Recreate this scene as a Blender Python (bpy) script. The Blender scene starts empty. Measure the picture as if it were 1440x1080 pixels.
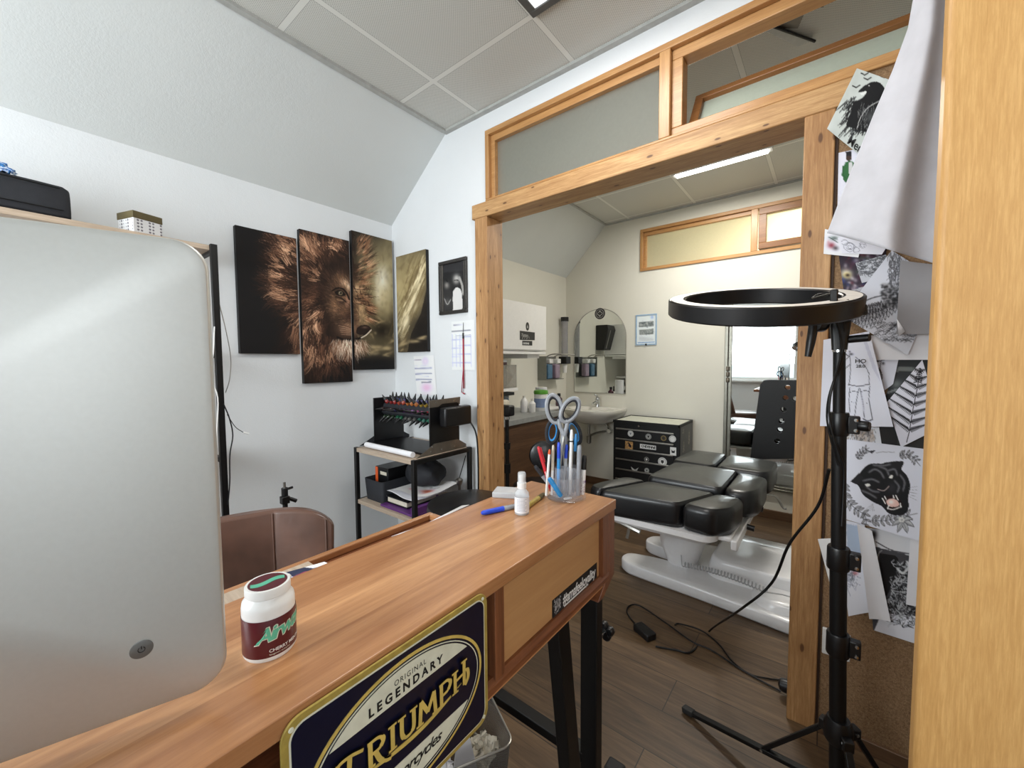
import bpy, bmesh, math, random
import numpy as np
from mathutils import Vector, Matrix
random.seed(7); rng = np.random.default_rng(7)
scene = bpy.context.scene
COL = scene.collection
PI = math.pi
# ------------------------------------------------------------------ survey of the room (camera fit) : pixel -> point on a real plane
FPX = 566.134
YAW, PITCH, ROLL = [math.radians(a) for a in (-38.33, -3.069, -0.4)]
EYE = np.array([0.0, 0.0, 1.35])
def _rot():
    cy, sy, cp, sp = math.cos(YAW), math.sin(YAW), math.cos(PITCH), math.sin(PITCH)
    fwd = np.array([sy*cp, cy*cp, sp]); right = np.array([cy, -sy, 0.0]); up = np.cross(right, fwd)
    c, s = math.cos(ROLL), math.sin(ROLL)
    return c*right + s*up, -s*right + c*up, fwd
RGT, UPV, FWD = _rot()
RM = np.array([RGT, -UPV, FWD])
def ray(u, v): return RM.T @ np.array([(u-720)/FPX, (v-540)/FPX, 1.0])
def atx(u, v, x): d = ray(u, v); return Vector(EYE + d*x/d[0])
def aty(u, v, y): d = ray(u, v); return Vector(EYE + d*y/d[1])
def atz(u, v, z): d = ray(u, v); return Vector(EYE + d*(z-1.35)/d[2])
def proj(p):
    c = RM @ (np.asarray(p, float) - EYE); return 720+FPX*c[0]/c[2], 540+FPX*c[1]/c[2]
def proj_arr(P):
    c = (P-EYE) @ RM.T
    return 720+FPX*c[:, 0]/c[:, 2], 540+FPX*c[:, 1]/c[:, 2]
# ------------------------------------------------------------------ materials
def lin(c):
    c = c/255.0
    return c/12.92 if c <= 0.04045 else ((c+0.055)/1.055)**2.4
def rgb(c): return (lin(c[0]), lin(c[1]), lin(c[2]), 1.0)
class NT:
    def __init__(self, name):
        self.m = bpy.data.materials.new(name); self.m.use_nodes = True
        self.t = self.m.node_tree; self.b = self.t.nodes['Principled BSDF']
    def n(self, typ, **kw):
        nd = self.t.nodes.new(typ)
        for k, v in kw.items():
            if k.startswith('i_'):
                nd.inputs[int(k[2:])].default_value = v
            else: setattr(nd, k, v)
        return nd
    def l(self, a, b): self.t.links.new(a, b)
    def coords(self, scale=(1, 1, 1), rot=(0, 0, 0), kind='Object'):
        tc = self.n('ShaderNodeTexCoord'); mp = self.n('ShaderNodeMapping')
        mp.inputs['Scale'].default_value = scale; mp.inputs['Rotation'].default_value = rot
        self.l(tc.outputs[kind], mp.inputs[0]); return mp.outputs[0]
    def noise(self, vec, scale, detail=3, rough=.55, dist=0):
        nd = self.n('ShaderNodeTexNoise'); self.l(vec, nd.inputs['Vector'])
        nd.inputs['Scale'].default_value = scale; nd.inputs['Detail'].default_value = detail
        nd.inputs['Roughness'].default_value = rough; nd.inputs['Distortion'].default_value = dist
        return nd.outputs[0]
    def ramp(self, fac, stops):
        r = self.n('ShaderNodeValToRGB'); self.l(fac, r.inputs[0]); e = r.color_ramp.elements
        while len(e) > 1: e.remove(e[-1])
        e[0].position, e[0].color = stops[0][0], stops[0][1]
        for p, c in stops[1:]:
            x = e.new(p); x.color = c
        return r.outputs[0]
    def mix(self, fac, a, b, mode='MIX'):
        x = self.n('ShaderNodeMix', data_type='RGBA', blend_type=mode)
        for s, v in ((x.inputs[0], fac), (x.inputs[6], a), (x.inputs[7], b)):
            if hasattr(v, 'default_value'): self.l(v, s)
            else: s.default_value = v
        return x.outputs[2]
    def bump(self, h, strength=.3, dist=.002):
        b = self.n('ShaderNodeBump'); b.inputs['Strength'].default_value = strength
        b.inputs['Distance'].default_value = dist; self.l(h, b.inputs['Height']); self.l(b.outputs[0], self.b.inputs['Normal'])
    def math(self, op, a, b=None, c=None):
        x = self.n('ShaderNodeMath', operation=op)
        for i, v in enumerate((a, b, c)):
            if v is None: continue
            if hasattr(v, 'default_value'): self.l(v, x.inputs[i])
            else: x.inputs[i].default_value = v
        return x.outputs[0]
def plain(name, c, rough=.5, metal=0, var=.06, scale=30, bump=0, coat=0, spec=.5):
    k = NT(name); co = k.coords(); f = k.noise(co, scale)
    base = rgb(c); d = tuple(max(0, x*(1-var*2)) for x in base[:3])+(1,); u = tuple(min(1, x*(1+var)) for x in base[:3])+(1,)
    k.l(k.ramp(f, [(.3, d), (.7, u)]), k.b.inputs['Base Color'])
    k.b.inputs['Roughness'].default_value = rough; k.b.inputs['Metallic'].default_value = metal
    k.b.inputs['Coat Weight'].default_value = coat; k.b.inputs['Specular IOR Level'].default_value = spec
    if bump: k.bump(k.noise(co, scale*3), bump, .002)
    return k.m
def wood(name, light, dark, axis='y', scale=1.0, knots=0, rough=.45, coat=0, rings=0.5, bands=0):
    k = NT(name)
    s = {'x': (1.0, 16, 16), 'y': (16, 1.0, 16), 'z': (16, 16, 1.0)}[axis]
    co = k.coords(tuple(a*scale for a in s))
    big = k.noise(co, 1.0, 4, .55, 1.0); fine = k.noise(co, 7.0, 5, .7, .3)
    f = k.mix(rings, big, fine)
    if bands:
        sx = k.n('ShaderNodeSeparateXYZ'); tc = k.n('ShaderNodeTexCoord'); k.l(tc.outputs['Object'], sx.inputs[0])
        wn = k.n('ShaderNodeTexWhiteNoise', noise_dimensions='1D'); k.l(k.math('FLOOR', k.math('MULTIPLY_ADD', sx.outputs[0 if axis == 'y' else 1], bands, .35)), wn.inputs['W'])
        f = k.mix(.22, f, wn.outputs[0])
    mid = tuple((a+b)/2 for a, b in zip(light, dark))
    col = k.ramp(f, [(.34, rgb(dark)), (.5, rgb(mid)), (.64, rgb(light))])
    if knots:
        sx = k.n('ShaderNodeSeparateXYZ'); tc = k.n('ShaderNodeTexCoord'); k.l(tc.outputs['Object'], sx.inputs[0])
        al, ac = {'x': (0, (1, 2)), 'y': (1, (0, 2)), 'z': (2, (0, 1))}[axis]
        cb = k.n('ShaderNodeCombineXYZ'); k.l(k.math('MULTIPLY', sx.outputs[al], knots), cb.inputs[0])
        k.l(k.math('MULTIPLY', k.math('ADD', sx.outputs[ac[0]], sx.outputs[ac[1]]), knots*2.6), cb.inputs[1])
        v = k.n('ShaderNodeTexVoronoi', voronoi_dimensions='2D'); v.inputs['Scale'].default_value = 1.0; k.l(cb.outputs[0], v.inputs['Vector'])
        sc = k.n('ShaderNodeSeparateColor'); k.l(v.outputs['Color'], sc.inputs[0])
        on = k.math('GREATER_THAN', sc.outputs[0], .5); rad = k.math('MULTIPLY_ADD', sc.outputs[1], .05, .035)
        m = k.math('MULTIPLY', on, k.math('SUBTRACT', 1.0, k.math('MINIMUM', k.math('DIVIDE', v.outputs['Distance'], k.math('MULTIPLY', rad, 1.5)), 1.0)))
        m = k.math('MINIMUM', k.math('MULTIPLY', m, 2.2), .85)
        halo = k.math('MULTIPLY', on, k.math('SUBTRACT', 1.0, k.math('MINIMUM', k.math('DIVIDE', v.outputs['Distance'], k.math('MULTIPLY', rad, 5)), 1.0)))
        col = k.mix(k.math('MULTIPLY', halo, .45), col, rgb(dark)); col = k.mix(m, col, rgb((84, 50, 27)))
    k.l(col, k.b.inputs['Base Color']); k.b.inputs['Roughness'].default_value = rough
    k.b.inputs['Coat Weight'].default_value = coat; k.b.inputs['Coat Roughness'].default_value = .25
    k.bump(fine, .12, .001)
    return k.m
def glass(name, c=(235, 240, 242), rough=.05, alpha=.22):
    k = NT(name); k.b.inputs['Base Color'].default_value = rgb(c); k.b.inputs['Roughness'].default_value = rough
    f = k.noise(k.coords(), 8); k.l(k.ramp(f, [(.2, (alpha*.8,)*3+(1,)), (.8, (alpha*1.2,)*3+(1,))]), k.b.inputs['Alpha'])
    return k.m
def emit(name, c, s):
    k = NT(name); k.b.inputs['Base Color'].default_value = rgb(c)
    k.b.inputs['Emission Color'].default_value = rgb(c); k.b.inputs['Emission Strength'].default_value = s
    return k.m
def frosted(name, c, transl=.6):
    k = NT(name)
    k.l(k.ramp(k.noise(k.coords(), 60), [(.3, tuple(x*.94 for x in rgb(c)[:3])+(1,)), (.7, rgb(c))]), k.b.inputs['Base Color'])
    k.b.inputs['Roughness'].default_value = .42; k.b.inputs['IOR'].default_value = 1.12
    k.b.inputs['Transmission Weight'].default_value = transl
    return k.m
def attr_mat(name, rough=.6, bump=0):
    k = NT(name); a = k.n('ShaderNodeAttribute', attribute_name='paint'); k.l(a.outputs['Color'], k.b.inputs['Base Color'])
    k.b.inputs['Roughness'].default_value = rough; k.b.inputs['Specular IOR Level'].default_value = .25
    if bump: k.bump(k.noise(k.coords(), 500), bump, .0005)
    return k.m
# ------------------------------------------------------------------ mesh builder (world coordinates)
def V(*a): return Vector(a)
def catmull(pts, n=8):
    pts = [Vector(p) for p in pts]
    if len(pts) < 3: return pts
    P = [pts[0]*2-pts[1]]+pts+[pts[-1]*2-pts[-2]]; out = []
    for i in range(1, len(P)-2):
        a, b, c, d = P[i-1:i+3]
        for k in range(n):
            t = k/n
            out.append(.5*((2*b)+(c-a)*t+(2*a-5*b+4*c-d)*t*t+(3*b-a-3*c+d)*t**3))
    return out+[pts[-1]]
def frame_of(d):
    d = Vector(d).normalized(); a = Vector((0, 0, 1)) if abs(d.z) < .9 else Vector((1, 0, 0))
    u = d.cross(a).normalized(); return d, u, d.cross(u).normalized()
class MB:
    def __init__(self): self.v = []; self.f = []; self.mi = []
    def add(self, vs, fs, mi=0):
        o = len(self.v); self.v += [tuple(x) for x in vs]; self.f += [tuple(i+o for i in f) for f in fs]; self.mi += [mi]*len(fs); return self
    def box(self, x0, x1, y0, y1, z0, z1, mi=0):
        return self.add([(x, y, z) for x in (x0, x1) for y in (y0, y1) for z in (z0, z1)],
                        [(0, 1, 3, 2), (4, 6, 7, 5), (0, 4, 5, 1), (2, 3, 7, 6), (0, 2, 6, 4), (1, 5, 7, 3)], mi)
    def obox(self, c, ax, ay, az, mi=0):
        c, ax, ay, az = map(Vector, (c, ax, ay, az))
        return self.add([c+ax*i+ay*j+az*k for i in (-1, 1) for j in (-1, 1) for k in (-1, 1)],
                        [(0, 1, 3, 2), (4, 6, 7, 5), (0, 4, 5, 1), (2, 3, 7, 6), (0, 2, 6, 4), (1, 5, 7, 3)], mi)
    def bar(self, p, q, w, h, up=(0, 0, 1), mi=0):
        p, q = Vector(p), Vector(q); d = (q-p); L = d.length; d.normalize(); s = d.cross(Vector(up)).normalized(); u = s.cross(d)
        return self.obox((p+q)/2, d*L/2, s*w/2, u*h/2, mi)
    def tube(self, pts, r, n=10, closed=False, mi=0, smooth=0):
        if smooth: pts = catmull(pts, smooth)
        pts = [Vector(p) for p in pts]; N = len(pts); vs = []; u0 = None
        rs = r if isinstance(r, (list, tuple)) else None
        for i, p in enumerate(pts):
            if closed: t = pts[(i+1) % N]-pts[i-1]
            else: t = pts[min(i+1, N-1)]-pts[max(i-1, 0)]
            d, a, b = frame_of(t if t.length > 1e-9 else Vector((0, 0, 1)))
            if u0 is not None:
                a = (u0-d*u0.dot(d)); a = a.normalized() if a.length > 1e-6 else frame_of(d)[1]; b = d.cross(a)
            u0 = a; rr = r if rs is None else rs[min(len(rs)-1, int(i*(len(rs)-1)/max(1, N-1)+.5))]
            vs += [p+(a*math.cos(2*PI*k/n)+b*math.sin(2*PI*k/n))*rr for k in range(n)]
        fs = []
        for i in range(N if closed else N-1):
            j = (i+1) % N
            fs += [(i*n+k, i*n+(k+1) % n, j*n+(k+1) % n, j*n+k) for k in range(n)]
        if not closed: fs += [tuple(range(n-1, -1, -1)), tuple((N-1)*n+k for k in range(n))]
        return self.add(vs, fs, mi)
    def lathe(self, c, prof, n=24, axis=(0, 0, 1), mi=0, caps=True):
        c = Vector(c); d, a, b = frame_of(axis); vs = []
        for r, h in prof: vs += [c+d*h+(a*math.cos(2*PI*k/n)+b*math.sin(2*PI*k/n))*max(r, 1e-5) for k in range(n)]
        m = len(prof); fs = [(i*n+k, i*n+(k+1) % n, (i+1)*n+(k+1) % n, (i+1)*n+k) for i in range(m-1) for k in range(n)]
        if caps: fs += [tuple(range(n-1, -1, -1)), tuple((m-1)*n+k for k in range(n))]
        return self.add(vs, fs, mi)
    def cyl(self, p, q, r, n=16, r2=None, mi=0):
        p, q = Vector(p), Vector(q); L = (q-p).length
        return self.lathe(p, [(r, 0), (r if r2 is None else r2, L)], n, q-p, mi)
    def prism(self, poly, ext, mi=0):
        poly = [Vector(p) for p in poly]; e = Vector(ext); n = len(poly)
        return self.add(poly+[p+e for p in poly], [tuple(range(n-1, -1, -1)), tuple(range(n, 2*n))]+[(i, (i+1) % n, n+(i+1) % n, n+i) for i in range(n)], mi)
    def grid(self, fn, nu, nv, mi=0):
        vs = [fn(i/nu, j/nv) for j in range(nv+1) for i in range(nu+1)]
        return self.add(vs, [(j*(nu+1)+i, j*(nu+1)+i+1, (j+1)*(nu+1)+i+1, (j+1)*(nu+1)+i) for j in range(nv) for i in range(nu)], mi)
    def loops(self, rings, cap0=True, cap1=True, mi=0):
        n = len(rings[0]); vs = [p for r in rings for p in r]
        fs = [(i*n+k, i*n+(k+1) % n, (i+1)*n+(k+1) % n, (i+1)*n+k) for i in range(len(rings)-1) for k in range(n)]
        if cap0: fs.append(tuple(range(n-1, -1, -1)))
        if cap1: fs.append(tuple((len(rings)-1)*n+k for k in range(n)))
        return self.add(vs, fs, mi)
def rrect(w, h, r, n=6):
    out = []
    for cx, cy, a0 in ((w/2-r, h/2-r, 0), (-w/2+r, h/2-r, PI/2), (-w/2+r, -h/2+r, PI), (w/2-r, -h/2+r, 1.5*PI)):
        out += [(cx+r*math.cos(a0+PI/2*k/n), cy+r*math.sin(a0+PI/2*k/n)) for k in range(n+1)]
    return out
def O(name, mb, mat, parent=None, bevel=0, seg=2, sub=0, solid=0, angle=38, label=None, flat=False):
    me = bpy.data.meshes.new(name); off = Vector(parent.matrix_world.translation) if parent else Vector((0, 0, 0))
    if parent: off = wloc(parent)
    me.from_pydata([tuple(Vector(v)-off) for v in mb.v], [], mb.f)
    mats = mat if isinstance(mat, (list, tuple)) else [mat]
    for m in mats: me.materials.append(m)
    if len(mats) > 1: me.polygons.foreach_set('material_index', mb.mi)
    bm = bmesh.new(); bm.from_mesh(me); bmesh.ops.recalc_face_normals(bm, faces=bm.faces); bm.to_mesh(me); bm.free()
    if not flat:
        me.polygons.foreach_set('use_smooth', [True]*len(me.polygons)); me.set_sharp_from_angle(angle=math.radians(angle))
    me.update()
    o = bpy.data.objects.new(name, me); COL.objects.link(o)
    if parent: o.parent = parent; 
    if bevel:
        md = o.modifiers.new('bevel', 'BEVEL'); md.width = bevel; md.segments = seg; md.limit_method = 'ANGLE'; md.angle_limit = math.radians(40); md.harden_normals = False
    if sub:
        md = o.modifiers.new('sub', 'SUBSURF'); md.levels = sub; md.render_levels = sub
    if solid:
        md = o.modifiers.new('solid', 'SOLIDIFY'); md.thickness = solid; md.offset = 0
    if label: o['label'] = label
    return o
def wloc(o):
    l = Vector(o.location)
    while o.parent: o = o.parent; l += Vector(o.location)
    return l
def T(name, loc, label, cat, group=None):
    o = bpy.data.objects.new(name, None); o.empty_display_size = .05; COL.objects.link(o); o.location = loc
    o['label'] = label; o['category'] = cat
    if group: o['group'] = group
    return o
def tag(o, label, cat, group=None):
    o['label'] = label; o['category'] = cat
    if group: o['group'] = group
    return o
def S(name, mb, mat, parent=None, **kw):
    o = O(name, mb, mat, parent, **kw)
    if not parent: o['kind'] = 'structure'
    return o
def SE(name, loc=(0, 0, 0)):
    o = bpy.data.objects.new(name, None); COL.objects.link(o); o.location = loc; o['kind'] = 'structure'; return o
# text as thin mesh: fn maps (x, y, z) in text space -> world
def text(name, body, mat, parent, fn, size=1.0, bold=0.0, shear=0.0, align='LEFT', space=1.0, thick=.0, label=None, res=3, width=0):
    cu = bpy.data.curves.new('t', 'FONT'); cu.body = body; cu.size = size; cu.offset = bold; cu.shear = shear
    cu.align_x = align; cu.space_character = space; cu.resolution_u = res; cu.extrude = thick
    ob = bpy.data.objects.new('t', cu); COL.objects.link(ob)
    dg = bpy.context.evaluated_depsgraph_get(); me0 = bpy.data.meshes.new_from_object(ob.evaluated_get(dg))
    vs = [tuple(v.co) for v in me0.vertices]; fs = [tuple(p.vertices) for p in me0.polygons]
    bpy.data.objects.remove(ob); bpy.data.curves.remove(cu); bpy.data.meshes.remove(me0)
    if width:
        w0 = max(v[0] for v in vs)-min(v[0] for v in vs); vs = [(v[0]*width/w0, v[1], v[2]) for v in vs]
    mb = MB(); mb.add([fn(*v) for v in vs], fs)
    return O(name, mb, mat, parent, flat=True, label=label)
# ------------------------------------------------------------------ painting: artworks laid down stroke by stroke, stored as vertex colours
class Paint:
    def __init__(self, x0, y0, x1, y1, s, bg):
        self.x0, self.y0, self.s = x0, y0, s
        self.W, self.H = int((x1-x0)*s)+2, int((y1-y0)*s)+2
        self.a = np.empty((self.H, self.W, 3)); self.a[:] = bg
        self.Y, self.X = np.mgrid[0:self.H, 0:self.W]; self.X = self.X/s+x0; self.Y = self.Y/s+y0
    def _bb(self, xs, ys, m):
        i0 = max(0, int((min(xs)-m-self.x0)*self.s)); i1 = min(self.W, int((max(xs)+m-self.x0)*self.s)+2)
        j0 = max(0, int((min(ys)-m-self.y0)*self.s)); j1 = min(self.H, int((max(ys)+m-self.y0)*self.s)+2)
        return i0, i1, j0, j1
    def _put(self, sl, m, col, alpha):
        a = (m*alpha)[..., None]; self.a[sl] = self.a[sl]*(1-a)+np.array(col)*a
    def line(self, pts, w, col, alpha=1.0, taper=False):
        n = len(pts)-1
        for k in range(n):
            (xa, ya), (xb, yb) = pts[k], pts[k+1]
            ww = w*(1-k/n*.8) if taper else w
            i0, i1, j0, j1 = self._bb((xa, xb), (ya, yb), ww+1/self.s)
            if i1 <= i0 or j1 <= j0: continue
            sl = (slice(j0, j1), slice(i0, i1)); X, Y = self.X[sl], self.Y[sl]
            dx, dy = xb-xa, yb-ya; L = dx*dx+dy*dy+1e-9
            t = np.clip(((X-xa)*dx+(Y-ya)*dy)/L, 0, 1); d = np.hypot(X-xa-t*dx, Y-ya-t*dy)
            self._put(sl, np.clip((ww/2-d)*self.s+.5, 0, 1)*min(1, ww*self.s), col, alpha)
        return self
    def curve(self, pts, w, col, alpha=1.0, taper=False, n=5):
        c = catmull([(x, y, 0) for x, y in pts], n); return self.line([(p[0], p[1]) for p in c], w, col, alpha, taper)
    def fill(self, pts, col, alpha=1.0, soft=0):
        xs, ys = [p[0] for p in pts], [p[1] for p in pts]; i0, i1, j0, j1 = self._bb(xs, ys, 1)
        if i1 <= i0 or j1 <= j0: return self
        sl = (slice(j0, j1), slice(i0, i1)); X, Y = self.X[sl], self.Y[sl]; ins = np.zeros(X.shape, bool); n = len(pts)
        for k in range(n):
            (xa, ya), (xb, yb) = pts[k], pts[(k+1) % n]
            if ya == yb: continue
            ins ^= ((ya > Y) != (yb > Y)) & (X < (xb-xa)*(Y-ya)/(yb-ya)+xa)
        self._put(sl, ins.astype(float), col, alpha); return self
    def sfill(self, pts, col, alpha=1.0, n=6):
        c = catmull([(x, y, 0) for x, y in list(pts)+[pts[0]]], n); return self.fill([(p[0], p[1]) for p in c], col, alpha)
    def blob(self, cx, cy, rx, ry, col, alpha=1.0, rot=0, hard=0):
        R = max(rx, ry)*(1.05 if hard else 2.6); i0, i1, j0, j1 = self._bb((cx,), (cy,), R)
        if i1 <= i0 or j1 <= j0: return self
        sl = (slice(j0, j1), slice(i0, i1)); X, Y = self.X[sl]-cx, self.Y[sl]-cy; c, s = math.cos(rot), math.sin(rot)
        q = ((X*c+Y*s)/rx)**2+((-X*s+Y*c)/ry)**2
        m = np.clip((1-np.sqrt(q))*min(rx, ry)*self.s+.5, 0, 1) if hard else np.exp(-q)
        self._put(sl, m, col, alpha); return self
    def sample(self, u, v):
        x = np.clip((u-self.x0)*self.s, 0, self.W-1.001); y = np.clip((v-self.y0)*self.s, 0, self.H-1.001)
        i, j = x.astype(int), y.astype(int); fx, fy = (x-i)[:, None], (y-j)[:, None]; a = self.a
        return (a[j, i]*(1-fx)+a[j, i+1]*fx)*(1-fy)+(a[j+1, i]*(1-fx)+a[j+1, i+1]*fx)*fy
def srgb2lin(a):
    a = np.clip(a/255.0, 0, 1); return np.where(a <= .04045, a/12.92, ((a+.055)/1.055)**2.4)
def paint_mesh(o, cols, gain=1.25):           # cols: Nx3 sRGB per vertex
    me = o.data; at = me.color_attributes.new('paint', 'FLOAT_COLOR', 'POINT')
    c = np.ones((len(me.vertices), 4)); c[:, :3] = np.minimum(srgb2lin(cols)*gain, .86); at.data.foreach_set('color', c.astype(np.float32).ravel())
# ================================================================== MATERIALS
def plaster(name, c, bump=.35, var=.03):
    k = NT(name); co = k.coords(); f = k.noise(co, 1.6, 4, .6); b = rgb(c)
    k.l(k.ramp(f, [(.25, tuple(x*(1-var*2) for x in b[:3])+(1,)), (.7, b)]), k.b.inputs['Base Color'])
    k.b.inputs['Roughness'].default_value = .85; k.b.inputs['Specular IOR Level'].default_value = .2
    h = k.mix(.5, k.noise(co, 45, 4, .6), k.noise(co, 160, 3, .6)); k.bump(h, bump, .004); return k.m
m_wallA = plaster('plaster_white', (228, 231, 233)); m_wallC = plaster('plaster_warm_white', (222, 220, 209), .2)
m_slope = plaster('plaster_slope', (216, 220, 219), .3)
def ceiling_mat():
    k = NT('perforated_tile'); tc = k.n('ShaderNodeTexCoord'); sx = k.n('ShaderNodeSeparateXYZ'); k.l(tc.outputs['Object'], sx.inputs[0])
    def joint(o, off):
        a = k.math('DIVIDE', k.math('ADD', o, off), .6275); a = k.math('FRACT', a)
        d = k.math('ABSOLUTE', k.math('SUBTRACT', a, .5)); return d
    jx, jy = joint(sx.outputs[0], 1.643+6.275+.31375), joint(sx.outputs[1], -1.443+6.275+.31375)
    # d is 0 at joints after the half shift
    d = k.math('MINIMUM', jx, jy)
    bar = k.math('LESS_THAN', d, .020); dark = k.math('MULTIPLY', k.math('LESS_THAN', d, .023), k.math('SUBTRACT', 1.0, bar))
    px = k.math('SINE', k.math('MULTIPLY', sx.outputs[0], 2*PI/.011)); py = k.math('SINE', k.math('MULTIPLY', sx.outputs[1], 2*PI/.011))
    dots = k.math('GREATER_THAN', k.math('MULTIPLY', px, py), .25)
    base = k.mix(dots, rgb((214, 214, 208)), rgb((168, 168, 162)))
    base = k.mix(dark, base, rgb((150, 150, 146))); base = k.mix(bar, base, rgb((226, 226, 220)))
    k.l(base, k.b.inputs['Base Color']); k.b.inputs['Roughness'].default_value = .6; return k.m
m_ceil = ceiling_mat()
def floor_mat():
    k = NT('oak_plank_floor'); co = k.coords((1, 1, 1))
    br = k.n('ShaderNodeTexBrick'); k.l(co, br.inputs['Vector']); br.offset = .37; br.squash = 1
    br.inputs['Scale'].default_value = 1; br.inputs['Brick Width'].default_value = 1.28; br.inputs['Row Height'].default_value = .19
    br.inputs['Mortar Size'].default_value = .0022; br.inputs['Mortar Smooth'].default_value = .3; br.inputs['Bias'].default_value = 0
    br.inputs['Color1'].default_value = (.25, .25, .25, 1); br.inputs['Color2'].default_value = (.75, .75, .75, 1); br.inputs['Mortar'].default_value = (0, 0, 0, 1)
    g = k.coords((2.2, 22, 1)); big = k.noise(g, 1.0, 4, .65, 1.2); fine = k.noise(k.coords((5, 90, 1)), 1.0, 3, .7)
    f = k.mix(.35, big, fine); f = k.mix(.28, f, br.outputs['Color'])
    col = k.ramp(f, [(.28, rgb((38, 27, 18))), (.44, rgb((74, 56, 38))), (.57, rgb((98, 76, 53))), (.76, rgb((134, 107, 78)))])
    col = k.mix(br.outputs['Fac'], col, rgb((40, 30, 22)))
    k.l(col, k.b.inputs['Base Color']); k.b.inputs['Roughness'].default_value = .48; k.bump(fine, .15, .001); return k.m
m_floor = floor_mat()
def cork_mat():
    k = NT('cork'); co = k.coords(); n1 = k.noise(co, 150, 4, .75); n2 = k.noise(co, 420, 2, .6)
    col = k.ramp(k.mix(.45, n1, n2), [(.32, rgb((74, 52, 34))), (.47, rgb((134, 104, 74))), (.6, rgb((158, 127, 93))), (.72, rgb((198, 170, 134)))])
    k.l(col, k.b.inputs['Base Color']); k.b.inputs['Roughness'].default_value = .9; k.bump(n1, .4, .002); return k.m
m_cork = cork_mat()
m_beam = wood('pine_beam', (208, 168, 116), (156, 112, 68), 'x', 1.3, 6.5, .5, 0, .6)
m_post = wood('pine_post', (200, 156, 106), (146, 102, 60), 'z', 1.3, 6.0, .5, 0, .6)
m_framex = wood('lacquered_frame', (196, 150, 96), (164, 116, 68), 'x', 2.2, 0, .35, .2)
m_framez = wood('lacquered_frame_upright', (196, 150, 96), (164, 116, 68), 'z', 2.2, 0, .35, .2)
m_framedk = wood('lacquered_frame_inner', (150, 100, 54), (118, 76, 38), 'x', 2.2, 0, .4, .1)
m_plank = wood('beech_panel', (216, 168, 104), (190, 140, 78), 'z', 2.6, 0, .5, 0, .7)
m_skirt = wood('brown_skirting', (112, 84, 60), (82, 60, 42), 'x', 1.4)
m_desk = wood('jatoba_top', (210, 158, 110), (146, 94, 56), 'y', .8, 0, .3, .35, .45, 11)
m_deskdk = wood('jatoba_dark', (150, 92, 58), (94, 52, 30), 'y', 1.2, 0, .4, .2)
m_deskdkz = wood('jatoba_dark_upright', (142, 88, 56), (92, 52, 32), 'z', 1.2, 0, .4, .2)
m_panel = wood('ply_panel', (198, 152, 102), (172, 124, 78), 'y', .5, 0, .5, .05, .3)
m_under = wood('ply_light', (200, 146, 96), (176, 120, 74), 'y', .8, 0, .6)
m_black = plain('black_powder_coat', (11, 11, 12), .45, spec=.35); m_blackpl = plain('black_plastic', (15, 15, 17), .36, spec=.45)
m_rubber = plain('black_rubber', (30, 30, 31), .7); m_charcoal = plain('charcoal_nylon', (30, 32, 38), .75, bump=.3, scale=60)
m_chrome = plain('chrome', (205, 207, 208), .15, 1); m_steel = plain('brushed_steel', (168, 166, 160), .35, 1)
m_alu = plain('satin_aluminium', (200, 202, 200), .5, .82, .01, 200); m_grey = plain('grey_plastic', (146, 150, 156), .4)
m_bronze = plain('grey_metal_bracket', (128, 120, 110), .4, .7)
m_white = plain('white_plastic', (232, 232, 230), .35, 0, .015); m_ceramic = plain('white_ceramic', (226, 224, 216), .12, 0, .01, coat=.5)
m_whitebed = plain('white_fibreglass', (226, 225, 226), .3, 0, .015, coat=.3)
m_leather = plain('black_vinyl', (46, 48, 46), .42, 0, .08, 18, .1, coat=.15); m_vinyl2 = plain('dark_vinyl_and_side_shade', (15, 16, 19), .36, 0, .08, 18, .1, coat=.15)  # second vinyl: black of the stools, and painted shade on the bed pad sides
m_brownlea = plain('brown_leather', (92, 64, 52), .34, 0, .2, 7, .5, coat=.2)
m_paper = plain('white_paper', (228, 228, 232), .8, 0, .02, 8); m_paper2 = plain('grey_paper', (150, 148, 150), .8, 0, .04, 8)
m_cloth = plain('white_cotton', (196, 196, 202), .9, 0, .04, 14, .15)
m_clear = glass('clear_acrylic', (226, 230, 240), .03, .11); m_clear2 = glass('clear_bottle', (238, 242, 246), .08, .4)
m_mirror = plain('mirror_silver', (232, 236, 234), .012, 1, .0)
m_frost = frosted('frosted_pane', (206, 208, 200), .82); m_frost2 = frosted('frosted_pane_green', (205, 214, 200), .45); m_frostw = frosted('frosted_pane_warm', (246, 242, 220), .8)
m_ink = plain('ink_black', (18, 17, 18), .6); m_lightwood = wood('grey_oak_board', (196, 178, 158), (160, 142, 124), 'x', 1.5)
m_lightwoody = wood('grey_oak_board_long', (204, 184, 162), (164, 144, 124), 'y', 1.5)
m_brown = wood('dark_walnut_front', (104, 74, 50), (66, 44, 28), 'y', .8, 0, .5)
m_art = attr_mat('printed_paper', .6); m_canvas = attr_mat('printed_canvas', .7, .15)
m_purple = plain('purple_card', (92, 44, 112), .5); m_orange = plain('orange_card', (224, 92, 38), .5); m_cream = plain('cream_pages', (214, 206, 188), .8)
m_blue = plain('blue_plastic', (30, 72, 206), .35); m_ltblue = plain('light_blue_plastic', (40, 138, 206), .35); m_red = plain('red_plastic', (200, 34, 46), .35)
m_green = plain('green_lid', (88, 160, 50), .4); m_gold = plain('antique_gold', (176, 154, 76), .42, .15, .12, 60); m_sgold = plain('sign_gold', (214, 186, 98), .4, .0, .08, 60)
m_navy = plain('sign_navy', (14, 16, 40), .3, 0, .05, spec=.35); m_creamsign = plain('sign_cream', (224, 224, 204), .45, 0, .06, 40)
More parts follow.
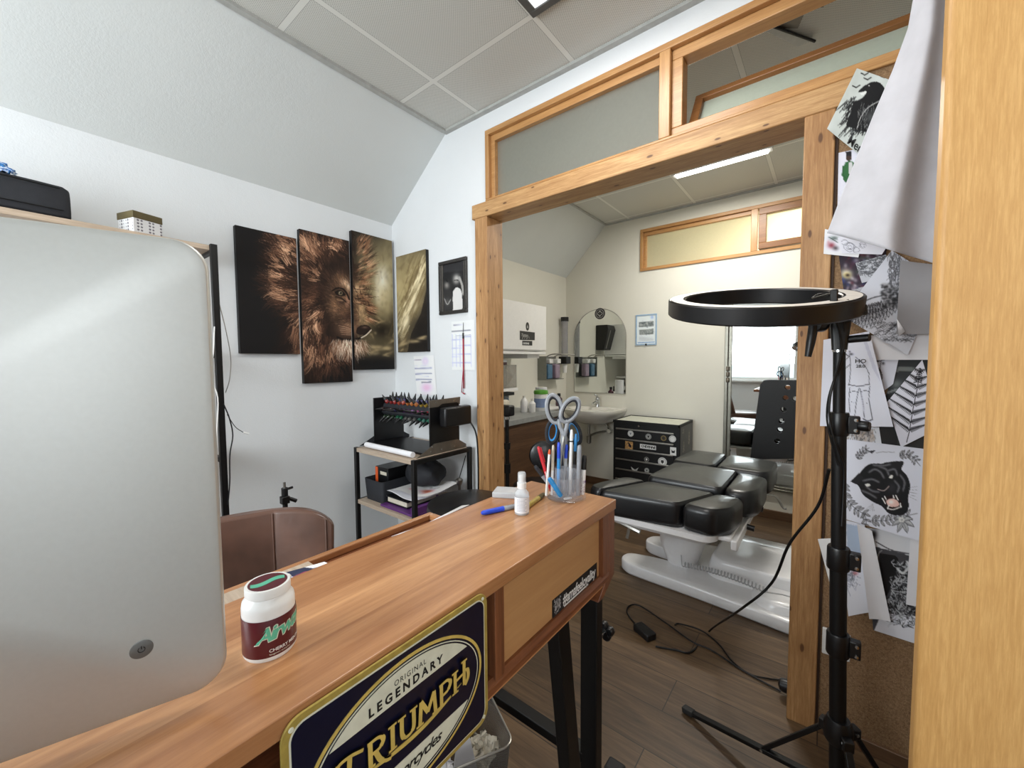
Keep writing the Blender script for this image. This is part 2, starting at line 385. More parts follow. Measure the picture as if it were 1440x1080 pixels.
m_maroon = plain('maroon_label', (84, 22, 32), .3, 0, .05); m_mint = plain('mint_green', (92, 182, 150), .4); m_olive = plain('olive_lid', (88, 76, 40), .5)
# ================================================================== THE ROOM
YB, YB2, YC, XA, XA2, ZC = 1.80, 1.925, 4.03, -2.526, -2.39, 2.796
XR, YF = 1.6, -1.6
S('floor', MB().box(XA-.3, XR+.2, YF-.2, YC+.2, -.06, 0), m_floor)
S('ceiling', MB().box(XA-.3, XR+.2, YF-.2, YC+.2, ZC, ZC+.06), m_ceil)
S('wall_left', MB().box(XA-.12, XA, YF, YB+.01, 0, 2.9), m_wallA)
def slope(name, x0, z0, x1, y0, y1):
    S(name, MB().prism([(x0-.05, y0, z0-.0), (x0, y0, z0), (x1, y0, ZC+.0), (x1, y0, ZC+.05), (x0-.05, y0, ZC+.05)], (0, y1-y0, 0)), m_slope, angle=20)
slope('wall_slope_left', XA, 2.345, -1.936, YF, YB)
S('wall_left_back', MB().box(XA2-.12, XA2, YB2-.02, YC, 0, 2.9), m_wallC)
slope('wall_slope_back', XA2, 2.305, -1.906, YB2, YC)
# partition between the two rooms, with its doorless opening and the band of glazing above
TX0, TX1, TZ0, TZ1 = -1.593, .66, 2.281, 2.676
w = MB(); w.box(XA-.1, -1.6, YB, YB2, 0, ZC); w.box(-1.6, TX1, YB, YB2, TZ1-.01, ZC); w.box(TX1, XR, YB, YB2, 0, ZC); w.box(-.02, TX1, YB, YB2, 0, 2.24)
S('wall_partition', w, m_wallA)
S('cork_board_wall', MB().box(0.0, .9, YB-.012, YB+.002, .045, 2.281), m_cork)
S('baseboard_right', MB().box(0.0, .9, YB-.026, YB-.001, 0, .048), m_skirt, bevel=.003)
S('trim_1', MB().box(-1.70, .033, 1.775, 1.93, 2.197, 2.281), m_beam, bevel=.004)
S('trim_2', MB().box(-1.677, -1.583, 1.775, 1.92, 0, 2.197), m_post, bevel=.004)
S('trim_3', MB().box(-.0945, -.008, 1.775, 1.93, 0, 2.197), m_post, bevel=.004)
S('trim_4', MB().box(-.008, 0.0, 1.783, 1.80, 0.0, 2.19), plain('joint_shadow_strip', (60, 38, 22), .7))
# window band above the opening
wn = SE('window_1', (TX0, 1.78, TZ0))
f = MB(); f.box(TX0, TX1, 1.777, 1.90, TZ1-.028, TZ1); f.box(TX0, TX1, 1.777, 1.90, TZ0, TZ0+.012)
S('window_frame', f, m_framex, wn, bevel=.003)
f = MB(); f.box(TX0, TX0+.028, 1.777, 1.90, TZ0+.012, TZ1-.028); f.box(-.602, -.556, 1.777, 1.90, TZ0+.012, TZ1-.028); f.box(TX1-.03, TX1, 1.777, 1.9, TZ0+.012, TZ1-.028)
S('mullion', f, m_framez, wn, bevel=.003)
f = MB(); f.box(TX0+.028, -.602, 1.80, 1.86, TZ1-.062, TZ1-.028); f.box(TX0+.028, TX0+.056, 1.80, 1.86, TZ0+.012, TZ1-.062)
S('glazing_bead', f, m_framex, wn, bevel=.002)
S('pane', MB().box(TX0+.054, -.602, 1.826, 1.834, TZ0+.012, TZ1-.06), m_frost, wn)
f = MB(); f.box(-.556, TX1-.03, 1.80, 1.87, TZ1-.07, TZ1-.028); f.box(-.556, TX1-.03, 1.80, 1.87, TZ0+.012, TZ0+.05); f.box(-.556, -.512, 1.80, 1.87, TZ0+.05, TZ1-.07)
S('opening_frame', f, m_framex, wn, bevel=.003)
# tilted sash, hinged below, leaning into the back room
sx0, sx1, L, th, hz = -.505, TX1-.05, .235, math.radians(33), TZ0+.055
dv, nv, h0 = Vector((0, math.sin(th), math.cos(th))), Vector((0, math.cos(th), -math.sin(th))), Vector((0, 1.85, hz))
def sb(x0, x1, t0, t1, d0, d1, mb): return mb.obox(Vector(((x0+x1)/2, 0, 0))+h0+dv*(t0+t1)/2+nv*(d0+d1)/2, (abs(x1-x0)/2, 0, 0), dv*(t1-t0)/2, nv*(d1-d0)/2)
f = MB(); sb(sx0, sx1, L-.036, L, 0, .05, f); sb(sx0, sx1, 0, .03, 0, .05, f); sb(sx0, sx0+.036, .03, L-.036, 0, .05, f); sb(sx1-.036, sx1, .03, L-.036, 0, .05, f)
S('sash', f, m_framedk, wn, bevel=.003)
S('sash_pane', sb(sx0+.03, sx1-.03, .025, L-.03, .02, .026, MB()), m_frost2, wn)
# back wall with its own glazed band, lit from the corridor behind
WX0, WX1, WZ0, WZ1 = -1.529, .35, 2.252, 2.664
w = MB(); w.box(XA-.1, XR, YC, YC+.1, 0, WZ0); w.box(XA-.1, XR, YC, YC+.1, WZ1, 2.9); w.box(XA-.1, WX0, YC, YC+.1, WZ0, WZ1); w.box(WX1, XR, YC, YC+.1, WZ0, WZ1)
S('wall_back', w, m_wallC)
wb = SE('window_2', (WX0, YC, WZ0))
f = MB(); f.box(WX0, WX1, YC-.014, YC+.09, WZ1-.03, WZ1); f.box(WX0, WX1, YC-.014, YC+.09, WZ0, WZ0+.03); S('window_frame', f, m_framex, wb, bevel=.003)
f = MB(); f.box(WX0, WX0+.03, YC-.014, YC+.09, WZ0+.03, WZ1-.03); f.box(-.565, -.515, YC-.014, YC+.09, WZ0+.03, WZ1-.03); f.box(WX1-.03, WX1, YC-.014, YC+.09, WZ0+.03, WZ1-.03); S('mullion', f, m_framez, wb, bevel=.003)
f = MB(); f.box(WX0+.03, -.565, YC+.01, YC+.06, WZ1-.062, WZ1-.03); f.box(WX0+.03, WX0+.055, YC+.01, YC+.06, WZ0+.03, WZ1-.062); S('glazing_bead', f, m_framex, wb, bevel=.002)
S('pane', MB().box(WX0+.05, -.565, YC+.035, YC+.042, WZ0+.03, WZ1-.058), m_frostw, wb)
f = MB(); a0, a1 = -.505, WX1-.04
f.box(a0, a1, YC-.03, YC+.03, WZ1-.09, WZ1-.038); f.box(a0, a1, YC-.03, YC+.03, WZ0+.038, WZ0+.088); f.box(a0, a0+.055, YC-.03, YC+.03, WZ0+.088, WZ1-.09); f.box(a1-.055, a1, YC-.03, YC+.03, WZ0+.088, WZ1-.09)
S('sash', f, m_framedk, wb, bevel=.003)
S('sash_pane', MB().box(a0+.05, a1-.05, YC-.004, YC+.002, WZ0+.08, WZ1-.08), m_frostw, wb)
w = MB(); w.box(XA, XR, 5.2, 5.25, 1.9, 2.95); w.box(XA, XR, YC+.1, 5.2, 1.9, 1.94); w.box(XA, XR, YC+.1, 5.2, 2.92, 2.96); S('wall_corridor', w, m_wallC)
S('baseboard_back', MB().box(XA2, XR, YC-.016, YC, 0, .075), m_skirt, bevel=.003)
# wall behind the photographer with the window seen in the tall mirror, and the side wall
QX0, QX1, QZ0, QZ1 = -2.3, -.50, .95, 2.35
w = MB(); w.box(XA-.1, XR, YF-.15, YF, 0, QZ0); w.box(XA-.1, XR, YF-.15, YF, QZ1, 2.9); w.box(XA-.1, QX0, YF-.15, YF, QZ0, QZ1); w.box(QX1, XR, YF-.15, YF, QZ0, QZ1)
S('wall_front', w, m_wallA)
w = MB(); w.box(XR, XR+.12, YF, -1.4, 0, 2.9); w.box(XR, XR+.12, -.1, YC, 0, 2.9); w.box(XR, XR+.12, -1.4, -.1, 0, 1.15); w.box(XR, XR+.12, -1.4, -.1, 2.35, 2.9); S('wall_right', w, m_wallA)
ws4 = SE('window_4', (XR, -.75, 1.15))
f = MB(); f.box(XR-.01, XR+.08, -1.4, -.1, 1.15, 1.21); f.box(XR-.01, XR+.08, -1.4, -.1, 2.29, 2.35); f.box(XR-.01, XR+.08, -1.4, -1.34, 1.21, 2.29); f.box(XR-.01, XR+.08, -.16, -.1, 1.21, 2.29); S('window_frame', f, m_white, ws4, bevel=.006)
S('pane', MB().box(XR+.04, XR+.045, -1.35, -.15, 1.2, 2.3), emit('daylit_pane_side', (226, 238, 244), .8), ws4)
wf = SE('window_3', (QX0, YF, QZ0))
f = MB(); t_ = .06
f.box(QX0, QX1, YF-.08, YF+.01, QZ0, QZ0+t_); f.box(QX0, QX1, YF-.08, YF+.01, QZ1-t_, QZ1); f.box(QX0, QX0+t_, YF-.08, YF+.01, QZ0+t_, QZ1-t_); f.box(QX1-t_, QX1, YF-.08, YF+.01, QZ0+t_, QZ1-t_)
S('window_frame', f, m_white, wf, bevel=.006)
S('pane', MB().box(QX0+.05, QX1-.05, YF-.05, YF-.045, QZ0+.05, QZ1-.05), emit('daylit_pane', (222, 240, 248), 1.15), wf)
S('sill', MB().box(QX0-.05, QX1+.05, YF, YF+.09, QZ0-.04, QZ0), m_white, wf, bevel=.006)
# ceiling edge profile
f = MB()
f.box(-1.936, XR, YB-.03, YB, ZC-.014, ZC); f.box(-1.94, -1.91, YF, YB-.03, ZC-.014, ZC)
S('trim_5', f, plain('ceiling_edge_profile', (176, 177, 173), .5))
f = MB(); f.box(-1.906, XR, YC-.022, YC, ZC-.012, ZC); f.box(-1.906, -1.886, YB2, YC-.022, ZC-.012, ZC); S('trim_6', f, bpy.data.materials['ceiling_edge_profile'])
# ================================================================== COUNTER AND WHAT STANDS ON IT
DX0, DX1, DY0, DY1, DZ = -.715, -.437, -.52, .996, .985
ct = T('reception_counter', (-.58, .3, 0), 'long reddish wooden counter with open bay and recessed panel front', 'counter')
O('counter_top', MB().box(DX0, DX1, DY0, DY1, DZ-.026, DZ), m_desk, ct, bevel=.002)
O('end_board', MB().prism([(DX0+.005, .962, DZ-.026), (DX0+.005, .994, DZ-.026), (DX0+.005, .994, .782), (DX0+.005, .93, .745), (DX0+.005, .90, .745), (DX0+.005, .962, .80)], (DX1-DX0-.008, 0, 0)), m_deskdkz, ct, bevel=.002)
f = MB(); f.box(-.458, -.440, .925, .962, .80, DZ-.026); O('front_stile', f, m_deskdkz, ct, bevel=.001)
O('front_panel', MB().box(-.462, -.452, .53, .93, .795, DZ-.026), m_panel, ct)
O('divider', MB().box(-.70, -.440, .505, .53, .78, DZ-.026), m_deskdkz, ct, bevel=.001)
O('bottom_moulding', MB().prism([(-.46, DY0, .803), (-.446, DY0, .803), (-.437, DY0, .795), (-.437, DY0, .783), (-.446, DY0, .772), (-.46, DY0, .772)], (0, .955-DY0, 0)), m_deskdk, ct)
O('underside', MB().prism([(-.443, DY0, .772), (-.476, DY0, .745), (-.70, DY0, .745), (-.70, DY0, .78), (-.443, DY0, .78)], (0, .93-DY0, 0)), m_under, ct)
O('back_board', MB().box(-.70, -.685, DY0, .962, .78, DZ-.026), m_deskdk, ct)
f = MB()
O('inner_shelf_board', MB().box(-.685, -.44, DY0, .505, .78, .786), m_deskdk, ct)
# trestle frame carrying it
tr = T('trestle_frame', (-.52, .98, 0), 'black steel trestle frame with height clamp under the counter end', 'trestle')
O('leg', MB().bar((-.50, .98, .03), (-.50, .98, .745), .036, .05, (1, 0, 0)), m_black, tr, bevel=.003)
O('leg', MB().bar((-.50, .90, .03), (-.50, .80, .745), .05, .036, (1, 0, 0)), m_black, tr, bevel=.003)
O('foot_bar', MB().bar((-.505, .66, .032), (-.505, 1.16, .032), .04, .035), m_black, tr, bevel=.003)
O('foot_cap', MB().box(-.534, -.476, 1.13, 1.18, .0, .062), m_rubber, tr, bevel=.008)
O('foot_cap', MB().box(-.534, -.476, .64, .69, .0, .062), m_rubber, tr, bevel=.008)
O('cross_bar', MB().bar((-.518, .98, .235), (-1.05, .98, .235), .04, .03), m_black, tr, bevel=.003)
kb = O('clamp_bolt', MB().cyl((-.50, 1.0, .556), (-.50, 1.062, .556), .005, 10), m_chrome, tr)
kn = MB()
kn.lathe((-.50, 1.058, .556), [(.012, 0), (.014, .012), (.012, .026)], 12, (0, 1, 0))
for i in range(4):
    a = i*PI/2+.3; kn.lathe((-.50+.015*math.cos(a), 1.060, .556+.015*math.sin(a)), [(.010, 0), (.013, .004), (.013, .016), (.010, .020)], 10, (0, 1, 0))
O('star_knob', kn, m_blackpl, kb)
# lower desk behind the counter
dk = T('writing_desk', (-.83, .2, 0), 'lower brown desk board with raised rim behind the counter', 'desk')
O('desk_top', MB().box(-.93, -.72, -.6, .775, .865, .888), m_deskdk, dk, bevel=.002)
O('rim', MB().box(-.93, -.912, -.6, .775, .888, .905), m_desk, dk, bevel=.003)
O('rim', MB().box(-.912, -.72, .757, .775, .888, .905), m_desk, dk, bevel=.003)
for y in (-.5, .20): O('leg', MB().box(-.90, -.86, y, y+.04, 0, .865), m_deskdkz, dk, bevel=.002)
# papers lying there
pz = .8895
q = [atz(568, 752, .905), atz(609, 731, .905), atz(571, 741, .925), atz(600, 730, .915)]
tag(O('loose_paper', MB().add([(-.815, .56, .935), (-.732, .57, .972), (-.725, .735, .982), (-.76, .742, .970), (-.815, .70, .93)], [(0, 1, 2, 3, 4)]), m_paper, None, solid=.0006), 'curled blank white paper behind the far half of the counter', 'paper')
P = Paint(360, 785, 480, 840, 3, (236, 238, 242))
P.fill([(365, 830), (378, 808), (420, 797), (450, 800), (398, 824), (366, 836)], (40, 44, 66)); P.fill([(395, 818), (430, 803), (440, 804), (400, 824)], (140, 60, 84)); P.line([(372, 820), (400, 806)], 4, (84, 110, 170)); P.line([(378, 826), (410, 812)], 3, (180, 190, 215)); P.line([(440, 800), (470, 793)], 2, (90, 90, 100)); P.blob(420, 812, 5, 3, (90, 50, 70))
MQ = [atz(u, v, .958) for u, v in ((358, 817), (456, 790), (474, 797), (366, 846))]
mb = MB().grid(lambda u, v: tuple((MQ[0]*(1-u)+MQ[1]*u)*(1-v)+(MQ[3]*(1-u)+MQ[2]*u)*v), 40, 30)
o = tag(O('magazine', mb, m_art, None, solid=0), 'white magazine page with dark blue and pink print behind the counter', 'magazine')
X = np.array([proj(v.co) for v in o.data.vertices]); paint_mesh(o, P.sample(X[:, 0], X[:, 1]))
tag(O('stationery_box', MB().box(-.85, -.755, .20, .38, pz-.0012, pz+.046), m_lightwood), 'flat tray under the magazine behind the counter', 'box')
# sign
SY, SZ, SX = .318, .867, -.4355
sg = T('tin_sign', (SX, SY, SZ), 'navy and gold tin motorcycle sign hanging on the counter front', 'sign')
def sgp(x): return lambda a, b, c=0: (SX+x, SY+a, SZ+b)
def flat(outline, x, mat, name, th=.0012, bev=0, lab=None):
    return O(name, MB().prism([(SX+x, SY+a, SZ+b) for a, b in outline], (th, 0, 0)), mat, sg, bevel=bev, label=lab)
flat(rrect(.318, .222, .022, 8), 0, m_gold, 'gold_border', .003, .001)
flat(rrect(.302, .206, .018, 8), .0030, m_creamsign, 'cream_line', .0006)
flat(rrect(.298, .202, .016, 8), .0034, m_navy, 'navy_field', .0008)
def ell(a, b, n=72): return [(a*math.cos(2*PI*i/n), b*math.sin(2*PI*i/n)) for i in range(n)]
def ringm(a, b, w, x, th, mat, name):
    E1, E2 = ell(a, b), ell(a-w, b-w*.9); mb = MB()
    for k in range(72):
        l = (k+1) % 72
        mb.add([(SX+x+th, SY+p[0], SZ+p[1]) for p in (E1[k], E1[l], E2[l], E2[k])], [(0, 1, 2, 3)])
        mb.add([(SX+x, SY+E1[k][0], SZ+E1[k][1]), (SX+x, SY+E1[l][0], SZ+E1[l][1]), (SX+x+th, SY+E1[l][0], SZ+E1[l][1]), (SX+x+th, SY+E1[k][0], SZ+E1[k][1])], [(0, 1, 2, 3)])
    return O(name, mb, mat, sg)
ringm(.141, .094, .0045, .0042, .0012, m_sgold, 'gold_ring'); ringm(.133, .0868, .0016, .0042, .0008, m_creamsign, 'inner_ring')
def seg(zlo, zhi, a, b, sl0=0, sl1=0):
    pts = []
    N = 60
    top = []
    for i in range(N+1):
        t = -1+2*i/N; x = a*t; y = b*math.sqrt(max(0, 1-t*t)); top.append((x, y))
    return top
def chord(a, b, z, up, slope_=0):
    pts = [p for p in ell(a, b, 160) if (p[1] > z+slope_*p[0]) == up]
    pts.sort(key=lambda p: p[0]); return pts
# upper and lower cream fields (chords of the ellipse)
flat(chord(.1285, .083, .041, True), .0042, m_creamsign, 'upper_cream_field', .0006)
flat(chord(.1285, .083, -.042, False), .0042, m_creamsign, 'lower_cream_field', .0006)
text('lettering_original', 'ORIGINAL', m_ink, sg, lambda a, b, c: (SX+.0052, SY+a+.003, SZ+.0655+b), .0105, .0, 0, 'CENTER', 1.25, width=.052)
text('lettering_legendary', 'LEGENDARY', m_ink, sg, lambda a, b, c: (SX+.0052, SY+a-.001, SZ+.0495+b), .0165, .0006, 0, 'CENTER', 1.5, width=.120)
LET = {'T': (1.0, [[(-.22, .62), (-.1, .96), (.35, 1.02), (.9, .9)], [(.36, .95), (.3, .2), (.26, -.55)]], [(.26, -.55)]),
 'R': (.95, [[(.2, 0), (.2, .95)], [(.1, .93), (.55, .93), (.78, .74), (.62, .5), (.25, .46)], [(.42, .46), (.62, .02), (.86, -.2), (1.1, -.28)]], [(.2, 0)]),
 'I': (.5, [[(.25, 0), (.25, .95)]], [(.25, 0), (.25, .95)]),
 'U': (1.0, [[(.2, .95), (.2, .3), (.32, .07), (.52, .02), (.72, .1), (.8, .3), (.8, .95)]], [(.2, .95), (.8, .95)]),
 'M': (1.15, [[(.12, 0), (.2, .95)], [(.2, .95), (.56, .3)], [(.56, .3), (.92, .95)], [(.92, .95), (1.0, 0)]], [(.12, 0), (1.0, 0)]),
 'P': (.85, [[(.2, 0), (.2, .95)], [(.1, .93), (.55, .93), (.76, .72), (.58, .46), (.25, .42)]], [(.2, 0)]),
 'H': (1.05, [[(.2, 0), (.2, .95)], [(.8, 0), (.8, 1.12)], [(.2, .5), (.8, .56)], [(.8, .62), (1.02, .58), (1.06, .2), (.85, -.05)]], [(.2, 0), (.2, .95), (.8, 1.12)])}
def triumph(x, grow, mat, name):
    tot = sum(LET[c][0] for c in 'TRIUMPH'); sx = .205/tot; h = .033; a0 = -.099; mb = MB(); lift = [x]
    def P2(p): return (SX+lift[0], SY+p[0], SZ+p[1])
    for c in 'TRIUMPH':
        w, strokes, serifs = LET[c]
        for st in strokes:
            q = [(a0+p[0]*sx, -.012+p[1]*h+.004*((a0+p[0]*sx)/.1)**2) for p in st]
            if len(q) > 2: q = [(p.x, p.y) for p in catmull([(u, v, 0) for u, v in q], 5)]
            for (u0, v0), (u1, v1) in zip(q[:-1], q[1:]):
                L = math.hypot(u1-u0, v1-v0)+1e-9; nx, ny = -(v1-v0)/L, (u1-u0)/L; t = (.0031 if abs(v1-v0) > abs(u1-u0) else .0021)+grow; ex, ey = (u1-u0)/L*(grow+.0006), (v1-v0)/L*(grow+.0006)
                lift[0] += 1.2e-5
                mb.add([P2(p) for p in ((u0+nx*t-ex, v0+ny*t-ey), (u1+nx*t+ex, v1+ny*t+ey), (u1-nx*t+ex, v1-ny*t+ey), (u0-nx*t-ex, v0-ny*t-ey))], [(0, 1, 2, 3)])
        for p in serifs:
            u, v = a0+p[0]*sx, -.012+p[1]*h+.004*((a0+p[0]*sx)/.1)**2
            lift[0] += 1.2e-5
            mb.add([P2(q) for q in ((u-0.0062-grow, v-.0015-grow), (u+0.0062+grow, v-.0015-grow), (u+0.0062+grow, v+.0015+grow), (u-0.0062-grow, v+.0015+grow))], [(0, 1, 2, 3)])
        a0 += w*sx
    O(name, mb, mat, sg, flat=True)
m_signline = plain('sign_black_line', (14, 14, 18), .3)
sw = [(-.066+.172*t, -.018-.011*math.sin(PI*t)+.014*t*t) for t in np.linspace(0, 1, 30)]; sw2 = [(a, b+.0062*math.sin(PI*min(1, .12+.9*t))) for (a, b), t in zip(sw, np.linspace(0, 1, 30))]
flat(sw+sw2[::-1], .0046, m_sgold, 'gold_swoosh', .001)
triumph(.0058, .0008, m_signline, 'lettering_outline'); triumph(.0080, 0, m_sgold, 'lettering_triumph')
text('lettering_motorcycles', 'Motorcycles', m_ink, sg, lambda a, b, c: (SX+.0054, SY+a+.0, SZ-.0645+b), .0215, .0003, .42, 'CENTER', .9, width=.108)
for a in (-.148, .148):
    for b in (-.1, .1): O('fixing_screw', MB().lathe((SX+.003, SY+a, SZ+b), [(.003, 0), (.0026, .001), (.001, .0014)], 10, (1, 0, 0)), m_creamsign, sg)
# bar sticker on the panel
st = T('bar_sticker', (-.4515, .808, .82), 'black and white hashtag sticker on the counter front panel', 'sticker')
O('sticker_face', MB().box(-.4517, -.4510, .704, .913, .801, .842), m_ink, st)
text('lettering', '#amafeeloyality', m_white, st, lambda a, b, c: (-.4504, .747+a*.80, .812+b), .034, .0007, 0, 'LEFT', .92, width=.197)
O('sub_line', MB().box(-.4508, -.4504, .752, .865, .8045, .8085), m_white, st)
P = Paint(0, 0, 40, 40, 2, (34, 34, 36))
for _ in range(60): x, y = rng.uniform(6, 34, 2); P.line([(x, y), (x+rng.normal(0, 4), y+rng.normal(0, 4))], 1.6, (150+rng.integers(60),)*3)
P.blob(20, 20, 9, 11, (120, 118, 116), .6); P.blob(15, 16, 2, 2, (20, 20, 20), .9); P.blob(25, 16, 2, 2, (20, 20, 20), .9); P.blob(20, 27, 4, 2, (20, 20, 20), .8)
mb = MB().grid(lambda u, v: (-.4505, .706+.036*u, .803+.038*(1-v)), 24, 24); o = O('badge', mb, m_art, st, flat=True)
paint_mesh(o, P.sample(np.tile(np.linspace(0, 40, 25), 25), np.repeat(np.linspace(0, 40, 25), 25)))
# papers in the open bay
tag(O('folded_paper', MB().add([(-.60, .40, .7875), (-.447, .40, .7875), (-.443, .492, .7885), (-.60, .495, .806)], [(0, 1, 2, 3)]), m_paper, solid=.001), 'white folded paper tucked in the open bay behind the tin sign', 'paper')
tag(O('manila_envelope', MB().add([(-.60, .36, .80), (-.452, .36, .80), (-.452, .478, .838), (-.60, .49, .845)], [(0, 1, 2, 3)]), m_gold, solid=.001), 'brown envelope edge lying above the folded paper in the bay', 'envelope')
# airwaves tub
AW = Vector((-.557, .198, DZ))
tb = T('gum_tub', AW, 'white and maroon gum tub with flip lid beside the monitor', 'tub')
R_ = .0298
O('tub_body', MB().lathe(AW, [(R_*.94, 0), (R_, .003), (R_, .062), (R_*.97, .068), (R_*.8, .074), (R_*.78, .076)], 40), m_white, tb)
O('label_band', MB().lathe(AW, [(R_+.0004, .006), (R_+.0006, .0065), (R_+.0006, .052), (R_+.0004, .0525)], 48, caps=False), m_maroon, tb, label='maroon label with mint lettering')
lid = O('flip_lid', MB().lathe(AW+V(0, 0, .0755), [(R_*.83, 0), (R_*.86, .001), (R_*.86, .010), (R_*.84, .0115), (R_*.0, .0115)], 40), m_white, tb)
d_, a_, b_ = AW-Vector(EYE), None, None
out = Vector((-AW.x, -AW.y, 0)).normalized(); th0 = math.atan2(out.y, out.x)
O('lid_tab', MB().obox(AW+V(math.cos(th0+2.2)*R_*.9, math.sin(th0+2.2)*R_*.9, .080), (.005, 0, 0), (0, .005, 0), (0, 0, .0022)), m_white, lid, bevel=.002)
O('lid_label', MB().lathe(AW+V(0, 0, .0871), [(R_*.74, 0), (R_*.73, .0003), (0, .0003)], 36), m_maroon, lid)
wv = [(.7*t*R_*.95, .16*R_*math.sin(2.6*t)+.14*R_) for t in np.linspace(-.95, .95, 15)]; wv2 = [(a, b-.34*R_*(1-.3*abs(a)/R_)) for a, b in wv]
cr, sr = math.cos(th0+PI/2), math.sin(th0+PI/2)
O('lid_wave', MB().prism([(AW.x+a*cr-b*sr, AW.y+a*sr+b*cr, AW.z+.0874) for a, b in wv+wv2[::-1]], (0, 0, .0003)), m_mint, lid)
def oncyl(ang0, z0, r=R_+.0011, sl=0):
    return lambda a, b, c: (AW.x+r*math.cos(ang0+a/R_), AW.y+r*math.sin(ang0+a/R_), AW.z+z0+b+sl*a)
text('lettering_shadow', 'Airwaves', m_creamsign, tb, oncyl(th0-.5, .0247, R_+.0009, .16), .0245, .0015, .3, 'LEFT', .82)
text('lettering_name', 'Airwaves', m_mint, tb, oncyl(th0-.5, .025, R_+.0012, .16), .0242, .0006, .3, 'LEFT', .82)
text('lettering_flavour', 'CHERRY MENTHOL', m_white, tb, oncyl(th0-.05, .0125), .0056, .0001, 0, 'LEFT', 1)
text('lettering_flavour', 'Kaugummi zuckerfrei', m_creamsign, tb, oncyl(th0-.05, .0088), .0028, 0, 0, 'LEFT', 1)
# computer
Wm, Hm = .565, .476
er = Vector((math.sin(math.radians(17.5)), math.cos(math.radians(17.5)), 0)); nb = Vector((er.y, -er.x, 0)); 
pe = Vector(EYE + ray(306, 642)*.436); pe.z = 1.001+Hm/2
mc = pe-er*(Wm/2)
mo = T('desktop_computer', (mc.x, mc.y, DZ), 'silver all in one computer seen from behind in left foreground', 'computer')
def shell_ring(s, d): return [mc+er*(a*s)+V(0, 0, b*s)+nb*d for a, b in rrect(Wm, Hm, .030, 10)]
rings = [shell_ring(1, 0)]
for t in np.linspace(0, 1, 6)[1:]: rings.append(shell_ring(1-.010*(1-math.cos(t*PI/2)), .007*math.sin(t*PI/2)))
for s_ in (.97, .94, .9, .84, .76, .66, .54, .40, .25, .12, .04): rings.append(shell_ring(s_, .007+.030*(1-(s_/.99)**2)))
O('rear_shell', MB().loops(rings), m_alu, mo, angle=60)
O('screen', MB().loops([[mc+er*a+V(0, 0, b)-nb*d for a, b in rrect(Wm-.004, Hm-.004, .028, 10)] for d in (0.0, .003)]), m_blackpl, mo)
def onback(a, b):      # point of the shell near its right edge
    best = None
    for r1, r2 in zip(rings[:-1], rings[1:]):
        pass
    return None
pb = Vector(EYE + ray(199, 913)*.36)
# march onto the shell surface with a ray cast on the mesh
from mathutils.bvhtree import BVHTree
sh = [c for c in mo.children if c.name.startswith('rear_shell')][0]; off = wloc(mo)
bv = BVHTree.FromPolygons([v.co+off for v in sh.data.vertices], [tuple(p.vertices) for p in sh.data.polygons])
hit, nrm, _, _ = bv.ray_cast(Vector(EYE), Vector(ray(199, 913)))
_, ua, ub = frame_of(nrm); ub = V(0, 0, 1)-nrm*nrm.z; ub.normalize(); ua = ub.cross(nrm)
m_aludk = plain('aluminium_button', (122, 123, 122), .45, .7)
bt = O('power_button', MB().lathe(hit-nrm*.0008, [(.0088, 0), (.0088, .0013), (.0080, .0016), (0, .0012)], 36, nrm), m_aludk, mo)
O('power_symbol', MB().tube([hit+nrm*.0008+ua*.0026*math.sin(a)+ub*.0026*math.cos(a) for a in np.linspace(.6, 2*PI-.6, 20)], .00035, 6).tube([hit+nrm*.0008+ub*.0006, hit+nrm*.0008+ub*.0034], .00035, 6), m_blackpl, bt)
O('stand_neck', MB().box(mc.x-.06, mc.x+.06, mc.y-.05, mc.y+.0, DZ+.004, DZ+.12), m_alu, mo, bevel=.004)
O('stand_foot', MB().box(mc.x-.09, mc.x+.09, mc.y-.09, mc.y+.07, DZ, DZ+.005), m_alu, mo, bevel=.002)
# spray bottle
sp = atz(734, 722, DZ); sp.z = DZ
sb_ = T('spray_bottle', sp, 'small clear spray bottle with white label on counter', 'spray bottle')
O('bottle_body', MB().lathe(sp, [(.0155, 0), (.0175, .002), (.0175, .046), (.0165, .053), (.0105, .059), (.0098, .064)], 28), m_clear2, sb_)
O('bottle_label', MB().lathe(sp, [(.0178, .006), (.0178, .043)], 28, caps=False), m_paper, sb_)
O('spray_pump', MB().lathe(sp, [(.0112, .063), (.0112, .076), (.0090, .077), (.006, .078), (.006, .088), (.008, .088), (.008, .093), (.0, .094)], 24), m_white, sb_)
O('clear_cap', MB().lathe(sp, [(.0098, .077), (.0098, .098), (.0085, .101), (0, .1015)], 24), m_clear2, sb_)
o2 = Vector((-sp.x, -sp.y, 0)).normalized(); t2 = math.atan2(o2.y, o2.x); mb = MB()
m_inkl = plain('label_print', (120, 130, 150), .8)
for k in range(9): 
    z = .039-.0036*k
    for a in np.linspace(-.7, .55-.25*(k % 3 == 1), 9): 
        p = [(sp.x+.0181*math.cos(t2+b), sp.y+.0181*math.sin(t2+b)) for b in (a, a+.11)]
        mb.add([(p[0][0], p[0][1], DZ+z), (p[1][0], p[1][1], DZ+z), (p[1][0], p[1][1], DZ+z+.0009), (p[0][0], p[0][1], DZ+z+.0009)], [(0, 1, 2, 3)])
O('label_print', mb, m_inkl, sb_)
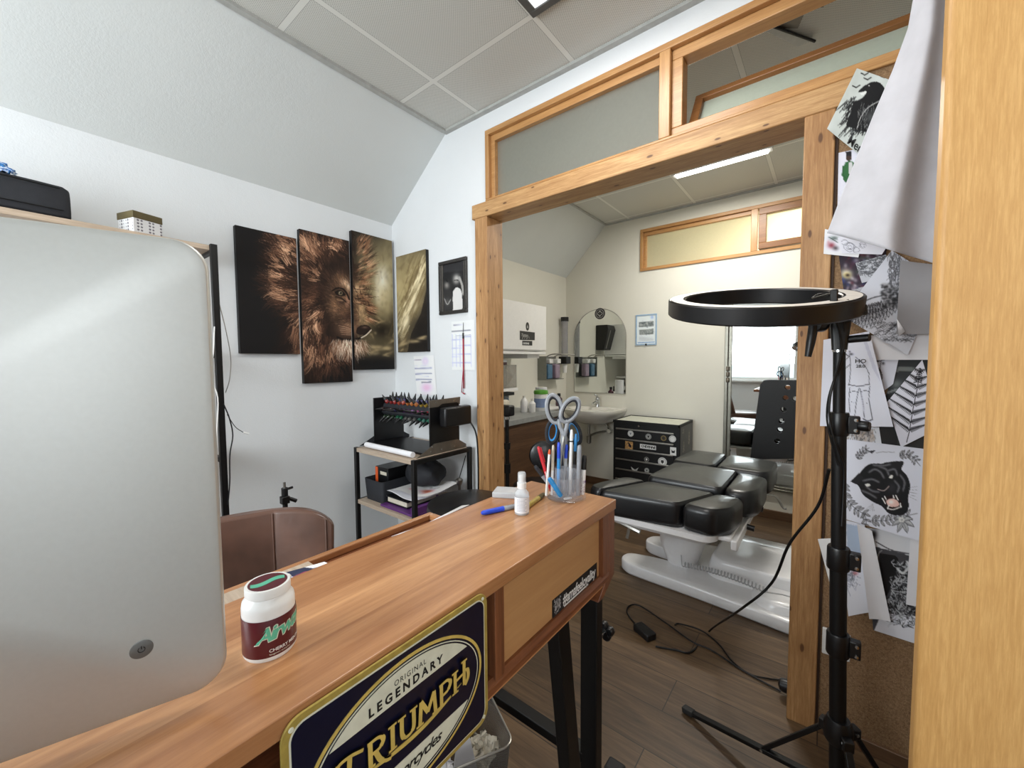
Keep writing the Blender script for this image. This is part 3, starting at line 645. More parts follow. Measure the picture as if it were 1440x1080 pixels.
# clear needle box behind
bx = atz(722, 694, DZ)
cb = T('clear_box', (bx.x, bx.y, DZ), 'flat clear plastic box of tiny parts on the counter', 'box')
e1 = (atz(741, 703, DZ)-atz(692, 700, DZ)).normalized(); e2 = V(-e1.y, e1.x, 0)
c0 = atz(692, 700, DZ); c0.z = DZ
O('box_shell', MB().obox(c0+e1*.042+e2*.028+V(0, 0, .0075), e1*.042, e2*.028, (0, 0, .0075)), glass('clear_box_shell', (230, 234, 238), .15, .5), cb, bevel=.002)
mb = MB()
for _ in range(90):
    p = c0+e1*rng.uniform(.004, .08)+e2*rng.uniform(.004, .052)+V(0, 0, .003+rng.uniform(0, .009)); a = rng.uniform(0, PI)
    mb.bar(p, p+V(.004*math.cos(a), .004*math.sin(a), .001), .0012, .0012)
o = O('tiny_parts', mb, plain('pale_metal_bits', (190, 192, 196), .4, .3), cb); o['kind'] = 'stuff'
# markers lying on the top
def marker(name, p, q, r, mats, lab, cat='pen', cap=.4, grp=None):
    p, q = Vector(p), Vector(q); root = T(name, (p+q)/2, lab, cat, grp); d = (q-p); L = d.length; d.normalize(); k = p+d*L*cap
    O('cap', MB().lathe(p, [(r*.5, 0), (r*.85, L*.02), (r*1.05, L*.1), (r*1.08, L*cap)], 16, d), mats[0], root)
    O('barrel', MB().lathe(k, [(r*.95, 0), (r, .001), (r, L*(1-cap)-.002), (r*.8, L*(1-cap))], 16, d), mats[1], root)
    return root
r = .0058
a, b = atz(677, 722, DZ+r), atz(748, 707, DZ+r); a.z = b.z = DZ+r*1.1
mk = marker('felt_marker', a, b, r, (m_blue, m_grey), 'blue capped grey felt marker lying on the counter', cap=.42)
dd = (b-a).normalized(); sd = V(-dd.y, dd.x, 0)
text('lettering', 'SHARPIE', m_ink, mk, lambda x, y, z: tuple(a+dd*(.068+x)+sd*(y-.003)*.8+V(0, 0, r*1.02-abs(y-.003)*.3)), .0075, .0002, .2)
b2 = atz(765, 695, DZ+r); a2 = atz(738, 715, DZ+r); a2.z = b2.z = DZ+r*1.1
marker('gold_marker', b2, a2, r*1.05, (m_olive, m_gold), 'gold brown felt marker lying between spray bottle and cup', cap=.3)
# pen cup
CU = atz(796, 699, DZ); CU.z = DZ
cup = T('pen_cup', CU, 'round clear acrylic pen cup standing at the counter end', 'pen cup')
O('base_flange', MB().lathe(CU, [(.050, 0), (.053, .002), (.053, .006), (.050, .008), (.044, .008)], 40), m_clear, cup)
f = MB().lathe(CU, [(.044, .004), (.046, .008), (.046, .060), (.0445, .060), (.0445, .010)], 40, caps=False); O('outer_wall', f, m_clear, cup)
f = MB()
for k in range(3):
    a = k*2*PI/3+.4; f.lathe(CU+V(.020*math.cos(a), .020*math.sin(a), 0), [(.0185, .008), (.0185, .085), (.0175, .085), (.0175, .010)], 24, caps=False)
O('inner_tubes', f, m_clear, cup)
# paper clips on the flange
hd = (CU-Vector(EYE)); hd.z = 0; hd.normalize(); hs = V(hd.y, -hd.x, 0)
def local(s, d, z): return CU+hs*s+hd*d+V(0, 0, z)
def clip(c, ang, m, lab):
    ux = hs*math.cos(ang)+V(0, 0, 1)*math.sin(ang)*.3+hd*math.sin(ang)*.5; uy = hd*-.6+V(0, 0, .8)
    pts = [(-.010, -.003), (.008, -.003), (.011, 0), (.008, .003), (-.008, .003), (-.0105, .001), (-.008, -.0012), (.006, -.0012)]
    return tag(O('paper_clip', MB().tube([c+ux*a+uy*b for a, b in pts], .0006, 6, smooth=4), m), lab, 'paper clip')
clip(local(.004, -.047, .0125), .35, m_white, 'white paper clip on the front of the pen cup base')
clip(local(.012, -.055, .006), .1, m_chrome, 'plain wire paper clip hanging low on the pen cup base')
# pens : (u, v) of top and base inside the cup
PENS = [
 # name, top px, base px, depth offset, radius, mats(cap, barrel), cap fraction, label, cat
 ('ballpoint_pen', (757, 628), (775, 690), -.010, .0046, (m_red, m_red), .35, 'red ballpoint pen leaning left out of the pen cup', 'pen'),
 ('marker_pen', (752, 655), (779, 690), .012, .0052, (m_charcoal, m_grey), .4, 'dark grey marker leaning far left behind the red pen', 'pen'),
 ('ballpoint_pen', (773, 632), (768, 706), -.028, .0034, (m_orange, m_white), .06, 'white pen with orange tip at left in the pen cup', 'pen'),
 ('pencil', (778, 626), (776, 704), -.018, .0036, (m_cream, m_white), .5, 'cream and black patterned pencil in the pen cup', 'pencil'),
 ('ballpoint_pen', (786, 622), (785, 703), -.02, .0045, (m_blue, m_ltblue), .3, 'blue clip ballpoint pen standing upright in the pen cup', 'pen'),
 ('ballpoint_pen', (793, 613), (782, 700), -.004, .0034, (m_steel, m_steel), .5, 'slim silver ballpoint pen leaning in the pen cup', 'pen'),
 ('ballpoint_pen', (797, 625), (792, 700), .0, .0042, (m_blue, m_clear2), .28, 'clear ballpoint pen with dark blue cap in the pen cup', 'pen'),
 ('stylus_pen', (804, 604), (801, 702), -.012, .0044, (m_white, m_white), .16, 'white stylus pen with black ring, tallest in the cup', 'stylus'),
 ('ballpoint_pen', (810, 610), (806, 700), .016, .0040, (m_ltblue, m_ink), .3, 'black pen with light blue end behind the white stylus', 'pen'),
 ('marker_pen', (815, 626), (813, 708), -.026, .0060, (m_grey, m_grey), .32, 'thick silver grey marker at the right of the cup', 'pen'),
 ('edding_marker', (822, 640), (819, 704), -.014, .0062, (m_ink, m_white), .36, 'white labelled marker with black cap, rightmost in the cup', 'pen'),
]
Zc = float(np.dot(np.array(CU)-EYE, FWD))
def atd(u, v, dz=0): return Vector(EYE+ray(u, v)*(Zc+dz))
for nm, tp, bs, dz, r, ms, cp, lab, cat in PENS:
    p, q = atd(*tp, dz), atd(*bs, dz*.6); q.z = max(q.z, DZ+.010)
    root = marker(nm, p, q, r, ms, lab, cat, cp)
    if nm == 'stylus_pen': d = (q-p); O('black_ring', MB().cyl(p+d*.17, p+d*.19, r*1.1, 16), m_ink, root)
    if nm == 'edding_marker':
        d = (p-q).normalized(); sd = (-hd)
        rt = d.cross(hd).normalized()
        text('lettering', 'Edding', m_purple, root, lambda x, y, z: tuple(q+d*(.006+x)+rt*(y-.0035)-hd*(r*1.02-abs(y-.0035)*.3)), .0125, .0002)
    if nm == 'ballpoint_pen' and ms[0] is m_red:
        d = (p-q).normalized(); rt = d.cross(hd).normalized()
        text('lettering', 'Hofstetten', m_white, root, lambda x, y, z: tuple(q+d*(.018+x)+rt*(y-.002)-hd*(r*1.05-abs(y-.002)*.2)), .0085, .0002)
        O('clip', MB().bar(p+d*-.004-rt*.006, p-d*.045-rt*.006, .002, .002), m_red, root)
p, q = atd(772, 672, -.05), atd(789, 698, -.05)
root = marker('box_cutter', p, q, .0062, (m_ltblue, m_ltblue), 'bright blue flat opener leaning across the cup front', 'opener', .3)
# scissors
def scissors(c1, c2, pivot, tip, dz, mh, mi, lab, nm='scissors'):
    root = T(nm, atd(*pivot, dz), lab, 'scissors')
    for (cx, cy, rx, ry, rot), s in ((c1, 1), (c2, -1)):
        pts = []
        for k in range(28):
            a = 2*PI*k/28; x, y = rx*math.cos(a), ry*math.sin(a); pts.append(atd(cx+x*math.cos(rot)-y*math.sin(rot), cy+x*math.sin(rot)+y*math.cos(rot), dz+s*.002))
        h = O('handle', MB().tube(pts, .0056, 8, closed=True), mh, root, label='grey loop handle')
        inn = [p_+(atd(cx, cy, dz+s*.002)-p_)*.22 for p_ in pts]
        O('grip_lining', MB().tube(inn, .0034, 6, closed=True), mi, h)
        e = atd(cx+(pivot[0]-cx)*.45, cy+ry*.72, dz+s*.002); O('shank', MB().tube([e, atd((cx+pivot[0]*2)/3+s*-1, (cy+pivot[1]*2)/3, dz), atd(*pivot, dz), atd(pivot[0]+s*2, pivot[1]+22, dz)], [.0050, 0.0062, .0078, .006], 10, smooth=5), mh, root)
    pv, tp = atd(*pivot, dz), atd(*tip, dz)
    O('blade', MB().bar(pv+V(.002, 0, 0), tp, .010, .002, hd), m_steel, root); O('blade', MB().bar(pv-V(.002, 0, .004), tp+V(.004, 0, .004), .010, .002, hd), m_steel, root)
    return root
scissors((779.5, 575, 10.5, 20, -.16), (801.5, 576.5, 10.5, 18.5, .55), (793, 612), (797, 700), .006, m_grey, m_charcoal, 'large grey scissors standing handles up in pen cup')
scissors((777, 607, 8, 16, .12), (807, 608, 8, 17, -.35), (793, 640), (794, 700), .030, m_charcoal, m_ltblue, 'dark grey and blue scissors behind the grey scissors')
# wire bin
B1, B2, B4 = atz(723, 1046, .30), atz(702, 992, .30), atz(640, 1082, .30)
B1.z = B2.z = B4.z = 0; ey = B2-B1; ex = B4-B1; ex = ex.normalized()*.24; ey = ey.normalized()*.20; ey = (ey-ex.normalized()*ey.dot(ex.normalized())).normalized()*.22
bc = B1+ex/2+ey/2
wb_ = T('wire_bin', (bc.x, bc.y, 0), 'grey wire mesh waste bin under the counter', 'bin')
def rr(s, z): return [bc+ex.normalized()*a+ey.normalized()*b+V(0, 0, z) for a, b in rrect(ex.length*s, ey.length*s, .03, 5)]
k = NT('wire_mesh'); k.b.inputs['Base Color'].default_value = rgb((120, 120, 118)); k.b.inputs['Metallic'].default_value = .6; k.b.inputs['Roughness'].default_value = .4
ck = k.n('ShaderNodeTexChecker'); k.l(k.coords(), ck.inputs[0]); ck.inputs['Scale'].default_value = 420; ck.inputs[1].default_value = (.9,)*3+(1,); ck.inputs[2].default_value = (.55,)*3+(1,); k.l(ck.outputs[0], k.b.inputs['Alpha'])
O('mesh_wall', MB().loops([rr(.8, .004), rr(.9, .15), rr(1, .30)], True, False), k.m, wb_)
O('rim', MB().tube(rr(1.0, .30), .0035, 8, closed=True), m_steel, wb_)
def crumple(name, c, s, mat, lab, seed):
    r_ = np.random.default_rng(seed); mb = MB(); n = 14
    g = r_.normal(0, 1, (n+1, n+1, 3))
    mb.grid(lambda u, v: tuple(Vector(c)+V((u-.5)*s+g[int(u*n+.5), int(v*n+.5), 0]*s*.05, (v-.5)*s+g[int(u*n+.5), int(v*n+.5), 1]*s*.05, s*.35*math.sin(3*u+seed)*math.cos(2.5*v)+g[int(u*n+.5), int(v*n+.5), 2]*s*.07)), n, n)
    return tag(O(name, mb, mat, solid=.0008), lab, 'paper')
exn, eyn = ex.normalized(), ey.normalized()
pp = bc+V(0, 0, .21)
tag(O('folded_leaflet', MB().prism([pp-exn*.055-eyn*.04+V(0, 0, -.1), pp+exn*.05-eyn*.04+V(0, 0, -.1), pp+exn*.01-eyn*.01+V(0, 0, .075), pp-exn*.02-eyn*.01+V(0, 0, .08)], eyn*.006), m_paper), 'white folded leaflet standing up in the wire bin', 'leaflet')
crumple('crumpled_paper', bc-exn*.055+V(0, 0, .20), .09, m_cream, 'crumpled beige tissue in the wire bin', 3)
crumple('crumpled_paper', bc+exn*.05+V(0, 0, .15), .10, m_paper, 'crumpled white sheet low in the wire bin', 5)
# brown leather swivel chair
cr_ = Vector(EYE+ray(470, 740)*1.34); ce = Vector((math.sin(math.radians(19)), math.cos(math.radians(19)), 0)); cn = Vector((ce.y, -ce.x, 0))
CW = .52; cc = cr_-ce*(CW/2)
ch = T('swivel_chair', (cc.x+cn.x*.2, cc.y+cn.y*.2, 0), 'brown leather swivel chair with stitched back behind the counter', 'chair')
zt = atz(440, 712, 1).z; ztop = float((Vector(EYE+ray(440, 712)*1.34)).z)
def cback(u, v, d):
    s = (u-.5)*CW*(1-.10*(1-v)); wrap = .09*(2*u-1)**2; zz = .46+(ztop-.46)*v
    pl = .010*abs(math.sin(3.0*PI*u))**.6
    edge = (1-(2*u-1)**8)*(1-max(0, (v-.93)/.07)**2*.0)
    top = -.055*abs(2*u-1)**6*v
    return tuple(cc+ce*s+V(0, 0, zz+top-cc.z)+cn*(wrap-.10*(v-.2)+ (pl if d else -.035)))
f = MB().grid(lambda u, v: cback(u, v, 1), 48, 16)
nf = len(f.v)
f.grid(lambda u, v: cback(u, v, 0), 48, 16)
N = 48
def idx(i, j, b): return b*nf+j*(N+1)+i
for i in range(N): f.f += [(idx(i, 16, 0), idx(i+1, 16, 0), idx(i+1, 16, 1), idx(i, 16, 1)), (idx(i, 0, 0), idx(i+1, 0, 0), idx(i+1, 0, 1), idx(i, 0, 1))]
for j in range(16): f.f += [(idx(0, j, 0), idx(0, j+1, 0), idx(0, j+1, 1), idx(0, j, 1)), (idx(N, j, 0), idx(N, j+1, 0), idx(N, j+1, 1), idx(N, j, 1))]
f.mi = [0]*len(f.f)
O('backrest', f, m_brownlea, ch, bevel=.012, seg=3, angle=60)
for u0 in (1/3, 2/3, .95, .05):
    O('piping', MB().tube([Vector(cback(u0+(.02*(1-v) if u0 > .5 else -.02*(1-v)), v, 1))+cn*.002 for v in np.linspace(.02, .98, 14)], .0026, 6), m_brownlea, ch)
sc_ = cc+cn*.25
O('seat', MB().loops([[sc_+ce*a+cn*b+V(0, 0, z-sc_.z) for a, b in rrect(.5*s, .46*s, .09, 6)] for z, s in ((.40, .92), (.42, 1), (.48, 1), (.50, .9), (.505, .6))]), m_brownlea, ch)
O('gas_column', MB().cyl((sc_.x, sc_.y, .09), (sc_.x, sc_.y, .40), .028, 16), m_black, ch)
for k in range(5):
    a = k*2*PI/5+.3; e = V(sc_.x+.27*math.cos(a), sc_.y+.27*math.sin(a), .075); lg = O('base_arm', MB().tube([(sc_.x, sc_.y, .11), e], [.024, .015], 8), m_black, ch)
    O('castor', MB().lathe(e+V(-.012*math.sin(a), .012*math.cos(a), -.047), [(.026, 0), (.028, .004), (.028, .02), (.026, .024)], 14, (math.sin(a), -math.cos(a), 0)), m_blackpl, lg)
# ================================================================== LEFT WALL
ws = T('shelf_unit', (-2.35, .3, 0), 'tall shelf unit with pale wood boards and black steel uprights at left', 'shelf')
O('top_board', MB().box(-2.52, -2.20, -.9, .606, 1.862, 1.885), m_lightwoody, ws, bevel=.002)
for z in (.42, .92, 1.40): O('board', MB().box(-2.50, -2.22, -.9, .60, z, z+.022), m_lightwoody, ws, bevel=.002)
for x in (-2.20, -2.512):
    for y in (.612, -.9): O('upright', MB().box(x-.0, x+.022, y-.012, y+.014, 0, 1.888), m_black, ws, bevel=.002)
for z in (.40, .90, 1.38, 1.85): O('side_rail', MB().box(-2.49, -2.20, .60, .62, z, z+.02), m_black, ws, bevel=.001)
cbl = [(-2.185, .626, 1.62), (-2.18, .645, 1.5), (-2.185, .66, 1.38), (-2.18, .65, 1.28), (-2.19, .635, 1.22)]
tag(O('charging_cable', MB().tube(cbl, .0018, 6, smooth=5), m_steel), 'thin grey cable bowing out beside the black shelf upright', 'cable')
cbl = [(-2.176, .60, 1.52), (-2.172, .59, 1.40), (-2.172, .575, 1.30), (-2.176, .60, 1.2), (-2.172, .59, 1.05), (-2.176, .585, .9)]
tag(O('white_cable', MB().tube(cbl, .0026, 6, smooth=5), m_white), 'white cable running down in front of the shelf upright', 'cable')
cbl = [(-2.172, .62, 1.17), (-2.17, .64, 1.1), (-2.17, .65, 1.02), (-2.17, .635, .93), (-2.172, .63, .8), (-2.176, .62, .7)]
tag(O('black_cable', MB().tube(cbl, .0028, 6, smooth=5), m_black), 'black cable looping low on the right of the shelf upright', 'cable')
p_ = [(-2.172, .632, 1.12), (-2.165, .66, 1.06), (-2.16, .69, 1.03)]
c_ = tag(O('plug_cable', MB().tube(p_, .0016, 6, smooth=4), m_black), 'short thin cable with bright plug end beside the upright', 'cable')
O('plug', MB().cyl((-2.16, .69, 1.03), (-2.158, .712, 1.02), .005, 10), m_white, c_)
# bag and box on top
bg = T('fabric_bag', (-2.30, 0.0, 1.885), 'black nylon pouch on the top shelf board', 'bag')
def bagr(y, s): 
    return [V(-2.305+a*s, y, 1.886+.062*s+b*s) for a, b in [(-.085, -.058), (.085, -.058), (.092, -.03), (.086, .03), (.07, .062), (-.07, .066), (-.09, .03), (-.092, -.03)]]
O('bag_body', MB().loops([bagr(-.35, .9), bagr(-.34, 1.0), bagr(-.1, 1.03), bagr(.10, 1.0), bagr(.168, .98), bagr(.186, .9)]), m_charcoal, bg, bevel=.008, seg=2)
O('seam', MB().tube([(-2.212, -.34, 1.995), (-2.211, -.1, 2.0), (-2.214, .16, 1.992)], .0025, 6), m_black, bg)
O('seam', MB().tube([(-2.206, -.34, 1.915), (-2.204, -.1, 1.915), (-2.208, .165, 1.914)], .002, 6), m_black, bg)
mb = MB(); rr_ = np.random.default_rng(4)
for k in range(3):
    g = rr_.normal(0, .006, (13, 13, 3))
    mb.grid(lambda u, v: (-2.28+.09*(v-.5)+g[int(u*12), int(v*12), 0], -.03+.12*(u-.5)+k*.012+g[int(u*12), int(v*12), 1], 2.012+.045*math.sin(PI*u)*(1-.2*k)+.02*math.sin(PI*v)+g[int(u*12), int(v*12), 2]), 12, 12)
k = NT('blue_striped_film'); f_ = k.noise(k.coords((30, 30, 30)), 1.3, 2)
k.l(k.ramp(f_, [(.42, rgb((30, 110, 190))), (.5, rgb((220, 232, 244))), (.56, rgb((40, 130, 210)))]), k.b.inputs['Base Color']); k.b.inputs['Roughness'].default_value = .3
tag(O('plastic_wrapper', mb, k.m, solid=.0006), 'crumpled blue and white plastic wrapper on the black pouch', 'wrapper')
gb = T('gift_box', (-2.27, .355, 1.885), 'small patterned white box with brown lid on the shelf', 'box')
k = NT('dotted_paper'); vv = k.n('ShaderNodeTexVoronoi'); vv.inputs['Randomness'].default_value = .05; vv.inputs['Scale'].default_value = 78; k.l(k.coords(), vv.inputs['Vector'])
k.l(k.ramp(vv.outputs['Distance'], [(.0, rgb((110, 108, 116))), (.32, rgb((120, 118, 126))), (.4, rgb((226, 226, 228)))]), k.b.inputs['Base Color']); k.b.inputs['Roughness'].default_value = .6
gc = V(-2.275, .385, 1.885); g1, g2 = V(math.sin(-.33), math.cos(-.33), 0), V(math.cos(-.33), -math.sin(-.33), 0)
O('box_body', MB().obox(gc+V(0, 0, .034), g1*.050, g2*.050, (0, 0, .034)), k.m, gb, bevel=.001)
O('box_lid', MB().obox(gc+V(0, 0, .072), g1*.052, g2*.052, (0, 0, .014)), m_olive, gb, bevel=.0015)
# light stand behind the chair
ms = T('small_light_stand', (-1.98, .79, 0), 'black light stand top poking up behind the leather chair', 'stand')
O('pole', MB().cyl((-1.98, .79, .02), (-1.98, .79, .70), .011, 12), m_black, ms)
O('head_clamp', MB().box(-1.996, -1.964, .772, .806, .70, .735).cyl((-1.98, .79, .735), (-1.98, .79, .775), .014, 12), m_blackpl, ms, bevel=.003)
O('spigot', MB().cyl((-1.98, .79, .775), (-1.98, .79, .80), .006, 10), m_steel, ms)
O('tilt_knob', MB().cyl((-1.98, .80, .725), (-1.975, .838, .70), .009, 10).cyl((-1.98, .80, .765), (-1.98, .826, .768), .006, 8), m_blackpl, ms)
for k in range(3):
    a = k*2*PI/3+.2; O('leg', MB().tube([(-1.98, .79, .28), (-1.98+.26*math.cos(a), .79+.26*math.sin(a), .012)], .009, 8), m_black, ms)
# ------------------------------------------------------------------ lion canvases
LP = Paint(326, 308, 606, 546, 3.2, (17, 15, 15))
def gs(x, y, cx, cy, rx, ry): return math.exp(-((x-cx)/rx)**2-((y-cy)/ry)**2)
# dust and glow on the right
LP.fill([(496, 300), (610, 300), (610, 550), (496, 550)], (70, 62, 46))
for cx, cy, rx, ry, c, a in ((545, 400, 32, 62, (150, 136, 98), .8), (540, 398, 17, 36, (186, 174, 136), .9), (538, 394, 9, 17, (232, 232, 220), .95), (533, 414, 5, 14, (222, 216, 190), .8), (541, 420, 8, 18, (198, 186, 150), .6),
    (578, 405, 24, 50, (160, 143, 100), .9), (590, 378, 12, 22, (150, 134, 94), .7), (566, 430, 9, 26, (186, 170, 124), .6), (512, 318, 20, 18, (22, 19, 16), .95), (536, 322, 20, 12, (44, 37, 28), .85), (552, 345, 8, 20, (112, 100, 72), .6),
    (538, 464, 15, 12, (24, 20, 15), .9), (528, 452, 8, 8, (54, 44, 30), .6), (553, 456, 5, 22, (46, 37, 26), .6), (520, 512, 60, 12, (14, 12, 11), 1), (545, 522, 60, 16, (13, 12, 12), 1),
    (596, 466, 20, 24, (20, 16, 13), .95), (604, 440, 8, 34, (24, 19, 15), .9), (600, 486, 14, 10, (14, 12, 10), .9), (566, 484, 10, 8, (44, 35, 25), .7), (578, 412, 4, 5, (96, 82, 56), .7), (585, 388, 4, 8, (98, 84, 58), .5), (575, 432, 3, 4, (70, 58, 38), .7)):
    LP.blob(cx, cy, rx, ry, c, a)
for _ in range(900):
    x, y = rng.uniform(505, 604), rng.uniform(335, 500); b = rng.uniform(-1, 1); up = gs(x, y, 556, 405, 50, 62); s = rng.uniform(.4, 1)
    LP.blob(x, y, s*rng.uniform(2, 8), s*rng.uniform(1.2, 4), (192, 174, 130) if b > 0 else (64, 52, 32), .04+.17*up*abs(b), rng.uniform(.8, 2.4))
for _ in range(330):         # sweeping veil on the fourth panel
    t = rng.uniform(0, 1); o = rng.normal(0, 7); x = 600-34*t+o*.75; y = 362+98*t+o*.7; l = rng.uniform(8, 26); w = rng.uniform(.5, 2.6)
    br = math.exp(-(o/5)**2); c = (226, 212, 172) if rng.random() < .25+.45*br else (92, 76, 48)
    LP.curve([(x, y), (x-l*.22, y+l*.5), (x-l*.42+rng.normal(0, 1), y+l)], w, c, .10+.16*rng.random())
for cx, cy, rx, ry, a in ((571, 452, 4, 9, .85), (590, 392, 2.6, 12, .5), (580, 424, 3, 12, .6), (584, 432, 2, 10, .5)): LP.blob(cx, cy, rx, ry, (228, 214, 178), a, .38)
LP.fill([(603, 392), (608, 392), (608, 500), (572, 500), (578, 470), (592, 440)], (20, 16, 13), .75)
for cx, cy, rx, ry, rot in ((530, 490, 10, 2.6, -.1), (546, 490, 8, 2.4, .05), (520, 496, 8, 2.4, -.4), (568, 484, 8, 2.4, -.6), (580, 479, 8, 2.2, -.15), (594, 475, 7, 2, -.3), (535, 451, 9, 1.6, .15), (556, 472, 5, 2, -.8), (546, 497, 9, 2, -.2), (566, 492, 5, 1.6, -.5), (524, 470, 5, 2, 1.1), (550, 480, 6, 2, -.6)):
    for _ in range(5): LP.blob(cx+rng.normal(0, rx*.4), cy+rng.normal(0, 1.6), rx*rng.uniform(.4, 1), ry*rng.uniform(.5, 1), (176, 156, 116) if rng.random() < .75 else (60, 48, 32), .45, rot+rng.normal(0, .3))
# mane
def strand(x, y, ln, ang, w, c, a, bend=.4):
    pts = [(x, y)]; th = ang
    for k in range(6): th += bend/6; pts.append((pts[-1][0]+math.cos(th)*ln/6, pts[-1][1]+math.sin(th)*ln/6))
    LP.line(pts, w, c, a, True)
LP.sfill([(402, 343), (425, 334), (455, 332), (478, 340), (494, 352), (500, 400), (500, 500), (480, 514), (455, 524), (432, 524), (424, 480), (410, 462), (394, 430), (380, 405), (380, 376)], (34, 23, 17), .9)
def light(x, y):
    return min(1.0, .05+.95*gs(x, y, 408, 352, 22, 22)+.85*gs(x, y, 442, 352, 18, 14)+.65*gs(x, y, 474, 350, 12, 14)+.7*gs(x, y, 447, 386, 12, 14)+.8*gs(x, y, 417, 448, 8, 36)+.8*gs(x, y, 436, 478, 12, 36)+.7*gs(x, y, 462, 506, 20, 22)+.6*gs(x, y, 390, 388, 14, 22)+.55*gs(x, y, 446, 436, 12, 20)+.5*gs(x, y, 404, 415, 14, 22))
def flow(x, y):
    ang = math.atan2(y-418, x-486)
    if y > 428: ang = ang*(1-min(1, (y-428)/30))+(PI/2+.30*(455-x)/40)*min(1, (y-428)/30) if ang > 0 else PI/2
    if x > 452 and y < 378: ang = -1.9+(470-x)*.012
    return ang
for layer in range(3):
    for _ in range(430):
        x, y = rng.uniform(368, 500), rng.uniform(330, 530)
        edge = 1.0
        if x < 396: edge = max(0, 1-(396-x)/26-max(0, y-408)/50)
        if y > 500: edge *= max(0, 1-(y-500)/34)
        if x < 424 and y > 436: edge *= max(0, (x-394)/28)
        if edge < .08: continue
        b = light(x, y)*edge*rng.choice([.12, .3, .7, 1.1, 1.5]); ang = flow(x, y)+rng.normal(0, .2); bend = rng.normal(0, .55); ln = rng.uniform(12, 30)*(1 if x < 450 else .75)
        for k in range(7):
            t = b*rng.uniform(.6, 1.2)
            if t < .35: c = np.array((26, 17, 13))+(np.array((92, 60, 43))-np.array((26, 17, 13)))*t/.35
            else: c = np.array((92, 60, 43))+(np.array((226, 178, 142))-np.array((92, 60, 43)))*min(1, (t-.35)/.75)
            strand(x+rng.normal(0, 2.2), y+rng.normal(0, 2.2), ln*rng.uniform(.7, 1.1), ang+rng.normal(0, .07), rng.uniform(.6, 1.3), c, .42+.4*edge, bend+rng.normal(0, .12))
LP.blob(452, 394, 4, 8, (30, 20, 15), .75); LP.blob(462, 374, 14, 6, (26, 17, 13), .6); LP.blob(448, 420, 5, 10, (34, 23, 17), .5); LP.blob(462, 452, 5, 12, (30, 20, 15), .6); LP.blob(470, 470, 5, 5, (28, 18, 14), .6)
# face : short fur laid over a soft base, so that the outline dissolves in the mane
for cx, cy, rx, ry, c, a in ((480, 418, 18, 34, (112, 82, 60), .85), (506, 420, 12, 36, (118, 88, 62), .85), (492, 462, 18, 13, (150, 114, 88), .85), (470, 430, 9, 16, (132, 99, 73), .7), (478, 390, 9, 8, (120, 88, 64), .6), (485, 398, 7, 6, (206, 168, 136), .8), (490, 405, 3.4, 7, (222, 186, 152), .8), (466, 404, 5, 8, (84, 60, 45), .7),
    (489, 424, 3.4, 9, (196, 146, 118), .8), (480, 426, 9, 4.5, (48, 33, 25), .7), (461, 418, 4, 14, (60, 42, 31), .6), (502, 408, 4.5, 12, (214, 182, 140), .75), (508, 430, 5.5, 24, (188, 154, 114), .8), (515, 450, 4.5, 10, (166, 132, 96), .8), (512, 396, 4, 12, (74, 54, 38), .7), (502, 448, 3.6, 18, (96, 70, 52), .7), (484, 440, 8, 7, (98, 70, 52), .7), (491, 446, 5, 6, (54, 35, 28), .75), (497, 428, 3, 20, (76, 54, 40), .5), (519, 430, 3, 12, (88, 64, 46), .6)):
    LP.blob(cx, cy, rx*.85, ry*.85, c, a)
for _ in range(1700):
    x, y = rng.uniform(456, 522), rng.uniform(382, 456)
    if gs(x, y, 490, 420, 30, 40) < .28: continue
    j, i = int((y-LP.y0)*LP.s), int((x-LP.x0)*LP.s); c = LP.a[j, i]*rng.choice([.62, .8, 1.25, 1.45])+rng.uniform(-4, 6)
    strand(x, y, rng.uniform(2.5, 6), math.atan2(y-446, x-508)+rng.normal(0, .25), rng.uniform(.4, .8), np.clip(c, 8, 236), .55, 0)
# eyes
LP.blob(478, 412, 8, 5, (26, 17, 13), .85); LP.sfill([(470, 411), (474, 408.5), (480, 408.5), (486, 414.5), (480, 416.5), (474, 415)], (22, 15, 12)); LP.blob(478.8, 412.3, 3.0, 2.8, (112, 98, 76), 1, 0, 1); LP.blob(479.2, 412.1, 1.5, 1.5, (14, 11, 9), 1, 0, 1); LP.blob(477.8, 411.2, .5, .5, (190, 190, 184), 1, 0, 1); LP.curve([(467, 409), (474, 405.2), (482, 406.2), (488, 413), (491, 421)], 2.2, (20, 13, 10), .9); LP.curve([(472, 417.5), (480, 419.5), (487, 425)], 1.6, (24, 16, 12), .85); LP.curve([(474, 421.5), (482, 423)], 1.2, (186, 146, 114), .6)
LP.sfill([(509, 424), (513, 423), (516, 427), (512, 429)], (20, 14, 11)); LP.blob(512.6, 426, 1.2, 1.2, (120, 106, 82), 1, 0, 1); LP.curve([(505, 420), (511, 419.5), (517, 424), (519.5, 431)], 2, (24, 15, 11), .9); LP.curve([(497, 402), (502, 412), (504, 424)], 1.6, (46, 32, 23), .7); LP.curve([(506, 402), (507, 412), (510, 418)], 1.4, (58, 41, 29), .6)
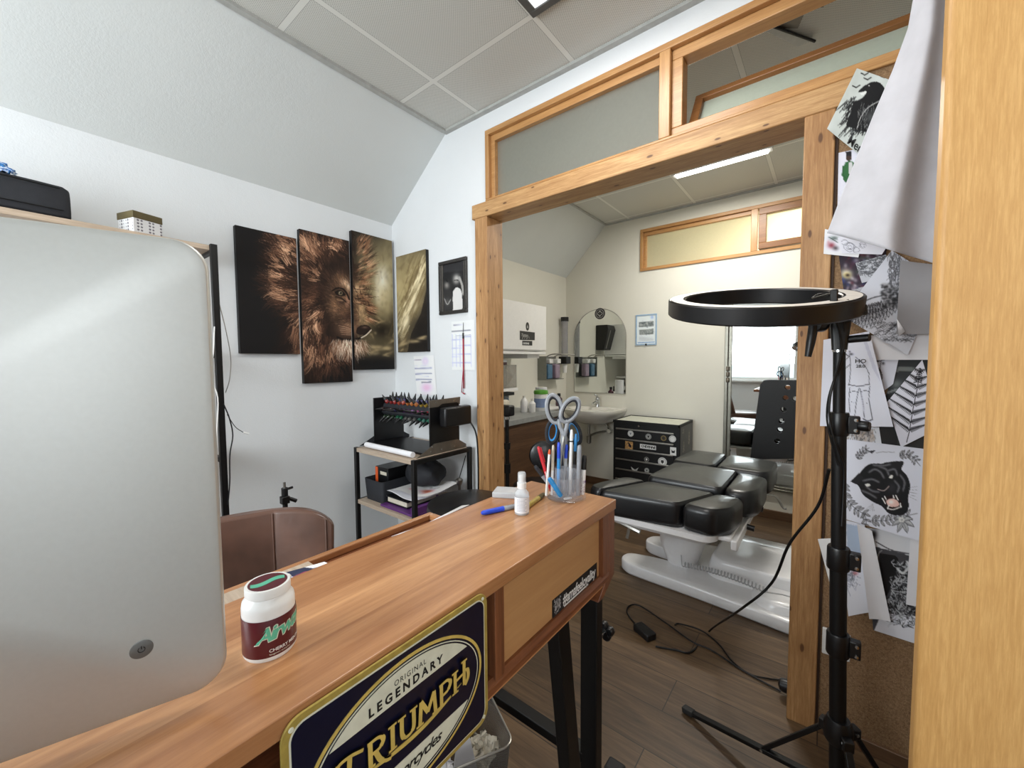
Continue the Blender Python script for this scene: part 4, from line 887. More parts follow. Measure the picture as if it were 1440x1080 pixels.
# muzzle, nose, mouth, chin
for i in range(6): LP.curve([(475+i*1.6, 456+i*3), (485, 458+i*2.6), (496, 462+i*2)], 1.0, (58, 37, 28), .5)
for i in range(5): LP.curve([(476+i, 458+i*3), (486, 460+i*2.6), (495, 463.6+i*2)], 0.8, (206, 166, 136), .45)
LP.sfill([(502, 461), (508, 457.5), (517, 457.5), (522, 463), (517, 469), (507, 471), (501, 468)], (30, 20, 17), .95); LP.blob(513, 460.4, 4, 1.5, (120, 92, 74), .7); LP.curve([(474, 474), (484, 477.5), (497, 477.5), (508, 474.5), (519, 466.5)], 2.6, (18, 11, 9), .95); LP.curve([(508, 475), (515, 471), (522, 464)], 1.4, (232, 214, 192), .85)
for _ in range(520):
    x, y = rng.uniform(468, 516), rng.uniform(477, 492); f_ = gs(x, y, 490, 483, 22, 9)
    strand(x, y, rng.uniform(6, 20)*(.5+f_), PI/2+rng.normal(.0, .3)+(488-x)*.014, rng.uniform(.5, 1.2), (238, 218, 196) if rng.random() < .5*f_+.12 else (120, 86, 64), .5*f_+.14, rng.normal(0, .3))
# mane strip right of the face
for _ in range(150):
    t = rng.uniform(0, 1); y = 338+t*112; x = 499+rng.uniform(0, 1)*(6+18*math.sin(PI*min(1, .25+t*.75)))
    if t > .8: x = 514+rng.uniform(0, 7)
    b = rng.random()
    for k in range(5): strand(x+rng.normal(0, 1.2), y+rng.normal(0, 1.2), rng.uniform(6, 16), -1.0+1.5*t+rng.normal(0, .12), rng.uniform(.5, 1.0), ((210, 164, 128) if b < .3 else (140, 98, 70) if b < .65 else (46, 30, 22)), .5, rng.normal(0, .2))
LP.blob(499, 348, 4, 22, (34, 23, 17), .7); LP.blob(500, 378, 5, 9, (48, 33, 24), .6)
mside = plain('canvas_side', (16, 15, 15), .7)
def canvas(name, quad_fn, nu, nv, side, lab):
    root = T('canvas_print', quad_fn(.5, .5), lab, 'canvas', 'lion canvas set')
    O('stretcher', side, mside, root, bevel=.002)
    o = O('printed_face', MB().grid(quad_fn, nu, nv), m_canvas, root, flat=True)
    w_ = np.array([v.co for v in o.data.vertices])+np.array(wloc(root)); u, v = proj_arr(w_); paint_mesh(o, LP.sample(u, v))
CX = XA+.028
for (y0, y1, z0, z1, lab) in ((.80, 1.112, 1.409, 2.089, 'first canvas from the left, dark print with outer lion mane'), (1.131, 1.447, 1.230, 2.152, 'tall second canvas from the left, lion face with one eye'), (1.466, 1.778, 1.307, 2.227, 'tall third canvas by the corner, lion nose and pale glow')):
    canvas('c', lambda u, v: (CX+.0006, y0+(y1-y0)*u, z1+(z0-z1)*v), 110, 230, MB().box(XA-.002, CX, y0, y1, z0, z1), lab)
canvas('c', lambda u, v: (-2.448+.324*u, 1.7745, 2.104-.676*v), 70, 160, MB().box(-2.448, -2.124, 1.775, YB+.002, 1.428, 2.104), 'fourth canvas, right of the corner, streaky tan dust')
# ------------------------------------------------------------------ framed photo and notices on the partition
fr = T('framed_photo', (-1.89, 1.78, 1.83), 'small framed dark photo of two people beside the canvas', 'picture frame')
x0, x1, z0, z1 = -2.014, -1.762, 1.66, 2.0
f = MB(); bw = .022
f.box(x0, x1, 1.782, YB-.001, z1-bw, z1); f.box(x0, x1, 1.782, YB-.001, z0, z0+bw); f.box(x0, x0+bw, 1.782, YB-.001, z0+bw, z1-bw); f.box(x1-bw, x1, 1.782, YB-.001, z0+bw, z1-bw)
O('frame_moulding', f, plain('dark_silver_frame', (70, 68, 66), .4, .5, .2, 160), fr, bevel=.004)
O('white_slip', MB().box(x0+bw, x0+bw+.014, 1.790, 1.796, z0+bw, z1-bw).box(x1-bw-.007, x1-bw, 1.790, 1.796, z0+bw, z1-bw), m_steel, fr)
P = Paint(610, 355, 660, 448, 4, (28, 28, 29)); P.fill([(615, 360), (660, 355), (660, 380), (615, 384)], (40, 40, 42))
P.blob(629, 402, 4.5, 5.5, (80, 78, 76), .8); P.blob(628, 401, 2.6, 4, (150, 146, 140), .7); P.blob(642, 392, 4.5, 6, (200, 198, 194), .9); P.blob(641, 395, 2.8, 4, (130, 126, 122), .8); P.sfill([(637, 410), (642, 404), (648, 408), (650, 420), (649, 438), (637, 438)], (206, 204, 202), .95); P.sfill([(620, 412), (628, 408), (635, 412), (636, 440), (620, 440)], (44, 43, 43), .9); P.blob(629, 425, 4, 5, (90, 88, 86), .6); P.curve([(625, 420), (629, 428), (634, 421)], 1, (170, 168, 164), .7); P.curve([(646, 390), (650, 402), (651, 414)], 3, (150, 148, 144), .8); P.line([(629, 396), (627, 392)], 2, (20, 20, 20)); P.line([(639, 394), (644, 394)], 1.4, (30, 30, 30))
o = O('photo', MB().grid(lambda u, v: (x0+bw+.014+(x1-x0-2*bw-.021)*u, 1.795, z1-bw-(z1-z0-2*bw)*v), 40, 60), m_art, fr, flat=True)
w_ = np.array([v.co for v in o.data.vertices])+np.array(wloc(fr)); paint_mesh(o, P.sample(*proj_arr(w_)))
def sheet(name, quad, paint, lab, cat, nu=30, nv=40, curl=0.0, mat=None, solid=0):
    """quad: 4 world corners TL TR BR BL"""
    q = [Vector(p) for p in quad]
    nrm = (q[1]-q[0]).cross(q[3]-q[0]).normalized()
    if nrm.dot(Vector(EYE)-q[0]) < 0: nrm = -nrm
    def fn(u, v):
        p = (q[0]*(1-u)+q[1]*u)*(1-v)+(q[3]*(1-u)+q[2]*u)*v
        return tuple(p+nrm*(curl*((2*u-1)**2*.5+v*v*.5)))
    o = O(name, MB().grid(fn, nu, nv), mat or m_art, flat=False); tag(o, lab, cat)
    if paint is not None:
        w_ = np.array([v.co for v in o.data.vertices]); paint_mesh(o, paint.sample(*proj_arr(w_)))
    return o
yw = YB-.003
P = Paint(626, 445, 668, 525, 4, (214, 216, 228))
for i in range(12): P.line([(635, 470+i*4), (662, 469+i*4.1)], .5, (170, 174, 204))
for i in range(6): P.line([(636+i*5.2, 470), (637+i*5.2, 516)], .5, (176, 180, 208))
P.line([(638, 457), (655, 455)], 1.2, (120, 120, 140)); P.line([(640, 460), (652, 458.6)], .8, (140, 140, 160)); P.line([(634, 466), (661, 464)], 1.8, (120, 122, 136))
no = sheet('price_list', [(-1.912, yw, 1.612), (-1.708, yw, 1.612), (-1.706, yw, 1.304), (-1.912, yw, 1.304)], P, 'white ruled notice sheet in a clear sleeve below the photo frame', 'notice')
P = Paint(575, 495, 612, 552, 4, (216, 218, 226))
P.line([(581, 507), (592, 506)], 1.0, (150, 140, 160)); P.blob(598, 508, 4, 5, (190, 170, 196), .8); P.blob(598, 508, 2.6, 3.4, (216, 206, 222), .9)
for i, (y, w) in enumerate(((518, 26), (526, 26), (534, 26))): P.line([(581, y), (581+w, y-.6)], 1.4, (128, 132, 160)); 
for i in range(3): P.line([(583, 514+i*8), (603, 513.6+i*8)], .5, (160, 164, 186))
P.blob(600, 545, 7, 6, (222, 150, 190), .6); P.line([(593, 538), (606, 537)], 1.6, (110, 110, 126))
sheet('letter_sheet', [(-2.302, yw, 1.398), (-2.088, yw, 1.402), (-2.062, yw, 1.13), (-2.27, yw, 1.13)], P, 'white letter with pink stamp behind the ink rack', 'letter', curl=-.0)
ly = T('lanyard', (-1.80, 1.787, 1.5), 'red lanyard hanging over the ruled notice sheet', 'lanyard')
O('strap', MB().add([(-1.806, 1.790, 1.50), (-1.796, 1.790, 1.50), (-1.796, 1.788, 1.19), (-1.806, 1.788, 1.19)], [(0, 1, 2, 3)]).add([(-1.806, 1.788, 1.3), (-1.80, 1.786, 1.3), (-1.812, 1.784, 1.165), (-1.82, 1.786, 1.165)], [(0, 1, 2, 3)]).add([(-1.812, 1.784, 1.165), (-1.82, 1.786, 1.165), (-1.792, 1.787, 1.15), (-1.79, 1.787, 1.16)], [(0, 1, 2, 3)]), plain('crimson_strap', (168, 24, 52), .6), ly, solid=.0012)
O('hook', MB().cyl((-1.801, 1.790, 1.50), (-1.801, 1.790, 1.535), .005, 8).tube([(-1.801, 1.79, 1.535), (-1.800, 1.792, 1.60)], .0016, 6), m_ink, ly)
O('clip_bar', MB().box(-1.87, -1.74, 1.790, 1.7945, 1.520, 1.5255), m_clear2, ly)
# ------------------------------------------------------------------ corner table
TXL, TXR, TYF, TYB, TZT = -2.285, -1.725, 1.335, 1.755, .834
tbl = T('side_table', (-2.0, 1.55, 0), 'two tier side table with black steel frame in the corner', 'table')
for x, n in ((TXL, 1), (TXR, 1)):
    for y in (TYF, TYB): O('leg', MB().box(x-.012, x+.012, y-.012, y+.012, 0, TZT), m_black, tbl, bevel=.002)
for z in (TZT-.026, .486):
    O('side_rail', MB().box(TXR-.010, TXR+.010, TYF+.012, TYB-.012, z, z+.022), m_black, tbl); O('side_rail', MB().box(TXL-.010, TXL+.010, TYF+.012, TYB-.012, z, z+.022), m_black, tbl)
    O('shelf_board', MB().box(TXL+.014, TXR-.014, TYF-.008, TYB+.008, z, z+.024), m_lightwood, tbl, bevel=.001)
zs = TZT-.002
# rack
rk = T('ink_rack', (-2.02, 1.58, zs), 'black motorised carousel rack holding rows of ink bottles', 'rack')
RX0, RX1, RY0, RY1 = -2.305, -1.752, 1.47, 1.70
O('base_plate', MB().box(RX0, RX1, RY0-.03, RY1, zs, zs+.012), m_blackpl, rk, bevel=.002)
for x in (RX0, RX1-.008): O('end_plate', MB().box(x, x+.008, RY0, RY1, zs+.012, 1.128), m_blackpl, rk, bevel=.002)
for x, m in ((RX1, m_bronze), (RX0-.006, m_charcoal)):
    br_ = O('foot_bracket', MB().prism([(x, RY0-.10, zs), (x, RY1+.05, zs), (x, RY1+.05, zs+.02), (x, RY1-.02, zs+.06), (x, RY0+.03, zs+.06), (x, RY0-.05, zs+.022)], (.006, 0, 0)), m, rk)
    for y, z in ((RY0, .02), (RY0+.01, .045), (RY0+.08, .02), (RY1-.05, .02), (RY1-.04, .045)): O('bolt', MB().lathe((x+.006, y, zs+z), [(.004, 0), (.0035, .002), (0, .0025)], 8, (1, 0, 0)), m_chrome, br_)
tb_ = O('top_bracket', MB().prism([(RX1, RY0-.005, 1.10), (RX1, RY0+.06, 1.10), (RX1, RY0+.09, 1.115), (RX1, RY1-.02, 1.115), (RX1, RY1, 1.10), (RX1, RY1+.005, 1.145), (RX1, RY0-.005, 1.140)], (.006, 0, 0)), m_bronze, rk)
for y in (RY0+.04, RY1-.05): O('bolt', MB().lathe((RX1+.006, y, 1.125), [(.004, 0), (.0035, .002), (0, .0025)], 8, (1, 0, 0)), m_chrome, tb_)
mo_ = O('motor_box', MB().box(RX1+.022, RX1+.078, RY0+.05, RY1+.03, .985, 1.098), m_blackpl, rk, bevel=.012, seg=3)
O('motor_hub', MB().cyl((RX1, RY0+.12, 1.035), (RX1+.03, RY0+.12, 1.035), .05, 20), m_blackpl, rk)
DC = V(0, RY0+.115, 1.045)
O('drum', MB().loops([[V(x, DC.y+.058*math.cos(k*PI/3+.2), DC.z+.058*math.sin(k*PI/3+.2)) for k in range(6)] for x in (RX0+.008, RX1-.008)]), m_charcoal, rk, angle=20)
tag(O('power_cable', MB().tube([(RX1+.07, RY1+.02, 1.0), (RX1+.108, RY1+.03, .93), (RX1+.118, RY1+.035, .8), (RX1+.118, RY1+.035, .6), (RX1+.11, RY1+.04, .4), (RX1+.07, RY1+.05, .2), (RX1+.03, RY1+.05, .012)], .005, 8, smooth=6), m_black), 'black cable falling from the rack motor to floor', 'cable')
# ink bottles
ROWS = [(1.45, 'upright rear row', [(40, 60, 140), (90, 60, 150), (70, 66, 130), (60, 60, 70)]), (2.15, 'upper front row', [(176, 46, 44), (206, 84, 60), (224, 136, 70), (202, 168, 70), (196, 178, 92)]), (2.95, 'middle front row', [(60, 30, 34), (40, 40, 80), (130, 90, 150), (190, 100, 150), (200, 40, 60)]), (3.75, 'lower front row', [(40, 60, 40), (40, 120, 84), (110, 110, 106), (70, 140, 120), (50, 140, 110)])]
ORD = ['leftmost', 'second from left', 'third from left', 'fourth from left', 'fifth from left', 'sixth from left', 'seventh from left', 'eighth from left', 'ninth from left', 'tenth from left', 'eleventh from left', 'rightmost']
inkmats = {}
capme = bodyme = None
for ang, rn, cols in ROWS:
    d = V(0, math.cos(ang), math.sin(ang))
    for i in range(12):
        x = RX0+.04+(RX1-RX0-.08)*i/11; c = cols[min(len(cols)-1, int(i*len(cols)/12))]
        if c not in inkmats: inkmats[c] = plain('ink_%d_%d_%d' % c, tuple(int(q*.72) for q in c), .25, coat=.3)
        tilt = V(rng.normal(0, .2), rng.normal(0, .12), rng.normal(0, .12)); dd = (d+tilt).normalized(); p = V(x, DC.y, DC.z)+d*.056
        root = T('ink_bottle', p, '%s ink bottle in the %s on the carousel' % (ORD[i], rn), 'ink bottle', 'ink bottles on the carousel rack')
        O('bottle_body', MB().lathe(p, [(.011, 0), (.0125, .002), (.0125, .018), (.009, .023), (.008, .027)], 12, dd), inkmats[c], root)
        O('cone_cap', MB().lathe(p+dd*(.022+.004*rng.random()), [(.0115, 0), (.0105, .006), (.0085, .010), (.003, .036), (.0014, .040), (0, .0405)], 12, dd), m_blackpl, root)
# roll of paper on the table front
tag(O('paper_roll', MB().cyl((TXL+.055, TYF+.035, TZT+.017), (TXR-.045, TYF+.03, TZT+.017), .016, 18), m_paper), 'white roll of paper on the front edge of the table top', 'paper roll')
# lower shelf contents
z = .511
cb = T('storage_bin', (-2.2, 1.52, z), 'black fabric storage bin at left on the low shelf', 'bin')
O('bin_body', MB().loops([[V(-2.165+a*s, 1.53+b*s, zz) for a, b in rrect(.19, .33, .02, 4)] for zz, s in ((z, .94), (z+.13, 1.0))], True, False), m_charcoal, cb, solid=.004)
ob_ = T('camera_box', (-2.17, 1.46, z+.1), 'black printed carton with orange end in the storage bin', 'box')
O('carton', MB().box(-2.232, -2.10, 1.43, 1.60, z+.006, z+.195), m_blackpl, ob_, bevel=.002); O('orange_end', MB().box(-2.232, -2.205, 1.4285, 1.4305, z+.006, z+.192), m_orange, ob_); O('white_print', MB().box(-2.18, -2.115, 1.4288, 1.4302, z+.15, z+.17), m_cream, ob_)
def blobmesh(c, r, seed, n=24, m=14, pw=.8):
    r_ = np.random.default_rng(seed); ph = r_.uniform(0, 6, 8); mb = MB()
    def fn(u, v):
        a = 2*PI*u; b = PI*(v-.5); k = 1+.08*math.sin(3*a+ph[0])*math.cos(2*b+ph[1])+.06*math.sin(5*a+ph[2]+3*b)
        cb_ = math.copysign(abs(math.cos(b))**pw, math.cos(b))
        return (c[0]+r[0]*k*cb_*math.cos(a), c[1]+r[1]*k*cb_*math.sin(a), c[2]+r[2]*k*math.copysign(abs(math.sin(b))**pw, math.sin(b)))
    return mb.grid(fn, n, m)
tag(O('cloth_bag', blobmesh((-1.955, 1.60, z+.16), (.135, .11, .075), 11), m_charcoal), 'black crumpled cloth bag lying over the low shelf stack', 'bag')
bd = T('ring_binder', (-1.92, 1.46, z), 'black ring binder full of cream pages on the low shelf', 'binder')
O('pages', MB().box(-2.04, -1.86, 1.385, 1.60, z+.022, z+.05), m_cream, bd); O('cover', MB().box(-2.05, -1.85, 1.38, 1.61, z+.016, z+.022).box(-2.05, -1.85, 1.38, 1.61, z+.05, z+.056), m_blackpl, bd, bevel=.001)
tag(O('purple_folder', MB().box(-2.06, -1.745, 1.345, 1.66, z, z+.012).box(-1.775, -1.745, 1.345, 1.66, z+.012, z+.05), m_purple, bevel=.002), 'purple folder under the binder on the low shelf', 'folder')
P = Paint(0, 0, 60, 60, 2, (224, 224, 236)); P.blob(38, 24, 8, 6, (170, 70, 50), .9); P.blob(42, 20, 4, 8, (190, 100, 70), .7); P.blob(20, 16, 5, 4, (196, 120, 100), .6); P.curve([(30, 40), (38, 34), (46, 38)], 1.2, (120, 120, 110)); P.blob(28, 30, 4, 3, (170, 176, 150), .6)
def stack(name, x0, x1, y0, y1, zz, lab, pt, amp=.006, rot=0.0):
    cx, cy = (x0+x1)/2, (y0+y1)/2
    def fn(u, v):
        x, y = x0+(x1-x0)*u-cx, y0+(y1-y0)*v-cy
        return (cx+x*math.cos(rot)-y*math.sin(rot), cy+x*math.sin(rot)+y*math.cos(rot), zz+amp*math.sin(7*u+2*v)+amp*math.cos(5*v+u))
    o = O(name, MB().grid(fn, 24, 24), m_art if pt else m_paper, solid=0 if pt else .001); tag(o, lab, 'paper')
    if pt: paint_mesh(o, pt.sample(np.tile(np.linspace(0, 60, 25), 25), np.repeat(np.linspace(0, 60, 25), 25)))
stack('paper_stack', -2.06, -1.78, 1.385, 1.62, z+.072, 'white sheets lying under the printed sheet on the low shelf', None, .004, -.1)
stack('printed_sheet', -2.02, -1.755, 1.40, 1.69, z+.093, 'white sheet with small red flower prints on the low shelf', P, .006, .15)
gj = T('glass_ornament', (-1.78, 1.72, z+.07), 'small grey metal clamp with cord behind the paper stack', 'clamp')
O('clamp_body', MB().lathe((-1.775, 1.715, z), [(.03, 0), (.032, .004), (.008, .01), (.008, .08), (.02, .1), (.024, .12), (.012, .13)], 14), m_steel, gj)
O('cord', MB().tube([(-1.775, 1.715, z+.13), (-1.76, 1.73, z+.2), (-1.742, 1.74, z+.27)], .003, 6, smooth=4), m_black, gj)
# black stool
so = T('work_stool', (-1.40, 1.40, 0), 'round black padded stool in front of the corner table', 'stool')
sx_, sy_ = -1.385, 1.40
O('seat', MB().lathe((sx_, sy_, .60), [(.17, 0), (.195, .012), (.205, .035), (.20, .06), (.17, .072), (.08, .076), (0, .076)], 36), m_vinyl2, so)
O('gas_column', MB().cyl((sx_, sy_, .10), (sx_, sy_, .60), .025, 16), m_chrome, so)
for k in range(5):
    a = k*2*PI/5; lg = O('base_arm', MB().tube([(sx_, sy_, .11), (sx_+.24*math.cos(a), sy_+.24*math.sin(a), .06)], [.02, .013], 8), m_black, so); O('castor', MB().lathe((sx_+.24*math.cos(a), sy_+.24*math.sin(a)-.012, .025), [(.022, 0), (.025, .004), (.025, .02), (.022, .024)], 12, (0, 1, 0)), m_blackpl, lg)
# ceiling light panel of the front room
cl = T('ceiling_light', (-.7, 1.13, ZC), 'square light panel with dark frame set in the ceiling', 'ceiling light')
cx0, cx1, cy0, cy1 = -1.012, -.40, .83, 1.44
f = MB(); f.box(cx0, cx1, cy0, cy0+.03, ZC-.016, ZC-.001); f.box(cx0, cx1, cy1-.03, cy1, ZC-.016, ZC-.001); f.box(cx0, cx0+.03, cy0+.03, cy1-.03, ZC-.016, ZC-.001); f.box(cx1-.03, cx1, cy0+.03, cy1-.03, ZC-.016, ZC-.001)
O('frame', f, plain('dark_grey_frame', (84, 84, 82), .5), cl, bevel=.002)
O('diffuser', MB().box(cx0+.03, cx1-.03, cy0+.03, cy1-.03, ZC-.010, ZC-.001), emit('diffuser_glow', (240, 244, 246), .75), cl)
# ================================================================== BACK ROOM
cw = T('wall_cabinet', (-2.2, 2.6, 1.44), 'white wall cabinet with black stickers seen left of the mirror', 'cabinet')
O('carcass', MB().box(XA2+.002, -2.02, 2.05, 3.025, 1.445, 1.84), m_white, cw, bevel=.002)
dr = O('door', MB().box(-2.018, -2.0, 2.052, 3.027, 1.455, 1.842), m_white, cw, bevel=.002)
O('light_rail', MB().box(XA2+.01, -2.0, 2.05, 3.022, 1.418, 1.440), m_white, cw, bevel=.002)
O('holder', MB().box(-2.3, -2.03, 2.78, 2.96, 1.385, 1.418), m_white, cw, bevel=.002)
def dec(name, pts, mat, x, lab, parent=None, th=.0008):
    r0 = T(name, (x, pts[0][0], pts[0][1]), lab, 'sticker') if parent is None else parent
    O('sticker_face', MB().prism([(x, a, b) for a, b in pts], (th, 0, 0)), mat, r0); return r0
def xp(pxs, x): return [(atx(u, v, x).y, atx(u, v, x).z) for u, v in pxs]
m_dark = plain('sticker_black', (40, 39, 38), .5); m_ltgrey = plain('sticker_grey_print', (176, 176, 172), .5)
cxm, czm = xp([(741.8, 459)], -1.999)[0]
a = dec('oval_sticker', [(cxm+.024*math.cos(t), czm+.035*math.sin(t)) for t in np.linspace(0, 2*PI, 28, False)], m_dark, -1.9995, 'small black oval sticker on the white cabinet door')
O('emblem', MB().prism([(-1.9985, cxm+.012*math.cos(t), czm-.004+.018*math.sin(t)) for t in (PI/2, PI*7/6, PI*11/6)], (.0004, 0, 0)), m_ltgrey, a)
q = xp([(731, 465), (752, 467.5), (752, 478.5), (731, 478)], -1.999)
a = dec('sticker_plate', q, m_dark, -1.9995, 'large black script sticker on the white cabinet door')
c0, c1 = q[0], q[2]
text('lettering', 'Tattoo', m_ltgrey, a, lambda x, y, z: (-1.9982, c0[0]+.016+x, c0[1]-.044+y), .034, .0006, .3); text('lettering', 'Ink', m_ltgrey, a, lambda x, y, z: (-1.9982, c0[0]+.10+x, c0[1]-.05+y), .03, .0006, .3) if False else None
for k in range(3): O('ornament', MB().tube([(-1.9984, c0[0]+.05+.03*k+.02*math.cos(t+k), (c0[1]+c1[1])/2-.02+.012*math.sin(1.7*t+k)) for t in np.linspace(0, 5, 14)], .0012, 5), m_ltgrey, a)
q = xp([(734.5, 479), (748.5, 479.5), (748.5, 486), (734.5, 485.5)], -1.999)
a = dec('name_sticker', q, m_dark, -1.9995, 'small black name sticker below the script sticker')
text('lettering', 'CHEYENNE', m_white, a, lambda x, y, z: (-1.9982, q[0][0]+.006+x, q[3][1]+.010+y), .020, .0006, .1, 'LEFT', .8)
# organiser boxes on the wall shelf beneath
bk = T('acrylic_organiser', (-2.14, 2.5, 1.14), 'clear two compartment organiser holding wooden sticks', 'organiser')
y0, y1, z0, z1 = 2.20, 2.63, 1.145, 1.33; xo0, xo1 = -2.20, -2.03
f = MB(); f.box(xo1-.005, xo1, y0, y1, z0, z1); f.box(xo0, xo1, y1-.005, y1, z0, z1); f.box(xo0, xo1, y0, y1, z1-.006, z1); f.box(xo0, xo1, y0, y1, z0, z0+.006); f.box(xo0, xo1, 2.495, 2.50, z0, z1); f.box(xo0, xo0+.004, y0, y1, z0, z1)
O('acrylic_shell', f, glass('smoky_acrylic', (170, 166, 156), .1, .35), bk)
for k in range(7):
    y = 2.52+.012*k; tag(O('wooden_stick', MB().bar((-2.10, y, z0+.012), (-2.08+.004*k, y+.045-.004*k, z0+.145-.008*k), .014, .002, (1, 0, 0)), m_cream), 'pale wooden stick, %s of the sticks in the clear organiser' % ORD[k], 'stick', 'wooden sticks in the organiser')
O('wall_shelf', MB().box(XA2+.001, -2.02, 2.05, 2.635, 1.118, 1.142), m_white, bk, bevel=.001)
tr_ = T('lidded_tray', (-2.15, 2.45, .98), 'smoky clear tray box with black rims and cotton', 'box')
f = MB(); f.box(-2.19, -2.05, 2.2, 2.55, .975, 1.082); O('tray_wall', f, glass('blue_smoke', (86, 104, 122), .15, .75), tr_); O('rim', MB().box(-2.20, -2.03, 2.18, 2.60, 1.082, 1.108).box(-2.20, -2.03, 2.18, 2.60, .952, .975), m_blackpl, tr_, bevel=.003)
tag(O('cotton_pads', blobmesh((-2.035, 2.47, 1.02), (.008, .07, .03), 21), m_cream), 'pale cotton wad showing in the smoky tray box', 'cotton')
O('tray_bracket', MB().box(XA2+.001, -2.19, 2.2, 2.6, .95, 1.0), m_white, tr_)
b_ = T('dark_box', (-2.1, 2.37, 1.33), 'small dark purple box on the clear organiser', 'box')
O('box_body', MB().box(-2.15, -2.06, 2.26, 2.395, 1.331, 1.415), plain('dark_plum', (52, 28, 38), .5), b_, bevel=.002)
b_ = T('flat_case', (-2.1, 2.48, 1.33), 'low dark case beside the purple box on the organiser', 'box')
O('case_base', MB().box(-2.16, -2.05, 2.405, 2.53, 1.331, 1.352), plain('dark_plum2', (60, 34, 42), .5), b_, bevel=.002); O('case_lid', MB().box(-2.16, -2.05, 2.405, 2.53, 1.353, 1.372), m_clear2, b_, bevel=.002)
# counter run
kc = T('wall_counter', (-2.1, 2.5, 0), 'dark wood base cabinet with grey worktop along the left wall', 'counter')
O('worktop', MB().box(XA2+.001, -1.85, 1.95, 3.05, .878, .918), plain('grey_worktop', (142, 144, 142), .45), kc, bevel=.002)
O('cabinet_front', MB().box(-1.885, -1.868, 1.955, 3.04, .10, .876), m_brown, kc)
O('carcass', MB().box(XA2+.001, -1.886, 1.955, 3.04, .10, .876), m_brown, kc); O('plinth', MB().box(XA2+.001, -1.92, 1.96, 3.03, 0, .10), m_black, kc)
def jar(name, c, prof, mat, lab, cat, extra=()):
    r0 = T(name, c, lab, cat); O('body', MB().lathe(c, prof, 20), mat, r0)
    for n_, p_, m_ in extra: O(n_, MB().lathe(c, p_, 20), m_, r0)
    return r0
zt = .9182
jar('wipes_tub', (-2.03, 2.985, zt), [(.055, 0), (.058, .004), (.062, .15), (.06, .155)], m_white, 'white wipes tub with bright green lid on the worktop', 'tub', (('green_lid', [(.064, .148), (.066, .165), (.062, .18), (.02, .185), (0, .185)], m_green), ('blue_label', [(.0605, .03), (.0625, .11)], plain('pale_blue_label', (130, 150, 190), .5))))
jar('squeeze_bottle', (-2.08, 2.80, zt), [(.032, 0), (.034, .003), (.034, .09), (.02, .115), (.014, .12), (.012, .14), (0, .141)], m_white, 'white squeeze bottle, taller of two beside the wipes tub', 'bottle', (('cap', [(.013, .118), (.013, .142), (0, .143)], m_ceramic),))
jar('squeeze_bottle', (-2.02, 2.835, zt), [(.028, 0), (.03, .003), (.03, .075), (.018, .09), (.012, .095), (0, .096)], m_white, 'white squeeze bottle, shorter of two beside the wipes tub', 'bottle', (('cap', [(.012, .094), (.012, .115), (0, .116)], m_ceramic),))
# splash ledge carrying the roll and flasks next to the basin
lg = T('corner_ledge', (-2.2, 3.35, .0), 'white boxed ledge between worktop and basin', 'ledge')
O('ledge_top', MB().box(XA2+.001, -2.06, 3.06, 3.50, .895, .915), m_white, lg, bevel=.002); O('ledge_box', MB().box(XA2+.001, -2.10, 3.065, 3.49, 0, .895), m_wallC, lg)
jar('paper_towel_roll', (-2.125, 3.13, .9152), [(.018, 0), (.055, 0), (.055, .20), (.018, .20)], m_paper, 'white paper towel roll standing in the corner', 'paper roll', (('core', [(.018, .0), (.018, .203)], m_cream),))
jar('dropper_bottle', (-2.14, 3.27, .9152), [(.02, 0), (.02, .05), (.012, .06), (.006, .065)], m_ceramic, 'small bottle with tall black dropper top in the corner', 'bottle', (('dropper', [(.012, .06), (.013, .085), (.008, .09), (.01, .10), (.008, .125), (0, .13)], m_blackpl),))
jar('soap_flask', (-2.11, 3.42, .9152), [(.032, 0), (.034, .003), (.034, .07), (.016, .09), (.014, .10)], plain('plum_soap', (74, 34, 50), .2, coat=.4), 'plum coloured flask with black cap beside the basin', 'bottle', (('cap', [(.017, .098), (.017, .125), (0, .126)], m_blackpl),))
# soap dispensers
sd_ = T('soap_dispenser', (-2.34, 3.5, 1.17), 'grey metal soap dispenser bracket with lever arms by corner', 'dispenser')
O('back_plate', MB().box(XA2+.001, -2.28, 3.45, 3.456, 1.165, 1.41).box(XA2+.001, XA2+.008, 3.456, 3.80, 1.165, 1.41).box(XA2+.008, -2.28, 3.456, 3.80, 1.165, 1.172), plain('zinc_plate', (128, 130, 124), .4, .5), sd_)
for k, y in enumerate((3.54, 3.69)):
    O('bottle', MB().box(-2.35, -2.285, y-.045, y+.045, 1.175, 1.33), plain('blue_bottle%d' % k, ((74, 112, 140), (150, 132, 150))[k], .25), sd_, bevel=.012); O('pump', MB().box(-2.345, -2.27, y-.035, y+.035, 1.335, 1.385), m_white, sd_, bevel=.008)
    O('lever', MB().tube([(-2.37, y-.05, 1.37), (-2.25, y-.03, 1.43), (-2.12, y+.06, 1.425)], .006, 8, smooth=5), m_steel, sd_)
